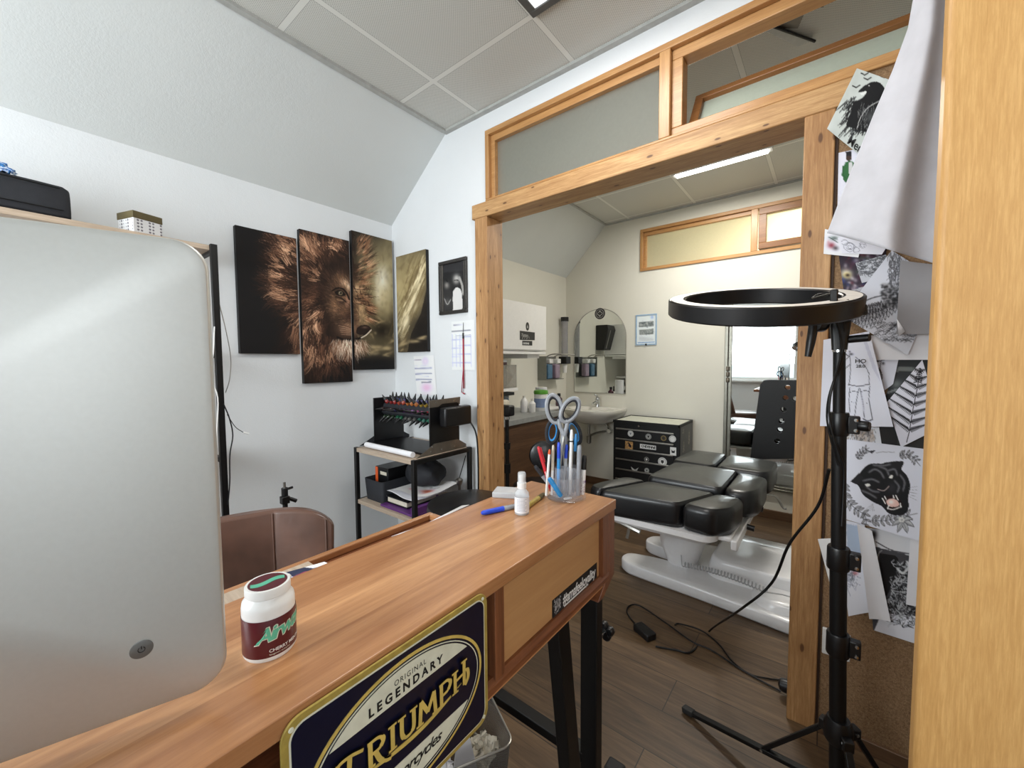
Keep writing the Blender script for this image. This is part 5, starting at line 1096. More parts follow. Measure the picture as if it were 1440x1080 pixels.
# cup dispenser tube
ctd = T('cup_dispenser', (-2.33, 3.86, 1.2), 'clear tall tube dispenser with black cap in the corner', 'dispenser')
xq, yq = -2.325, 3.89
O('tube', MB().lathe((xq, yq, 1.41), [(.036, 0), (.036, .40)], 24, caps=False), glass('milky_tube', (150, 150, 156), .2, .6), ctd)
O('cap', MB().lathe((xq, yq, 1.80), [(.043, 0), (.043, .045), (0, .05)], 24), m_blackpl, ctd); O('base', MB().box(xq-.05, xq+.05, yq-.05, yq+.05, 1.33, 1.41), m_blackpl, ctd, bevel=.006); O('cup', MB().lathe((xq, yq, 1.23), [(.022, 0), (.03, .10)], 20), m_white, ctd); O('wall_clip', MB().box(XA2+.001, xq-.03, yq-.02, yq+.02, 1.36, 1.40), m_blackpl, ctd)
# towel dispenser reflected in the round-topped mirror
td = T('towel_dispenser', (-2.28, 3.22, 1.45), 'black towel dispenser on the wall, seen in the arched mirror', 'dispenser')
O('housing', MB().prism([(XA2+.001, 3.06, 1.50), (-2.28, 3.06, 1.50), (-2.21, 3.06, 1.76), (-2.23, 3.06, 1.82), (XA2+.001, 3.06, 1.82)], (0, .22, 0)), m_blackpl, td, bevel=.01)
O('window_strip', MB().prism([(-2.276, 3.20, 1.52), (-2.214, 3.20, 1.75), (-2.212, 3.20, 1.75), (-2.274, 3.20, 1.52)], (0, .02, 0)), m_steel, td)
# arched mirror
am = T('arched_mirror', (-1.975, YC, 1.0), 'frameless arched mirror above the wash basin', 'mirror')
def arch_pts(s):
    w, z0, zc = .304*s, 1.012+(1-s)*.3, 1.615; pts = [(-1.975-w, z0), (-1.975+w, z0)]
    pts += [(-1.975+w*math.cos(t), zc+.304*s*math.sin(t)) for t in np.linspace(0, PI, 30)]; return pts
O('mirror_glass', MB().prism([(a, YC-.001, b) for a, b in arch_pts(1)], (0, -.005, 0)), m_mirror, am, angle=20)
pts = arch_pts(1); O('polished_edge', MB().tube([(a, YC-.005, b) for a, b in pts], .0035, 6, closed=True), m_steel, am)
p = aty(843.5, 441, YC-.008)
rs = T('round_sticker', p, 'black round sticker at the top of the arched mirror', 'sticker')
O('sticker_face', MB().lathe(p, [(.060, 0), (.060, .001), (0, .001)], 32, (0, -1, 0)), m_dark, rs)
O('emblem_ring', MB().tube([(p.x+.045*math.cos(t), p.y-.0015, p.z+.045*math.sin(t)) for t in np.linspace(0, 2*PI, 28, False)], .002, 5, closed=True), m_ltgrey, rs); O('emblem', MB().tube([(p.x+.03*math.cos(t)*math.cos(2*t), p.y-.0015, p.z+.03*math.sin(t)) for t in np.linspace(0, 2*PI, 30, False)], .003, 5, closed=True), m_ltgrey, rs)
# framed notice
nf_ = T('framed_notice', aty(908, 464, YC), 'blue framed notice with two photos beside the arched mirror', 'notice')
x0, x1, z0, z1 = -1.568, -1.355, 1.515, 1.822; yf = YC-.001
O('notice_frame', MB().box(x0, x1, yf-.008, yf, z1-.012, z1).box(x0, x1, yf-.008, yf, z0, z0+.012).box(x0, x0+.012, yf-.008, yf, z0+.012, z1-.012).box(x1-.012, x1, yf-.008, yf, z0+.012, z1-.012), plain('pale_blue_frame', (150, 178, 206), .3), nf_)
P = Paint(890, 438, 928, 490, 5, (206, 214, 222)); P.fill([(899, 453), (919, 451), (919, 459), (899, 460)], (112, 120, 122)); P.fill([(899, 464), (919, 462), (919, 470), (899, 471)], (124, 130, 130))
for _ in range(60): P.blob(rng.uniform(899, 919), rng.choice([455.5, 467])+rng.normal(0, 2), 1, 1, (70, 78, 80) if rng.random() < .5 else (176, 180, 180), .6)
for y in (473, 475, 477, 479): P.line([(899, y), (919, y-1.2)], .5, (160, 166, 176))
P.blob(917, 446, 2, 2.5, (120, 150, 200), .7); P.line([(897, 482), (920, 481)], 1.2, (130, 156, 190))
o = O('notice_sheet', MB().grid(lambda u, v: (x0+.01+(x1-x0-.02)*u, yf-.003, z1-.01-(z1-z0-.02)*v), 30, 44), m_art, nf_, flat=True); paint_mesh(o, P.sample(*proj_arr(np.array([v.co for v in o.data.vertices])+np.array(wloc(nf_)))))
O('clip', MB().box(-1.468, -1.452, yf-.012, yf-.002, z0-.004, z0+.014), m_ink, nf_)
# basin
ba = T('wash_basin', (-1.97, 3.8, .86), 'white ceramic wash basin under the arched mirror', 'basin')
bx0, by0 = -1.955, YC
def basin_ring(s, z, dy=0, inner=False):
    out_ = []
    for k in range(40):
        a = -PI*k/39
        x = .30*s*math.copysign(abs(math.cos(a))**.75, math.cos(a)); y = -.09-.40*s*abs(math.sin(a))**.8+dy
        out_.append(V(bx0+x, by0+y, z))
    out_ += [V(bx0-.30*s, by0-.002, z), V(bx0+.30*s, by0-.002, z)]
    return out_
def bowl(s, z, cy=-.27):
    return [V(bx0+.30*s*math.cos(-PI*k/39 if k < 40 else 0), 0, 0) for k in range(42)]
def oval(rx, ry, z, cy=-.29): return [V(bx0+rx*math.cos(t), by0+cy+ry*math.sin(t), z) for t in np.linspace(0, -2*PI, 42, False)]
O('basin_body', MB().loops([basin_ring(.45, .70), basin_ring(.72, .735), basin_ring(.93, .80), basin_ring(1.0, .84), basin_ring(1.0, .862)], True, False), m_ceramic, ba, angle=60)
outer = basin_ring(1.0, .862); f = MB()
inn = []
for p_ in outer:
    dx, dy = p_.x-bx0, p_.y-(by0-.27); t = math.atan2(dy/.16, dx/.22); inn.append((t))
r0_ = outer; r1 = [V(bx0+.22*math.cos(t), by0-.27+.15*math.sin(t), .866) for t in inn]; r2 = [V(bx0+.20*math.cos(t), by0-.27+.135*math.sin(t), .84) for t in inn]; r3 = [V(bx0+.12*math.cos(t), by0-.26+.08*math.sin(t), .765) for t in inn]
O('bowl', MB().loops([r0_, r1, r2, r3], False, True), m_ceramic, ba, angle=60)
O('overflow', MB().lathe((bx0-.0, by0-.128, .822), [(.012, 0), (.012, .004)], 14, (0, -1, .2)), m_steel, ba)
fa = O('faucet', MB().lathe((bx0, by0-.075, .862), [(.03, 0), (.03, .01), (.027, .02), (.027, .07), (.03, .085), (.024, .105), (0, .108)], 20).tube([(bx0, by0-.085, .905), (bx0, by0-.14, .918), (bx0, by0-.19, .905)], [.017, .013], 10), m_chrome, ba)
O('lever', MB().tube([(bx0, by0-.075, .965), (bx0, by0-.09, .985), (bx0, by0-.15, 1.0)], [.014, .008], 10), m_chrome, fa)
O('trap', MB().lathe((bx0, by0-.27, .50), [(.014, 0), (.024, .01), (.025, .08), (.014, .09), (.013, .21)], 18).tube([(bx0, by0-.27, .58), (bx0+.04, by0-.15, .60), (bx0+.06, by0-.01, .60)], .012, 10, smooth=4), m_steel, ba)
O('supply_valve', MB().tube([(bx0+.14, by0-.01, .62), (bx0+.14, by0-.07, .62), (bx0+.08, by0-.08, .72)], .009, 8, smooth=4).lathe((bx0+.14, by0-.1, .62), [(.02, 0), (.02, .03)], 12, (0, 1, 0)), m_chrome, ba)
# tool chest
tc = T('tool_chest', (-1.3, 3.75, 0), 'black drawer tool chest covered in stickers beside the basin', 'tool chest')
cx0, cx1, cy0, cy1, ct_ = -1.60, -.995, 3.56, 3.985, .792
O('cabinet_shell', MB().box(cx0, cx1, cy0+.012, cy1, .05, ct_), m_black, tc, bevel=.004)
O('side_panel', MB().box(cx1, cx1+.002, cy0+.03, cy1-.01, .06, ct_-.01), plain('grey_side_panel', (78, 78, 77), .5), tc)
O('top_rim', MB().box(cx0, cx1, cy0, cy0+.012, ct_-.012, ct_+.012).box(cx0, cx1, cy1-.012, cy1, ct_-.012, ct_+.012).box(cx0, cx0+.012, cy0, cy1, ct_-.012, ct_+.012).box(cx1-.012, cx1, cy0, cy1, ct_-.012, ct_+.012), m_black, tc, bevel=.002)
O('top_mat', MB().box(cx0+.012, cx1-.012, cy0+.012, cy1-.012, ct_, ct_+.006), plain('pale_mat', (196, 198, 184), .6), tc)
zs_ = [.735, .64, .545, .45, .355, .26, .165, .07]
for i in range(7):
    zt_, zb_ = zs_[i]-.004, zs_[i+1]+.004
    d_ = O('drawer', MB().box(cx0+.03, cx1-.045, cy0, cy0+.014, zb_, zt_), m_black, tc, bevel=.002)
    O('handle', MB().box(cx0+.032, cx1-.047, cy0-.012, cy0+.001, zt_-.012, zt_+.001), m_steel, d_, bevel=.002)
O('lock', MB().lathe((-1.35, cy0, .765), [(.009, .0), (.009, .004), (0, .004)], 14, (0, -1, 0)), m_chrome, tc)
for x in (cx0+.06, cx1-.06):
    for y in (cy0+.06, cy1-.06): O('castor', MB().lathe((x, y-.012, .025), [(.022, 0), (.025, .004), (.025, .02), (.022, .024)], 12, (0, 1, 0)), m_rubber, tc)
ys = cy0-.0008
def rsticker(u, v, r, m, lab, inner=None, rim=None):
    p = aty(u, v, ys); r0 = T('round_sticker', p, lab, 'sticker', 'stickers on the tool chest')
    O('sticker_face', MB().lathe(p, [(r, -.0006), (r, .0006), (0, .0006)], 28, (0, -1, 0)), m, r0)
    if rim: O('rim_print', MB().tube([(p.x+r*.78*math.cos(t), p.y-.0008, p.z+r*.78*math.sin(t)) for t in np.linspace(0, 2*PI, 24, False)], r*.07, 5, closed=True), rim, r0)
    if inner: O('emblem', MB().prism([(p.x+a*r, p.y-.0009, p.z+b*r) for a, b in ((-.3, .35), (.3, .35), (.32, -.1), (0, -.5), (-.32, -.1))], (0, -.0004, 0)), inner, r0)
rsticker(886.8, 609.8, .028, m_white, 'white round crest sticker at left of the first drawer', m_grey, m_ltgrey)
rsticker(911.8, 614, .026, m_ltgrey, 'grey ringed round sticker in the middle of the first drawer', m_dark, m_dark)
rsticker(933.2, 616.2, .026, plain('bronze_sticker', (74, 60, 44), .5), 'dark bronze round sticker on the first drawer', m_dark, m_gold)
rsticker(945.6, 617.2, .030, m_white, 'white round sticker at right end of the first drawer', None, m_ltgrey)
rsticker(931.5, 649.3, .038, m_white, 'large white round sticker with shield on the third drawer', m_dark, m_ltgrey)
rsticker(909.2, 646, .025, m_dark, 'black round sticker with interlaced letter on the third drawer', m_white, m_ltgrey)
rsticker(909.6, 661.5, .022, m_ltgrey, 'small grey round sticker on the fourth drawer', m_dark, m_dark)
def qsticker(nm, px, m, lab): 
    pts = [aty(u, v, ys) for u, v in px]; r0 = T(nm, pts[0], lab, 'sticker', 'stickers on the tool chest'); O('sticker_face', MB().prism(pts, (0, -.0008, 0)), m, r0); return r0, pts
r0, pts = qsticker('photo_sticker', [(879.3, 620), (890, 621.6), (890, 632), (879, 631)], plain('photo_sticker_base', (196, 150, 90), .5, 0, .4, 60), 'small colourful square sticker on the second drawer')
O('print', MB().prism([pts[0].lerp(pts[2], .3)+V(0, -.001, .02), pts[0].lerp(pts[2], .8)+V(0, -.001, .02), pts[0].lerp(pts[2], .8)+V(0, -.001, -.004), pts[0].lerp(pts[2], .5)+V(0, -.001, -.012)], (0, -.0004, 0)), m_navy, r0)
r0, pts = qsticker('name_sticker', [(900, 624), (922.5, 627), (922.5, 633), (900, 630.2)], m_white, 'white name sticker in the middle of the second drawer')
p0 = pts[3]
text('lettering', 'CHEYENNE', m_ink, r0, lambda x, y, z: (p0.x+.010+x, ys-.0012, p0.z+.012-.02*x+y), .030, .001, .1, 'LEFT', .78)
r0, pts = qsticker('emblem_sticker', [(942.3, 628.5), (951, 629.5), (951, 641), (942.3, 640)], m_white, 'white square sticker with black mark on the second drawer')
c = (pts[0]+pts[2])/2; O('emblem', MB().prism([(c.x-.016, ys-.001, c.z+.014), (c.x-.006, ys-.001, c.z+.004), (c.x+.006, ys-.001, c.z+.004), (c.x+.016, ys-.001, c.z+.014), (c.x+.012, ys-.001, c.z-.014), (c.x-.012, ys-.001, c.z-.014)], (0, -.0004, 0)), m_ink, r0)
r0, pts = qsticker('wing_sticker', [(887, 656), (893, 660.5), (898, 657.5), (895, 663), (892.5, 664), (889, 660.5)], m_ltgrey, 'silver winged sticker on the fourth drawer')
xs_ = cx1+.0026
for i, (y, z, sy, sz, lab) in enumerate(((3.66, .745, .03, .03, 'pale square sticker at top front of the chest side'), (3.68, .60, .03, .055, 'grey winged figure sticker on the chest side'), (3.85, .66, .03, .07, 'faint tall sticker at the rear of the chest side'), (3.83, .50, .022, .03, 'small pale sticker low on the chest side'))):
    r0 = T('side_sticker', (xs_, y, z), lab, 'sticker', 'stickers on the chest side'); O('sticker_face', MB().prism([(xs_-.0004, y+sy*a, z+sz*b) for a, b in ((-.9, -.8), (.2, -1), (.9, -.7), (.7, .3), (.2, 1), (-.5, .6))], (.0008, 0, 0)), plain('faded_print%d' % i, (128+10*i, 128+8*i, 120+6*i), .6, 0, .4, 90), r0)
# tall mirror on the back wall
tm = T('tall_mirror', (-.32, YC, .26), 'tall metal framed mirror panel on the back wall reflecting window', 'mirror')
x0, x1, z0, z1 = -.742, .15, .245, 1.92; yb = YC-.001
O('mirror_glass', MB().box(x0+.05, x1-.05, yb-.012, yb-.006, z0+.04, z1-.04), m_mirror, tm)
m_frs = plain('aged_steel_frame', (132, 130, 120), .35, .8)
f = MB(); f.box(x0, x0+.026, yb-.03, yb, z0, z1); f.box(x0+.030, x0+.056, yb-.024, yb, z0, z1); f.box(x1-.056, x1, yb-.03, yb, z0, z1); f.box(x0+.056, x1-.056, yb-.03, yb, z0, z0+.022); f.box(x0+.056, x1-.056, yb-.024, yb, z0+.026, z0+.044); f.box(x0+.056, x1-.056, yb-.03, yb, z1-.045, z1)
O('metal_frame', f, m_frs, tm, bevel=.003)
hg = MB()
for k in range(3): hg.lathe((x0+.028, yb-.034, 1.16+.05*k), [(.012, 0), (.014, .004), (.014, .036), (.012, .04)], 12)
O('hinge', hg, m_bronze, tm)
# perforated black panel on its stand in front of the mirror
PY = 3.975
pts = [aty(u, v, PY) for u, v in ((1055, 646), (1069, 541), (1074, 535), (1080, 534.5), (1124, 535), (1124, 645))]
pp_ = T('perforated_panel', (pts[0].x+.3, PY, 0), 'black perforated panel on a stand in front of the tall mirror', 'panel')
outl = [(p.x, p.z) for p in pts]
holes = [aty(u, v, PY) for u, v in ((1107.5, 545), (1104.5, 559.5), (1118.5, 561), (1102, 576), (1099, 592), (1096.5, 604.5), (1093, 620))]
bm = bmesh.new()
cu = bpy.data.curves.new('panel', 'CURVE'); cu.dimensions = '2D'; cu.fill_mode = 'BOTH'; cu.extrude = .006
s_ = cu.splines.new('POLY'); s_.points.add(len(outl)-1); s_.use_cyclic_u = True
for pt, (a, b) in zip(s_.points, outl): pt.co = (a, b, 0, 1)
for h in holes:
    s_ = cu.splines.new('POLY'); s_.points.add(19); s_.use_cyclic_u = True
    for k, pt in enumerate(s_.points): pt.co = (h.x+.021*math.cos(2*PI*k/20), h.z+.021*math.sin(2*PI*k/20), 0, 1)
ob = bpy.data.objects.new('tmp', cu); COL.objects.link(ob); dg = bpy.context.evaluated_depsgraph_get(); me0 = bpy.data.meshes.new_from_object(ob.evaluated_get(dg))
mb = MB().add([(v.co.x, PY+v.co.z, v.co.y) for v in me0.vertices], [tuple(p.vertices) for p in me0.polygons]); bpy.data.objects.remove(ob); bpy.data.meshes.remove(me0)
O('panel_board', mb, m_black, pp_, flat=True)
px = aty(1126, 640, PY).x
O('stand_pole', MB().box(px-.012, px+.012, PY-.012, PY+.012, .02, 1.0), m_black, pp_); O('stand_base', MB().box(px-.02, px+.24, PY-.10, PY+.045, 0, .02), m_black, pp_, bevel=.004)
# strip light
sl = T('ceiling_strip_light', (-.67, 3.29, ZC), 'bright slim strip light on the back room ceiling', 'ceiling light')
O('housing', MB().box(-1.0, -.345, 3.262, 3.325, ZC-.02, ZC-.001), m_white, sl, bevel=.002); O('diffuser', MB().box(-.975, -.372, 3.268, 3.319, ZC-.030, ZC-.020), emit('strip_glow', (255, 253, 246), 6.0), sl, bevel=.002)
# metal plate on the back room ceiling, seen through the tilted sash
vp = T('ceiling_vent', (-.17, 2.15, ZC), 'pale metal plate arm fixed to ceiling behind the tilted sash', 'vent')
g = [atz(u, v, ZC-.012) for u, v in ((1067, 40), (1073, 33), (1143, 57), (1122, 66))]
O('plate', MB().prism(g, (0, 0, .010)), plain('pale_vent_plate', (186, 188, 186), .4, .2), vp, bevel=.002)
g2 = [atz(u, v, ZC-.010) for u, v in ((1082, 33), (1118, 14), (1126, 12), (1130, 22), (1122, 40), (1100, 40))]
O('bracket', MB().prism(g2, (0, 0, .009)), m_bronze, vp); O('dark_lip', MB().tube([atz(1066, 43, ZC-.014), atz(1073, 32, ZC-.016), atz(1146, 58, ZC-.016)], .006, 6), m_black, vp); O('dark_lip', MB().tube([atz(1122, 10, ZC-.014), atz(1158, 8, ZC-.014)], .005, 6), m_black, vp)
# thin stand behind the left post
ls = T('camera_tripod', (-1.70, 2.2, 0), 'thin black camera stand just behind the left wooden post', 'stand')
sx2, sy2 = [(p.x, p.y) for p in [atx(713, 600, -1.66)]][0]
O('pole', MB().cyl((sx2, sy2, .05), (sx2, sy2, 1.02), .013, 12).cyl((sx2, sy2, .62), (sx2, sy2, .68), .022, 12).cyl((sx2, sy2, .78), (sx2, sy2, .82), .022, 12), m_black, ls); O('head', MB().box(sx2-.05, sx2+.045, sy2-.03, sy2+.03, 1.0, 1.07), m_blackpl, ls, bevel=.01); O('ball_joint', MB().lathe((sx2, sy2, .965), [(.006, 0), (.018, .012), (.018, .03), (.006, .042)], 14), m_chrome, ls)
for k in range(3):
    a = k*2*PI/3+.5; O('leg', MB().tube([(sx2, sy2, .33), (sx2+.09*math.cos(a), sy2+.09*math.sin(a), .012)], .009, 8), m_black, ls)
# artist stool in the back room
as_ = T('artist_stool', (-1.5, 2.35, 0), 'black stool with round padded back behind the pen cup', 'stool')
c_ = atx(764, 640, -1.48)
O('back_pad', MB().lathe(c_, [(0, -.03), (.06, -.03), (.088, -.02), (.095, 0), (.088, .02), (.06, .03), (0, .03)], 28, (.8, -1, .1)), m_vinyl2, as_)
O('seat', MB().lathe((c_.x-.12, c_.y+.10, .44), [(.15, 0), (.17, .015), (.17, .045), (.14, .065), (0, .07)], 30), m_vinyl2, as_)
O('back_arm', MB().tube([(c_.x-.02, c_.y+.03, c_.z), (c_.x-.01, c_.y+.05, .45), (c_.x-.12, c_.y+.10, .43)], .012, 8, smooth=4), m_black, as_); O('gas_column', MB().cyl((c_.x-.12, c_.y+.10, .06), (c_.x-.12, c_.y+.10, .44), .022, 14), m_chrome, as_)
for k in range(5):
    a = k*2*PI/5+.2; O('base_arm', MB().tube([(c_.x-.12, c_.y+.1, .08), (c_.x-.12+.17*math.cos(a), c_.y+.1+.17*math.sin(a), .016)], [.018, .012], 8), m_black, as_)
# ------------------------------------------------------------------ treatment bed
bd = T('treatment_bed', (-.68, 2.75, 0), 'black padded tattoo treatment bed on a white pedestal base', 'treatment bed')
def cushion(name, pts, z0, z1, r, mat=(m_leather,), top_in=.05, bulge=.012, parent=bd):
    """soft slab over an xy outline: rounded shoulders and slightly crowned top"""
    pts = [Vector((a, b, 0)) for a, b in pts]; c = sum(pts, Vector())/len(pts)
    P_ = catmull(pts+[pts[0]], 1)[:-1] if False else pts
    # round the outline corners
    out_ = []
    n = len(P_)
    for i in range(n):
        a, b, d = P_[i-1], P_[i], P_[(i+1) % n]; l1 = min(r, (a-b).length*.45); l2 = min(r, (d-b).length*.45); s, e = b+(a-b).normalized()*l1, b+(d-b).normalized()*l2
        for k in range(6):
            t = k/5; out_.append(s*(1-t)**2+b*2*t*(1-t)+e*t*t)
    # resample edges
    mr = min((p-c).length for p in out_)
    def ring(sc, z): return [c+(p-c)*sc+V(0, 0, z) for p in out_]
    I = lambda d: 1-d/mr
    rings = [ring(I(.010), z0), ring(I(.002), z0+.012), ring(1, z0+.03), ring(1, z1-.036), ring(I(.002), z1-.024), ring(I(.006), z1-.013), ring(I(.014), z1-.005)]
    s0 = I(.014)
    for q in (.93, .84, .72, .58, .42, .24, .08): rings.append(ring(s0*q, z1-.005+(bulge+.005)*(1-q*q)**.9))
    mb = MB().loops(rings[:7], True, False, 0); mb.loops(rings[6:], False, True, 1)  # shade painted in: sides get the near-black vinyl, lit top the greyer one
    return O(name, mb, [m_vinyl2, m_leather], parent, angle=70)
bw0, bw1 = -1.075, -.33
BZ0, BZ1 = .475, .615
# nearest section, middle section, far (leg) section; each with a separate side bolster
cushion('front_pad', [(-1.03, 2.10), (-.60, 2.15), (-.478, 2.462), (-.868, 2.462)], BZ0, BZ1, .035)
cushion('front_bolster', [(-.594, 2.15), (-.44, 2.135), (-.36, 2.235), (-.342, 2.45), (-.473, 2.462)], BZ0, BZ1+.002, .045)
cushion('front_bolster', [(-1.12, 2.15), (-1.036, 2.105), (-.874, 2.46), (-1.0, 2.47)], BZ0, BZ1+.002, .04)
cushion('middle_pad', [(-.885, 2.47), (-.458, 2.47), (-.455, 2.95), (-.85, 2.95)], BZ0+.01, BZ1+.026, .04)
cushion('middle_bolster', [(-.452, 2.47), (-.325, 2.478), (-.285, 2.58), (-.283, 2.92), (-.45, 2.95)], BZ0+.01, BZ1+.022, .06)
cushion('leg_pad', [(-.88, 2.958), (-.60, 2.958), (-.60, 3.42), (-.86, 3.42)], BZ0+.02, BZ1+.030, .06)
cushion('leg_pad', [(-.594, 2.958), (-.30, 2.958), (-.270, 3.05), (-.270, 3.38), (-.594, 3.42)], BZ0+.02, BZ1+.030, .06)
for pts_ in ([(-.99, 2.145), (-.62, 2.185)], [(-.44, 2.175), (-.40, 2.25), (-.385, 2.43)], [(-.36, 2.52), (-.328, 2.60), (-.326, 2.90)]): O('piping', MB().tube([(a, b, BZ1-.003 if b < 2.5 else BZ1+.014) for a, b in pts_], .0022, 6), m_leather, bd)
O('seat_tray', MB().box(-.86, -.36, 2.20, 3.36, .445, .472), m_whitebed, bd, bevel=.01, seg=3)
O('head_tray', MB().loops([[V(-.72+a*s, 2.30+b*s, z) for a, b in rrect(.60, .34, .08, 6)] for z, s in ((.425, .9), (.445, 1), (.474, 1))]), m_whitebed, bd)
for x in (-.35, -.87): O('side_rail', MB().bar((x, 2.2, .435), (x, 3.36, .448), .03, .05), m_whitebed, bd, bevel=.006)
O('release_handle', MB().tube([(-.93, 2.16, .43), (-.84, 2.14, .42), (-.80, 2.14, .41)], .014, 8).tube([(-.86, 2.14, .42), (-.87, 2.13, .36)], .009, 8), m_steel, bd)
O('release_handle', MB().tube([(-.33, 3.12, .46), (-.26, 3.14, .45), (-.22, 3.16, .38), (-.20, 3.16, .375)], .008, 8, smooth=4), m_steel, bd)
for y in (2.50, 2.86): O('adjust_knob', MB().cyl((-.345, y, .44), (-.30, y, .435), .016, 12), m_blackpl, bd)
O('column_head', MB().loops([[V(-.70+a*s, 2.68+b*s, z) for a, b in rrect(.42, .60, .05, 5)] for z, s in ((.36, .55), (.40, .9), (.446, 1.0))]), m_whitebed, bd)
O('pedestal', MB().loops([[V(-.71+a*s, 2.66+b*s, z) for a, b in rrect(.27, .34, .12, 7)] for z, s in ((.07, .62), (.12, .74), (.20, .92), (.30, 1.0), (.385, 1.0))]), m_whitebed, bd, angle=60)
def base_out(g):
    near = [(-.10, 2.33), (-.55, 2.375), (-.90, 2.40), (-1.0, 2.42), (-1.045, 2.48), (-1.02, 2.55), (-.90, 2.575), (-.80, 2.585), (-.765, 2.66), (-.80, 2.745), (-.90, 2.76), (-.99, 2.79), (-1.01, 2.86), (-.96, 2.93), (-.80, 2.97), (-.55, 3.02), (.0, 3.06), (.22, 3.04), (.28, 2.95), (.28, 2.45), (.2, 2.34)]
    c = catmull([(a, b, 0) for a, b in near+[near[0]]], 5)[:-1]; m = V(-.35, 2.68, 0)
    return [p+(m-p).normalized()*g for p in c]
O('base_foot', MB().loops([[p+V(0, 0, z) for p in base_out(g)] for z, g in ((.0, .012), (.012, 0), (.058, .0), (.066, .003), (.071, .010), (.073, .07))]), m_whitebed, bd, angle=70)
O('base_shell', MB().loops([[V(-.10+a*s, 2.80+b*s, z) for a, b in rrect(.92, .52, .09, 7)] for z, s in ((.06, 1.0), (.10, .985), (.165, .95), (.178, .93), (.183, .90), (.186, .5))]), m_whitebed, bd, angle=70)
O('front_shell', MB().loops([[V(.0+a*s, 2.52+b*s, z) for a, b in rrect(.62, .30, .12, 7)] for z, s in ((.06, 1.0), (.10, .95), (.116, .88), (.12, .5))]), m_whitebed, bd, angle=70)
# coiled hand-control cord
c0_, c1_ = V(-.67, 2.515, .115), V(-.22, 2.40, .16); L_ = c1_-c0_; d_, ua, ub = frame_of(L_)
hx = [c0_+L_*t+ua*.013*math.cos(2*PI*26*t)+ub*.013*math.sin(2*PI*26*t)+V(0, 0, .018*math.sin(PI*t)) for t in np.linspace(0, 1, 26*10)]
tag(O('coiled_cord', MB().tube([(-.69, 2.53, .2)]+hx+[(-.16, 2.40, .165), (-.05, 2.42, .155)], .0035, 5), plain('grey_cord', (176, 176, 178), .4)), 'pale grey coiled cord lying across the bed base', 'cord')
# ================================================================== RIGHT SIDE : pinned drawings, cloth, cabinet, ring light
ypin = YB-.014
PAPER = (206, 206, 218)
def qpx(px, y): return [aty(u, v, y) for u, v in px]
def nxt(k): return ypin+.0006-.002*k
def leaves(P, pts, c, n=10, l=9, w=1.1, sp=.9):
    c3 = catmull([(a, b, 0) for a, b in pts], 8); P.line([(p.x, p.y) for p in c3], 1.0, c, .8)
    for i in range(n):
        p = c3[int((len(c3)-2)*i/n)]; q = c3[min(len(c3)-1, int((len(c3)-2)*i/n)+1)]; th = math.atan2(q.y-p.y, q.x-p.x)
        for s in (-1, 1):
            a = th+s*sp; tip = (p.x+l*math.cos(a), p.y+l*math.sin(a)); m1 = (p.x+l*.5*math.cos(a+.35), p.y+l*.5*math.sin(a+.35)); m2 = (p.x+l*.5*math.cos(a-.35), p.y+l*.5*math.sin(a-.35))
            P.sfill([(p.x, p.y), m1, tip, m2], (150, 150, 152), .8, 3); P.curve([(p.x, p.y), m1, tip, m2, (p.x, p.y)], w*.6, c, .9, n=3); P.line([(p.x, p.y), tip], .5, c, .7)
# dark photo sheets and whites at the back first
def blank(px, k, lab, mat=None, curl=.0, cat='paper'): return sheet('blank_sheet', qpx(px, nxt(k)), None, lab, cat, 12, 12, curl, mat or m_paper)
# green coat figure
P = Paint(1174, 196, 1250, 345, 3, PAPER); P.blob(1193.5, 222.5, 4, 4, (60, 44, 38), 1, 0, 1); P.fill([(1189, 213), (1198, 213), (1197, 220), (1190, 219)], (30, 28, 32)); P.line([(1190, 212), (1187, 206), (1193, 210)], .8, (90, 90, 90)); P.sfill([(1188, 229), (1194, 226), (1201, 229), (1204, 238), (1199, 250), (1202, 256), (1188, 256), (1185, 244)], (44, 92, 52)); P.sfill([(1193, 229), (1198, 228), (1199, 244), (1194, 244)], (190, 190, 190)); P.fill([(1190, 254), (1203, 254), (1202, 280), (1191, 282)], (52, 56, 66)); P.line([(1186, 234), (1185, 246), (1189, 250)], 3, (38, 84, 46)); P.line([(1203, 230), (1206, 222)], 2.4, (44, 92, 52)); P.line([(1195, 256), (1195, 280)], .8, (30, 32, 40))
sheet('character_print', qpx([(1179, 215), (1240, 202), (1243, 342), (1177, 337)], nxt(0)), P, 'white print of man in green coat, half hidden by the cloth', 'print', 46, 80)
# raven
P = Paint(1158, 86, 1275, 236, 3, (178, 184, 180))
for _ in range(120): P.blob(rng.uniform(1160, 1270), rng.uniform(90, 230), rng.uniform(3, 10), rng.uniform(3, 8), (200, 206, 204) if rng.random() < .6 else (150, 156, 150), .25)
P.sfill([(1217, 120), (1227, 115), (1238, 117), (1245, 128), (1243, 145), (1236, 165), (1226, 186), (1212, 184), (1198, 180), (1190, 176), (1196, 160), (1200, 145), (1212, 138), (1218, 130)], (18, 18, 20)); P.sfill([(1207, 128), (1218, 119), (1224, 124), (1218, 128), (1208, 130)], (20, 20, 22)); P.sfill([(1209, 131), (1218, 128), (1217, 132), (1212, 134)], (205, 208, 206)); P.blob(1222, 120.5, .9, .9, (210, 210, 205), 1, 0, 1)
for _ in range(170):
    x, y = rng.uniform(1190, 1240), rng.uniform(135, 180); P.line([(x, y), (x-rng.uniform(4, 16), y+rng.uniform(8, 18))], rng.uniform(.5, 1.6), (16, 16, 18), .8, True)
for _ in range(40): x, y = rng.uniform(1205, 1235), rng.uniform(150, 185); P.line([(x, y), (x+rng.uniform(-3, 6), y-rng.uniform(4, 10))], .7, (170, 172, 170), .5)
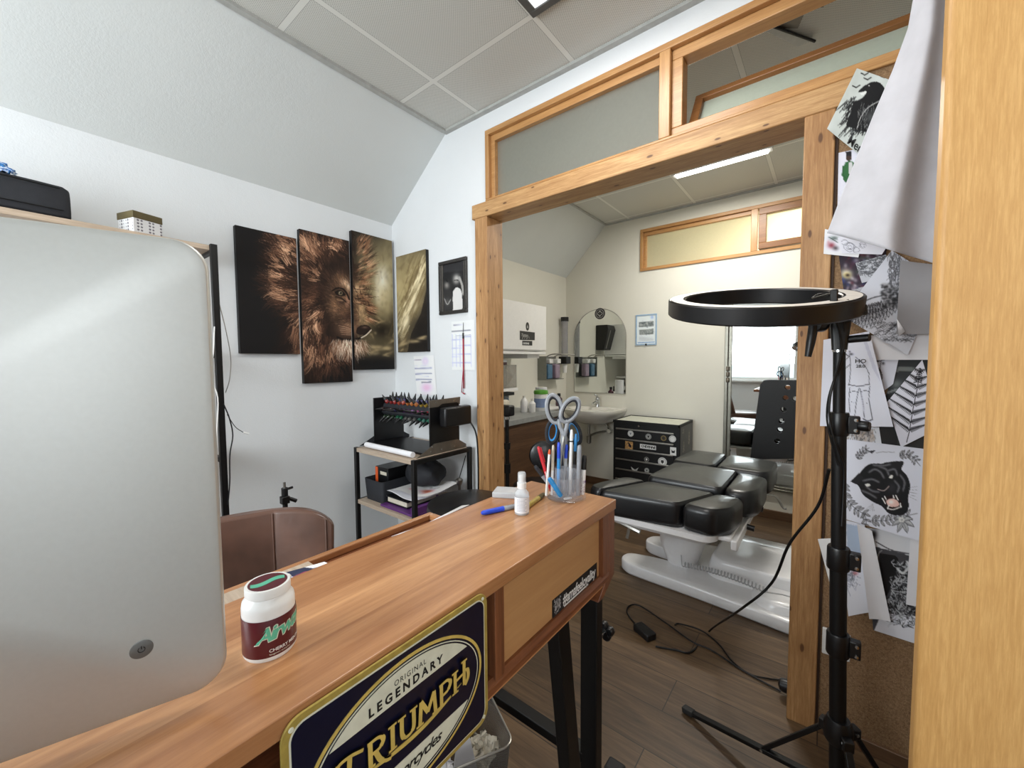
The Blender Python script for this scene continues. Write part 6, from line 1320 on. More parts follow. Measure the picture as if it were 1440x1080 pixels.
P.curve([(1236, 142), (1220, 152), (1210, 166), (1205, 182)], 1, (196, 196, 194), .8); P.blob(1224, 165, 7, 9, (96, 98, 98), .6)
for cx, cy in ((1220, 111), (1204, 122), (1216, 104.5), (1230, 100), (1243, 108)): P.line([(cx-5, cy-1.5), (cx, cy+1), (cx+5, cy-2)], 1.8, (28, 28, 28), .9)
rv = sheet('raven_print', qpx([(1205, 96), (1262, 116), (1222, 229), (1163, 181)], nxt(9)), P, 'black raven print with lettering pinned under the beam', 'print', 70, 100)
e1 = (aty(1222, 229, nxt(9))-aty(1163, 181, nxt(9))); L1 = e1.length; e1.normalize(); e2 = (aty(1205, 96, nxt(9))-aty(1163, 181, nxt(9))).normalized(); o0 = aty(1163, 181, nxt(9))+V(0, -.0012, 0)
text('lettering', 'Memento', m_ink, rv, lambda x, y, z: tuple(o0+e1*(.085+x)+e2*(.004+y)), .034, .0006, 0)
text('lettering', 'Mori', m_ink, rv, lambda x, y, z: tuple(aty(1205, 212, nxt(2)-.002)+e1*(x)+e2*(y-.03)), .034, .0006, 0) if False else None
# flower corner and rose oval
P = Paint(1154, 322, 1215, 362, 3, (214, 214, 222)); P.blob(1169, 345, 5, 4, (130, 44, 56), .9); P.blob(1173, 335, 6, 3, (66, 80, 74), .8); P.blob(1175, 349, 4, 3, (50, 44, 48), .8); P.blob(1165, 341, 2, 3, (180, 120, 126), .6); P.line([(1165, 333), (1178, 341)], 1, (40, 56, 50))
sheet('flower_print', qpx([(1160, 322), (1215, 334), (1207, 362), (1158, 357)], nxt(8)), P, 'white sheet with small dark red flower by the post', 'print', 40, 30)
P = Paint(1168, 335, 1250, 445, 3, (44, 36, 46))
for _ in range(260):
    c = [(70, 40, 56), (50, 56, 96), (150, 140, 150), (96, 40, 52), (30, 28, 36), (190, 182, 190), (60, 66, 60)][rng.integers(7)]; x, y = rng.uniform(1170, 1245), rng.uniform(345, 440); P.blob(x, y, rng.uniform(1.5, 4.5), rng.uniform(1.5, 3.5), c, .7, rng.uniform(0, 3))
P.blob(1190, 385, 8, 6.5, (226, 220, 200), .95, .2); P.blob(1191, 387, 5, 4, (200, 178, 96), .9); P.blob(1192, 387, 3, 2.2, (36, 26, 32), .95); P.blob(1184, 395, 6, 5, (52, 60, 110), .7)
P.fill([(1166, 340), (1176, 345), (1174, 380), (1190, 422), (1186, 440), (1166, 430)], (214, 214, 222)); P.fill([(1186, 412), (1240, 395), (1240, 445), (1184, 445)], (170, 170, 176))
for _ in range(120): x, y = rng.uniform(1188, 1225), rng.uniform(410, 440); P.line([(x, y), (x+rng.uniform(4, 10), y-rng.uniform(1, 5))], .6, (90, 90, 94), .6)
sheet('pansy_print', qpx([(1178, 348), (1250, 340), (1228, 425), (1190, 436)], nxt(4)), P, 'dark pansy flower photo print with white border', 'print', 60, 70)
P = Paint(1172, 328, 1262, 366, 3, (208, 208, 218))
for cx, cy, r in ((1195, 347, 8), (1195, 347, 5.5), (1195, 347, 3), (1213, 345, 5), (1213, 345, 3), (1188, 341, 5), (1204, 351, 5)): P.curve([(cx+r*math.cos(t)+rng.normal(0, .4), cy+r*.75*math.sin(t)+rng.normal(0, .4)) for t in np.linspace(0, 6.3, 9)], .6, (110, 110, 120), .8)
sheet('rose_drawing', qpx([(1178, 334), (1258, 330), (1240, 358), (1184, 356)], nxt(9)), P, 'fine line rose drawing peeking below the white cloth', 'drawing', 50, 24)
P = Paint(1198, 352, 1256, 402, 3, (176, 178, 184))
for _ in range(200): x, y = rng.uniform(1206, 1248), rng.uniform(360, 388); P.curve([(x, y), (x+rng.uniform(-5, 5), y+rng.uniform(-3, 3)), (x+rng.uniform(-7, 7), y+rng.uniform(-4, 4))], .8, (70, 72, 76), .6, n=3)
sheet('tree_sketch', qpx([(1203, 370), (1246, 358), (1252, 388), (1212, 398)], nxt(7)), P, 'small grey tree sketch on card beside the pansy print', 'drawing', 40, 36)
# winged creature sheet
P = Paint(1180, 345, 1315, 505, 3, (188, 190, 198))
for row, (n_, l0) in enumerate(((15, 34), (17, 24), (18, 14))):
    for i in range(n_):
        t = i/(n_-1); bx_, by_ = 1200+60*t-row*2, 437-19*t**.7+row*1.5; a_ = 1.35+.5*(1-t)-.35*row*.4; L_ = l0*(.55+.6*math.sin(PI*min(1, t*.7+.25)))
        tip = (bx_+L_*math.cos(a_)*.7, by_+L_*math.sin(a_)*.85); w_ = 3.2-.5*row; nx, ny = -math.sin(a_), math.cos(a_)
        P.curve([(bx_-nx*1, by_), (bx_+L_*.5*math.cos(a_)*.7-nx*w_, by_+L_*.5*math.sin(a_)*.85), tip, (bx_+L_*.5*math.cos(a_)*.7+nx*w_, by_+L_*.5*math.sin(a_)*.85), (bx_, by_)], .8, (44, 44, 48), .85, n=4); P.line([(bx_, by_), tip], .5, (80, 80, 84), .8)
P.curve([(1190, 441), (1215, 424), (1240, 416), (1262, 420)], 1.6, (40, 40, 44), .9)
for _ in range(260): x, y = rng.uniform(1240, 1264), rng.uniform(398, 432); P.blob(x, y, rng.uniform(1, 3), rng.uniform(.8, 2), (24, 24, 26) if rng.random() < .6 else (150, 150, 154), .7)
for _ in range(170): x, y = rng.uniform(1250, 1272), rng.uniform(352, 395); P.curve([(x, y), (x+rng.uniform(-3, 3), y+5), (x+rng.uniform(-4, 4), y+10)], .8, (70, 70, 74), .6, n=3)
for _ in range(140): x, y = rng.uniform(1220, 1290), rng.uniform(455, 482); P.curve([(x, y), (x+6, y-3), (x+10, y-1)], .8, (66, 66, 70), .6, n=3)
P.curve([(1245, 470), (1258, 458), (1265, 454)], 1.4, (40, 40, 44))
sheet('wing_drawing', qpx([(1254, 352), (1322, 395), (1277, 499), (1183, 444)], nxt(9)), P, 'large ink drawing of a feathered wing pinned at an angle', 'drawing', 90, 100)
o = blank([(1266, 366), (1312, 372), (1308, 470), (1260, 470)], 12, 'curled grey sheet hanging below the white cloth', m_paper2, .006)
blank([(1207, 472), (1312, 470), (1312, 506), (1232, 506)], 5, 'wide pale sheet below the wing drawing', None)
tag(O('folded_corner', MB().add([aty(1261, 448, nxt(12)-.012), aty(1273, 466, nxt(12)-.012), aty(1264, 473, nxt(12)-.010)], [(0, 1, 2)]), m_paper, solid=.0006), 'small white folded paper corner on the grey sheet', 'paper')
P = Paint(1220, 500, 1268, 556, 3, (190, 192, 202)); P.curve([(1225, 506), (1235, 508), (1245, 505)], 1.4, (40, 40, 44)); P.line([(1239, 507), (1237, 520)], 1, (60, 60, 64)); P.blob(1242, 511, 2, 2, (40, 40, 44), .9)
for i in range(14): y = 518+i*1.6; w = 1+4*math.sin(PI*(i+1)/15); P.line([(1236-w, y+2), (1236, y), (1236+w, y+2)], .9, (34, 34, 38))
sheet('fern_sketch', qpx([(1220, 503), (1264, 503), (1256, 540), (1240, 552)], nxt(3)), P, 'small hanging fern sketch between other drawings', 'drawing', 34, 40)
P = Paint(1236, 500, 1310, 578, 2, (46, 48, 50)); P.curve([(1250, 525), (1265, 519), (1285, 520)], 6, (100, 104, 102), .8); P.blob(1260, 540, 9, 6, (120, 126, 124), .7); P.curve([(1246, 553), (1262, 548), (1280, 550)], 3, (130, 134, 132), .6)
sheet('car_photo', qpx([(1262, 505), (1310, 505), (1305, 590), (1238, 580)], nxt(1)), P, 'dark blurry photo print behind the big fern print', 'print', 40, 40)
# man from behind
P = Paint(1146, 464, 1260, 612, 3, (204, 206, 222)); ink = (52, 54, 62)
for pts, w in (([(1195, 500), (1196, 520), (1194, 540), (1193, 541)], .9), ([(1193, 541), (1208, 543), (1223, 540)], 1.2), ([(1222, 524), (1222, 532), (1223, 541)], .9), ([(1195, 545), (1194, 560), (1195, 575), (1193, 590)], 1.0), ([(1208, 546), (1205, 560), (1203, 575), (1202, 588)], 1.0), ([(1210, 547), (1213, 565), (1215, 580), (1215, 589)], 1.0), ([(1223, 543), (1222, 560), (1224, 575), (1227, 589)], 1.0), ([(1193, 590), (1197, 592), (1202, 589)], 1.2), ([(1214, 589), (1220, 592), (1227, 590)], 1.6), ([(1195, 500), (1190, 505), (1180, 512), (1178, 516), (1186, 519), (1195, 513)], .9), ([(1178, 512), (1186, 504), (1189, 499)], .8), ([(1189, 497), (1192, 500), (1195, 501)], 1.2), ([(1203, 502), (1210, 508), (1218, 517), (1222, 526)], .8), ([(1195, 552), (1201, 550), (1207, 552)], .6), ([(1211, 551), (1217, 549), (1222, 551)], .6), ([(1197, 565), (1201, 566)], .5), ([(1217, 566), (1221, 568)], .5)): P.curve(pts, w, ink, .9)
P.blob(1197, 498, 2.6, 1.4, (40, 40, 46), .9); P.blob(1195, 494.5, 1.2, 1, (40, 40, 46), .9); P.fill([(1208, 462), (1215, 468), (1240, 540), (1228, 520)], (176, 178, 192), .7)
mn = sheet('figure_drawing', qpx([(1158, 478), (1222, 466), (1256, 600), (1153, 599)], nxt(13)), P, 'line drawing of a man from behind with printed shirt', 'drawing', 76, 96, .004)
yy = nxt(13)-.0065
for s_, (u, v), sz in (('HO', (1202, 510.5), .0185), ('28.0', (1203.5, 516.8), .0135)):
    b_ = aty(u, v, yy); text('lettering', s_, m_ink, mn, lambda x, y, z: (b_.x+x, yy-.0006, b_.z+y), sz, .0003, 0, 'LEFT', 1.0)
# big fern
P = Paint(1240, 500, 1305, 636, 3, (196, 196, 206)); dk = (16, 16, 20)
st = [(1294, 518), (1290, 545), (1284, 575), (1279, 605), (1275, 622)]; stc = catmull([(a, b, 0) for a, b in st], 10); P.line([(p.x, p.y) for p in stc], 1.1, dk)
for i in range(2, 34, 4):
    p = stc[i]; t = i/34; l = 8+30*math.sin(min(1, t*1.25)*PI*.55)
    for s, a in ((-1, math.radians(205+12*t)), (1, math.radians(-28-8*t))):
        L2 = l*(1 if s < 0 else .7); tip = (p.x+L2*math.cos(a), p.y-abs(L2*math.sin(a))*(.9 if s < 0 else .35)-2); n = int(L2/2.1)
        P.line([(p.x, p.y), tip], 1.0, dk)
        for k in range(n):
            f_ = (k+.5)/n; x, y = p.x+(tip[0]-p.x)*f_, p.y+(tip[1]-p.y)*f_; w = 4.2*(1-f_)**.8+.8
            P.line([(x, y), (x+s*w*.35, y-w*.75)], 1.0, dk); P.line([(x, y), (x+s*w*.5, y+w*.6)], 1.0, dk)
for i in range(0, 8): p = stc[i]; P.line([(p.x-2-i*.6, p.y+1), (p.x, p.y), (p.x+2+i*.4, p.y+2)], 1.3, dk)
sheet('fern_print', qpx([(1297, 507), (1340, 560), (1309, 622), (1268, 629), (1248, 567)][:1]+[(1312, 560), (1304, 634), (1268, 629)] if False else [(1296, 506), (1322, 560), (1266, 630), (1246, 566)][:0]+[(1247, 566), (1297, 506), (1325, 600), (1267, 629)], nxt(8)), P, 'black fern silhouette print tilted beside the cabinet', 'print', 90, 100)
# horse strip, dark strip
P = Paint(1180, 594, 1245, 632, 3, (200, 202, 208)); P.fill([(1180, 594), (1222, 600), (1220, 612), (1180, 607)], (40, 48, 60)); P.sfill([(1200, 607), (1222, 600), (1230, 615), (1226, 622), (1206, 620)], (160, 150, 144), .7)
for _ in range(80): x, y = rng.uniform(1192, 1232), rng.uniform(602, 616); P.line([(x, y), (x+rng.uniform(-6, 3), y+rng.uniform(4, 10))], .8, (60, 58, 60) if rng.random() < .6 else (180, 160, 140), .6)
sheet('horse_print', qpx([(1184, 596), (1236, 600), (1241, 632), (1180, 628)], nxt(4)), P, 'cropped portrait print between figure and panther sheets', 'print', 46, 30)
blank([(1236, 596), (1260, 590), (1262, 632), (1240, 632)], 2, 'black sheet strip left of the fern print tip', m_ink)
blank([(1258, 612), (1312, 608), (1312, 634), (1262, 634)], 1, 'black sheet strip under the fern print tip', m_dark)
# panther
P = Paint(1180, 614, 1305, 772, 3, (198, 200, 210)); gy = (70, 70, 74)
leaves(P, [(1206, 645), (1212, 636), (1222, 630)], gy, 5, 7); leaves(P, [(1265, 640), (1280, 640), (1294, 655)], gy, 6, 8); leaves(P, [(1186, 680), (1190, 700), (1204, 716), (1222, 726)], gy, 9, 10); leaves(P, [(1226, 732), (1245, 732), (1262, 728), (1290, 722)], gy, 8, 10); leaves(P, [(1216, 722), (1218, 734), (1216, 742)], gy, 3, 9)
for a in range(7): 
    t = a*2*PI/7+.3; cx, cy = 1270, 733; tip = (cx+16*math.cos(t), cy+13*math.sin(t)+4); P.sfill([(cx, cy), (cx+9*math.cos(t+.4), cy+8*math.sin(t+.4)), tip, (cx+9*math.cos(t-.4), cy+8*math.sin(t-.4))], (168, 170, 172), .95, 3); P.curve([(cx, cy), (cx+9*math.cos(t+.4), cy+8*math.sin(t+.4)), tip, (cx+9*math.cos(t-.4), cy+8*math.sin(t-.4)), (cx, cy)], .8, gy, 1, n=3); P.line([(cx, cy), tip], 2.0, (110, 110, 114), .6, True)
for k in range(6): P.blob(1268+3*math.cos(k), 731+2.5*math.sin(k), 1.6, 1.6, (200, 200, 196), .9, 0, 1)
P.sfill([(1204, 672), (1216, 657), (1226, 652), (1240, 652), (1247, 650), (1270, 649), (1268, 660), (1276, 670), (1280, 684), (1277, 700), (1278, 712), (1274, 722), (1262, 725), (1250, 722), (1240, 712), (1228, 706), (1214, 696), (1207, 683), (1198, 678)], (24, 24, 26))
P.fill([(1196, 677), (1208, 665), (1214, 672), (1207, 681)], (30, 30, 32)); P.fill([(1246, 651), (1269, 648.5), (1268, 661), (1255, 660)], (30, 30, 32))
for pts in ([(1222, 664), (1230, 660), (1238, 664), (1243, 672)], [(1236, 656), (1246, 660), (1250, 668)], [(1248, 662), (1258, 660), (1262, 668)], [(1214, 676), (1226, 674), (1236, 678)], [(1212, 690), (1222, 694), (1232, 700)], [(1266, 668), (1272, 678), (1270, 690)], [(1218, 684), (1226, 690), (1236, 692)], [(1258, 676), (1264, 684), (1262, 692)], [(1228, 654), (1240, 655), (1252, 653)]): P.curve(pts, 4, (64, 64, 68), .5); P.curve(pts, 1.4, (112, 112, 116), .5)
P.sfill([(1216, 681), (1222, 680), (1224, 683), (1219, 684)], (206, 206, 200)); P.sfill([(1250, 672), (1253, 668), (1256, 669), (1254, 673)], (206, 206, 200)); P.blob(1254, 686, 6, 7, (44, 44, 48), .8); P.curve([(1234, 688), (1243, 690), (1250, 684)], 1, (176, 160, 156), .9)
P.sfill([(1241, 702), (1252, 697), (1264, 700), (1269, 712), (1258, 716), (1248, 714)], (30, 18, 18)); P.sfill([(1246, 704), (1254, 701), (1262, 704), (1264, 711), (1256, 713), (1249, 711)], (206, 170, 160)); P.blob(1253, 706, 4, 3, (232, 226, 224), .8)
for a, b in (((1241, 701), (1245, 708)), ((1260, 697), (1263, 703)), ((1248, 715), (1250, 711)), ((1267, 713), (1266, 708)), ((1244, 698), (1246, 702)), ((1256, 697), (1257, 700))): P.line([a, b], 1.5, (232, 230, 224), 1, True)
P.curve([(1248, 715), (1256, 716.5), (1266, 713)], 1.3, (226, 220, 214), .9)
for k in range(5): P.line([(1278, 686+k*3), (1290, 684+k*5)], .4, (110, 110, 114), .8); P.line([(1228, 708+k), (1218+k*3, 716+k)], .4, (110, 110, 114), .7)
P.line([(1232, 637), (1240, 635.5), (1258, 636)], .8, (130, 130, 136)); P.fill([(1221, 634), (1232, 633), (1226, 638)], (50, 50, 54))
sheet('panther_print', qpx([(1186, 617), (1305, 632), (1303, 764), (1182, 728)], nxt(10)), P, 'snarling black panther head print within a leaf wreath', 'print', 110, 130)
# lower group
P = Paint(1146, 752, 1180, 830, 2, (216, 216, 230)); P.line([(1160, 790), (1170, 787)], 1, (150, 152, 164))
sheet('narrow_sheet', qpx([(1150, 758), (1182, 756), (1182, 826), (1168, 825)], nxt(8)), P, 'plain narrow white sheet behind the ring light pole', 'paper', 16, 30)
P = Paint(1178, 728, 1232, 872, 3, (206, 208, 222)); P.fill([(1190, 736), (1208, 740), (1212, 790), (1205, 800), (1192, 780)], (140, 156, 176), .8); P.blob(1202, 806, 4, 3, (196, 90, 96), .8)
for _ in range(120): x, y = rng.normal(1194, 6), rng.normal(812, 8); P.line([(x, y), (x+rng.normal(0, 4), y+rng.normal(0, 4))], .6, (90, 96, 106), .6)
sheet('sketch_sheet', qpx([(1176, 728), (1216, 738), (1226, 860), (1193, 866)], nxt(5)), P, 'pale sheet with pencil scribble and red mark, lower left', 'drawing', 40, 90, .004)
P = Paint(1216, 738, 1300, 905, 3, (62, 62, 66)); P.fill([(1216, 740), (1298, 752), (1298, 786), (1228, 768)], (196, 198, 202)); P.curve([(1232, 762), (1255, 774), (1285, 780)], 1.6, (70, 70, 74)); P.blob(1229, 752, 5, 8, (30, 28, 30), .95); P.sfill([(1236, 778), (1262, 784), (1258, 810), (1248, 836), (1242, 830)], (20, 20, 22))
P.fill([(1240, 862), (1300, 868), (1300, 910), (1228, 890)], (206, 208, 222))
for _ in range(240):
    x, y = rng.uniform(1252, 1286), rng.uniform(786, 876); P.curve([(x, y), (x+rng.normal(0, 4), y+4), (x+rng.normal(0, 6), y+7)], rng.uniform(.6, 1.6), (176, 180, 184) if rng.random() < .5 else (24, 24, 26), .8, n=3)
leaves(P, [(1262, 836), (1274, 852), (1284, 872)], (40, 40, 44), 5, 9); P.curve([(1262, 800), (1270, 806), (1278, 796), (1276, 790)], 3, (196, 198, 200), .8); P.curve([(1232, 790), (1236, 778), (1240, 774)], 1, (150, 150, 150))
sheet('tattoo_photo', qpx([(1216, 742), (1298, 752), (1296, 908), (1228, 886)], nxt(3)), P, 'dark tattoo photo print with white lower border', 'print', 70, 130)
blank([(1205, 736), (1226, 746), (1252, 872), (1222, 868)], 8, 'long folded white strip of paper over the tattoo print', None, .012)
blank([(1280, 758), (1306, 760), (1304, 856), (1274, 850)], 7, 'white sheet partly hidden behind the tall cabinet', None)
# socket
sk = aty(1164, 906, YB-.012)
so_ = T('wall_socket', sk, 'white wall socket low on the cork behind the stand', 'socket')
O('cover_plate', MB().box(.004, .082, YB-.022, YB-.0125, .30, .395), m_white, so_, bevel=.003); O('socket_well', MB().lathe((.043, YB-.022, .348), [(.026, 0), (.026, .002), (.021, .002), (.019, -.006), (0, -.006)], 28, (0, -1, 0)), m_grey, so_)
for dx in (-.009, .009): O('pin_hole', MB().lathe((.043+dx, YB-.0165, .348), [(.003, 0), (.003, .0006), (0, .0006)], 10, (0, -1, 0)), m_ink, so_)
# hanging cloth
LE = [(-60, 1303), (0, 1284), (40, 1277), (100, 1255), (160, 1229), (220, 1205), (270, 1185), (328, 1163)]
def le(v): 
    for (a, b), (c, d) in zip(LE[:-1], LE[1:]):
        if v <= c: return b+(d-b)*(v-a)/(c-a)
    return LE[-1][1]
def clothf(u, v):
    vb = 328+52*u**1.1; vv = -60+(vb+60)*v; ul = le(min(328, vv if vv < 300 else vv-(vv-300)*u)); ur = 1345
    if vv > 300: ul = le(min(328, vv))
    px = ul+(ur-ul)*u
    y = 1.56-.05*math.sin(PI*u*.9)-.035*math.exp(-((u-.52)/.12)**2)*v+.022*math.sin(9*u+1.5)*v+.05*u
    if vv > 328: px = 1163+(1345-1163)*u
    p = aty(px, vv, y); return tuple(p)
tag(O('white_cloth', MB().grid(clothf, 60, 70), m_cloth, solid=.0016, angle=80), 'white cotton garment hanging in front of the pinned drawings', 'cloth')
# tall cabinet at the right edge
wc = T('tall_cabinet', (.35, 1.0, 0), 'tall light beech cabinet side at right foreground', 'cabinet')
O('front_panel', MB().box(.1245, .75, .90, .945, 0, 2.5), m_plank, wc, bevel=.008, seg=4)
O('carcass', MB().box(.24, .75, .946, 1.30, 0, 2.48), m_plank, wc, bevel=.003)
# ------------------------------------------------------------------ ring light on its stand
PX, PYY = .018, 1.42
PB = .052
def PZ(z): return (PB+(PX-PB)*z/1.375, PYY, z)
rl = T('ring_light', (PX, PYY, 0), 'black ring light tilted flat on a tripod stand', 'ring light')
O('lower_pole', MB().cyl(PZ(.05), PZ(.81), .0195, 20), m_black, rl); O('middle_pole', MB().cyl(PZ(.80), PZ(1.19), .0168, 20), m_black, rl); O('upper_pole', MB().cyl(PZ(1.18), PZ(1.375), .0138, 20), m_black, rl)
O('steel_ring', MB().cyl((PX, PYY, 1.372), (PX, PYY, 1.378), .0152, 20), m_chrome, rl)
for z, r in ((.555, .027), (.80, .026), (1.175, .022)):
    cxp = PZ(z)[0]
    c_ = O('clamp_collar', MB().lathe((cxp, PYY, z-.032), [(r-.002, 0), (r, .004), (r, .06), (r-.002, .064)], 20), m_blackpl, rl)
    O('clamp_tab', MB().box(cxp+r-.004, cxp+r+.022, PYY-.012, PYY+.012, z-.024, z+.024), m_blackpl, c_, bevel=.003)
    for dz in (-.014, .014): O('clamp_bolt', MB().lathe((cxp+r+.013, PYY-.012, z+dz), [(.0045, 0), (.0045, .003), (0, .0034)], 10, (0, -1, 0)), m_chrome, c_)
O('grip_knob', MB().lathe((PX+.045, PYY-.01, 1.175), [(.012, 0), (.014, .003), (.014, .02), (.012, .024)], 12, (1, -.3, 0)), m_blackpl, rl)
hb = O('upper_hub', MB().lathe((PB-.006, PYY, .27), [(.028, 0), (.034, .01), (.034, .05), (.026, .07)], 20), m_blackpl, rl); lh = O('lower_hub', MB().lathe((PB-.003, PYY, .10), [(.028, 0), (.034, .01), (.034, .04), (.026, .05)], 20), m_blackpl, rl)
tips = [(-.397, 1.567), (.19, 1.03), (.36, 1.70)]
for tx, ty in tips:
    d = V(tx-PB, ty-PYY, 0); L = d.length; d.normalize(); b0 = V(PB, PYY, .125)+d*.035; e = V(tx, ty, .013)
    lg = O('leg', MB().bar(b0, e, .022, .014), m_black, rl, bevel=.002); O('rubber_tip', MB().bar(e-d*.03+V(0, 0, .0075), e+d*.012, .026, .020), m_rubber, lg, bevel=.003)
    m_ = b0.lerp(e, .38); O('brace', MB().bar(V(PB, PYY, .30)+d*.036, m_, .018, .012), m_black, rl, bevel=.002)
    for c_ in (m_, b0, V(PB, PYY, .30)+d*.038): O('rivet', MB().lathe(c_+V(0, 0, 0)-frame_of(d)[1]*.012, [(.005, 0), (.005, .026), (0, .0264)], 10, frame_of(d)[1]), m_chrome, lg)
    O('hub_lug', MB().bar(V(PB, PYY, .30)+d*.02, V(PB, PYY, .30)+d*.05, .026, .03), m_blackpl, hb, bevel=.003); O('hub_lug', MB().bar(V(PB, PYY, .125)+d*.02, V(PB, PYY, .125)+d*.05, .026, .026), m_blackpl, lh, bevel=.003)
# head joint
O('head_joint', MB().loops([[V(PX+a, PYY+b, z) for a, b in rrect(w, w2, .008, 4)] for z, w, w2 in ((1.378, .034, .034), (1.41, .038, .036), (1.45, .046, .036), (1.475, .05, .036))]), m_blackpl, rl, angle=50)
R_c = Vector(EYE+ray(1064, 428)*1.185); R_o, R_i, R_h = .243, .193, .048
away = V(R_c.x, R_c.y, 0).normalized(); side = V(away.y, -away.x, 0)
tilt = math.radians(14.5); av = away*math.cos(tilt)+V(0, 0, 1)*math.sin(tilt); roll = math.radians(-3.5)
sv = side*math.cos(roll)+V(0, 0, 1)*math.sin(roll); nv_ = sv.cross(av).normalized()
def rpt(r, t, h): return R_c+(sv*math.cos(t)+av*math.sin(t))*r+nv_*h
N_ = 72
prof = [(R_o-.004, 0), (R_o, .004), (R_o, R_h-.003), (R_o-.003, R_h), (R_o-.006, R_h-.002), (R_i+.006, R_h-.002), (R_i+.003, R_h), (R_i, R_h-.003), (R_i, .004), (R_i+.004, 0)]
mb = MB(); vs = [rpt(r, 2*PI*k/N_, h-R_h/2) for k in range(N_) for r, h in prof]; m_ = len(prof)
mb.add(vs, [(k*m_+j, k*m_+(j+1) % m_, ((k+1) % N_)*m_+(j+1) % m_, ((k+1) % N_)*m_+j) for k in range(N_) for j in range(m_)])
rb = O('ring_body', mb, m_blackpl, rl, angle=35)
mb = MB()
for k in range(N_):
    t0, t1 = 2*PI*k/N_, 2*PI*(k+1)/N_; mb.add([rpt(R_o-.008, t0, R_h/2+.0006), rpt(R_o-.008, t1, R_h/2+.0006), rpt(R_i+.008, t1, R_h/2+.0006), rpt(R_i+.008, t0, R_h/2+.0006)], [(0, 1, 2, 3)])
O('light_diffuser', mb, plain('milky_diffuser', (224, 220, 212), .5), rb)
j0 = rpt(R_o, -.42, -R_h/2+.01)
O('ring_mount', MB().bar(V(PX-.006, PYY, 1.462), rpt(R_o-.005, -.30, -.006), .034, .03), m_blackpl, rl, bevel=.006)
hp = V(PX-.045, PYY-.03, 1.448)
kb_ = O('tilt_lever', MB().lathe(hp-V(.0, .006, 0), [(.019, -.014), (.021, -.010), (.021, .014), (.018, .018)], 18, (-.5, -.85, 0)).tube([hp+V(-.012, -.016, -.005), hp+V(-.017, -.02, -.05), hp+V(-.022, -.02, -.088)], [.012, .011, .008], 10), m_blackpl, rl)
O('phone_mount_screw', MB().cyl((PX+.012, PYY, 1.405), (PX+.06, PYY-.02, 1.408), .010, 12), m_blackpl, rl)
O('cable_plug', MB().box(*[c for p in (rpt(R_o-.03, -.72, R_h/2-.002),) for c in (p.x-.008, p.x+.008, p.y-.008, p.y+.008, p.z, p.z+.03)]), m_blackpl, rl, bevel=.003)
pc = rpt(R_o-.03, -.72, R_h/2+.02)
def cpx(*pts): return [aty(u, v, PYY-.035+d) for u, v, d in pts]
O('ring_cable', MB().tube([pc]+cpx((1143, 419, 0), (1156, 413, 0), (1172, 419, 0), (1184, 440, .01), (1187, 470, .02), (1185, 500, .02), (1177, 525, .012), (1169, 550, .005), (1166, 580, .005), (1171, 610, .006), (1181, 640, .012), (1187, 660, .02), (1186, 700, .02), (1184, 740, .012)), .0026, 8, smooth=6), m_black, rl)
pd = rpt(R_o-.014, -.60, R_h/2)
O('ring_cable', MB().tube([pd]+cpx((1152, 432, 0), (1165, 437, 0), (1175, 450, 0), (1181, 470, .005), (1182, 500, .01), (1174, 530, .008), (1165, 560, .008), (1163, 590, .008), (1170, 625, .01), (1179, 655, .014)), .0024, 8, smooth=6), m_black, rl)
# cable to the adapter on the floor
def fl(u, v, z=.006): return atz(u, v, z)
a0 = aty(1166, 660, PYY-.02); cpts = [a0, aty(1150, 712, 1.45), aty(1110, 765, 1.50), aty(1085, 820, 1.55), aty(1040, 858, 1.60)]
cpts += [fl(1000, 885, .02), fl(973, 916)]
tag(O('light_cable', MB().tube(cpts+[fl(950, 914), fl(922, 909)], .0042, 8, smooth=8), m_black), 'black cable sagging from ring light stand to the floor', 'cable')
b0, b1 = fl(896, 884, 0), fl(917, 902, 0); d = (b1-b0); d.z = 0; n_ = V(-d.y, d.x, 0).normalized(); 
pb_ = tag(O('power_adapter', MB().obox((b0+b1)/2+V(0, 0, .017), d*.5, n_*.028, (0, 0, .0165)), m_blackpl, bevel=.005), 'black power adapter brick lying on the plank floor', 'adapter')
tag(O('mains_cable', MB().tube([fl(895, 880), fl(882, 862), fl(885, 852), fl(900, 852), fl(935, 875), fl(973, 902), (lambda p: p)(fl(1000, 914)), fl(1040, 940), fl(1070, 957), fl(1098, 972)], .0036, 8, smooth=8), m_black), 'thin black mains cable curling across floor to the post', 'cable')
tag(O('spare_cable', MB().tube([fl(949, 879), fl(955, 877), fl(985, 886), fl(1010, 905), fl(1030, 930), fl(1055, 948), fl(1080, 954), fl(1102, 957)], .0034, 8, smooth=8), m_black), 'second thin black cable looping on floor beside the bed', 'cable')
pl = fl(1101, 968, .03); pl.x = -.108
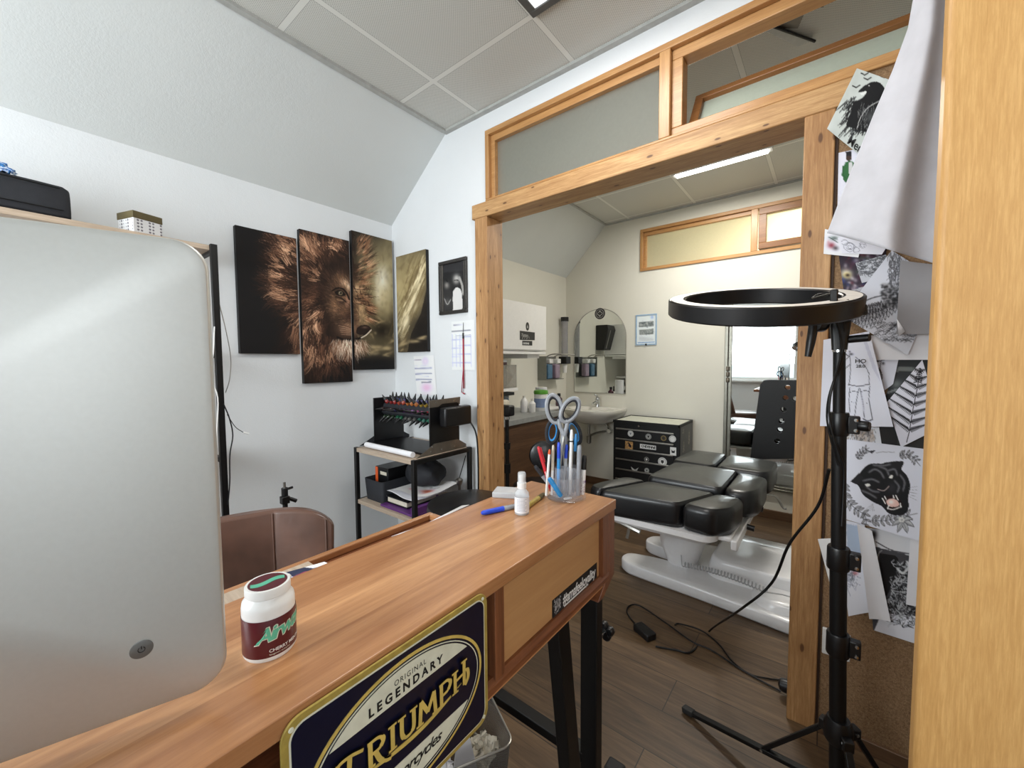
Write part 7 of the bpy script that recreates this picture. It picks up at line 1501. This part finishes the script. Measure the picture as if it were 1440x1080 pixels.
tag(O('mains_plug', MB().lathe((-.13, pl.y, .045), [(.008, 0), (.022, .006), (.026, .02), (.026, .04), (.018, .05)], 16, (1, 0, 0)), m_blackpl), 'black mains plug on the floor against the right post', 'plug')
# ================================================================== LIGHT, CAMERA
def area(name, loc, target, sx, sy, power, c=(1, 1, 1)):
    l = bpy.data.lights.new(name, 'AREA'); l.shape = 'RECTANGLE'; l.size, l.size_y = sx, sy; l.energy = power; l.color = c
    o = bpy.data.objects.new(name, l); COL.objects.link(o); o.location = loc; o.rotation_euler = (Vector(target)-Vector(loc)).to_track_quat('-Z', 'Y').to_euler(); return o
area('window_daylight', (-1.4, YF+.03, 1.80), (-1.4, 3, 1.55), 1.7, 1.05, 46, (.93, .97, 1.0))
area('ceiling_panel_light', (-.7, 1.13, ZC-.02), (-.7, 1.13, 0), .55, .55, 9, (1, .98, .95))
area('strip_light', (-.67, 3.293, ZC-.035), (-.67, 3.293, 0), .6, .045, 20, (1, .95, .86))
area('corridor_light', (-.15, 4.7, 2.88), (-.2, 5.1, 2.2), .5, .3, 26, (1, .92, .72))
area('side_window_daylight', (XR-.03, -.75, 1.75), (-2, -.2, 1.5), 1.2, 1.0, 11, (.96, .98, 1.0))
wd = bpy.data.worlds.new('world'); scene.world = wd; wd.use_nodes = True; wd.node_tree.nodes['Background'].inputs[0].default_value = (.5, .55, .6, 1); wd.node_tree.nodes['Background'].inputs[1].default_value = .3
cam = bpy.data.cameras.new('camera'); co = bpy.data.objects.new('camera', cam); COL.objects.link(co)
cam.sensor_fit = 'HORIZONTAL'; cam.sensor_width = 36; cam.lens = 36*FPX/1440; cam.clip_start = .02
co.matrix_world = Matrix(((RGT[0], UPV[0], -FWD[0], EYE[0]), (RGT[1], UPV[1], -FWD[1], EYE[1]), (RGT[2], UPV[2], -FWD[2], EYE[2]), (0, 0, 0, 1)))
scene.camera = co
scene.view_settings.view_transform = 'Standard'; scene.view_settings.look = 'None'; scene.view_settings.exposure = .5; scene.view_settings.gamma = 1.02
scene.cycles.use_denoising = True; scene.cycles.max_bounces = 10; scene.cycles.diffuse_bounces = 6; scene.cycles.sample_clamp_indirect = 6
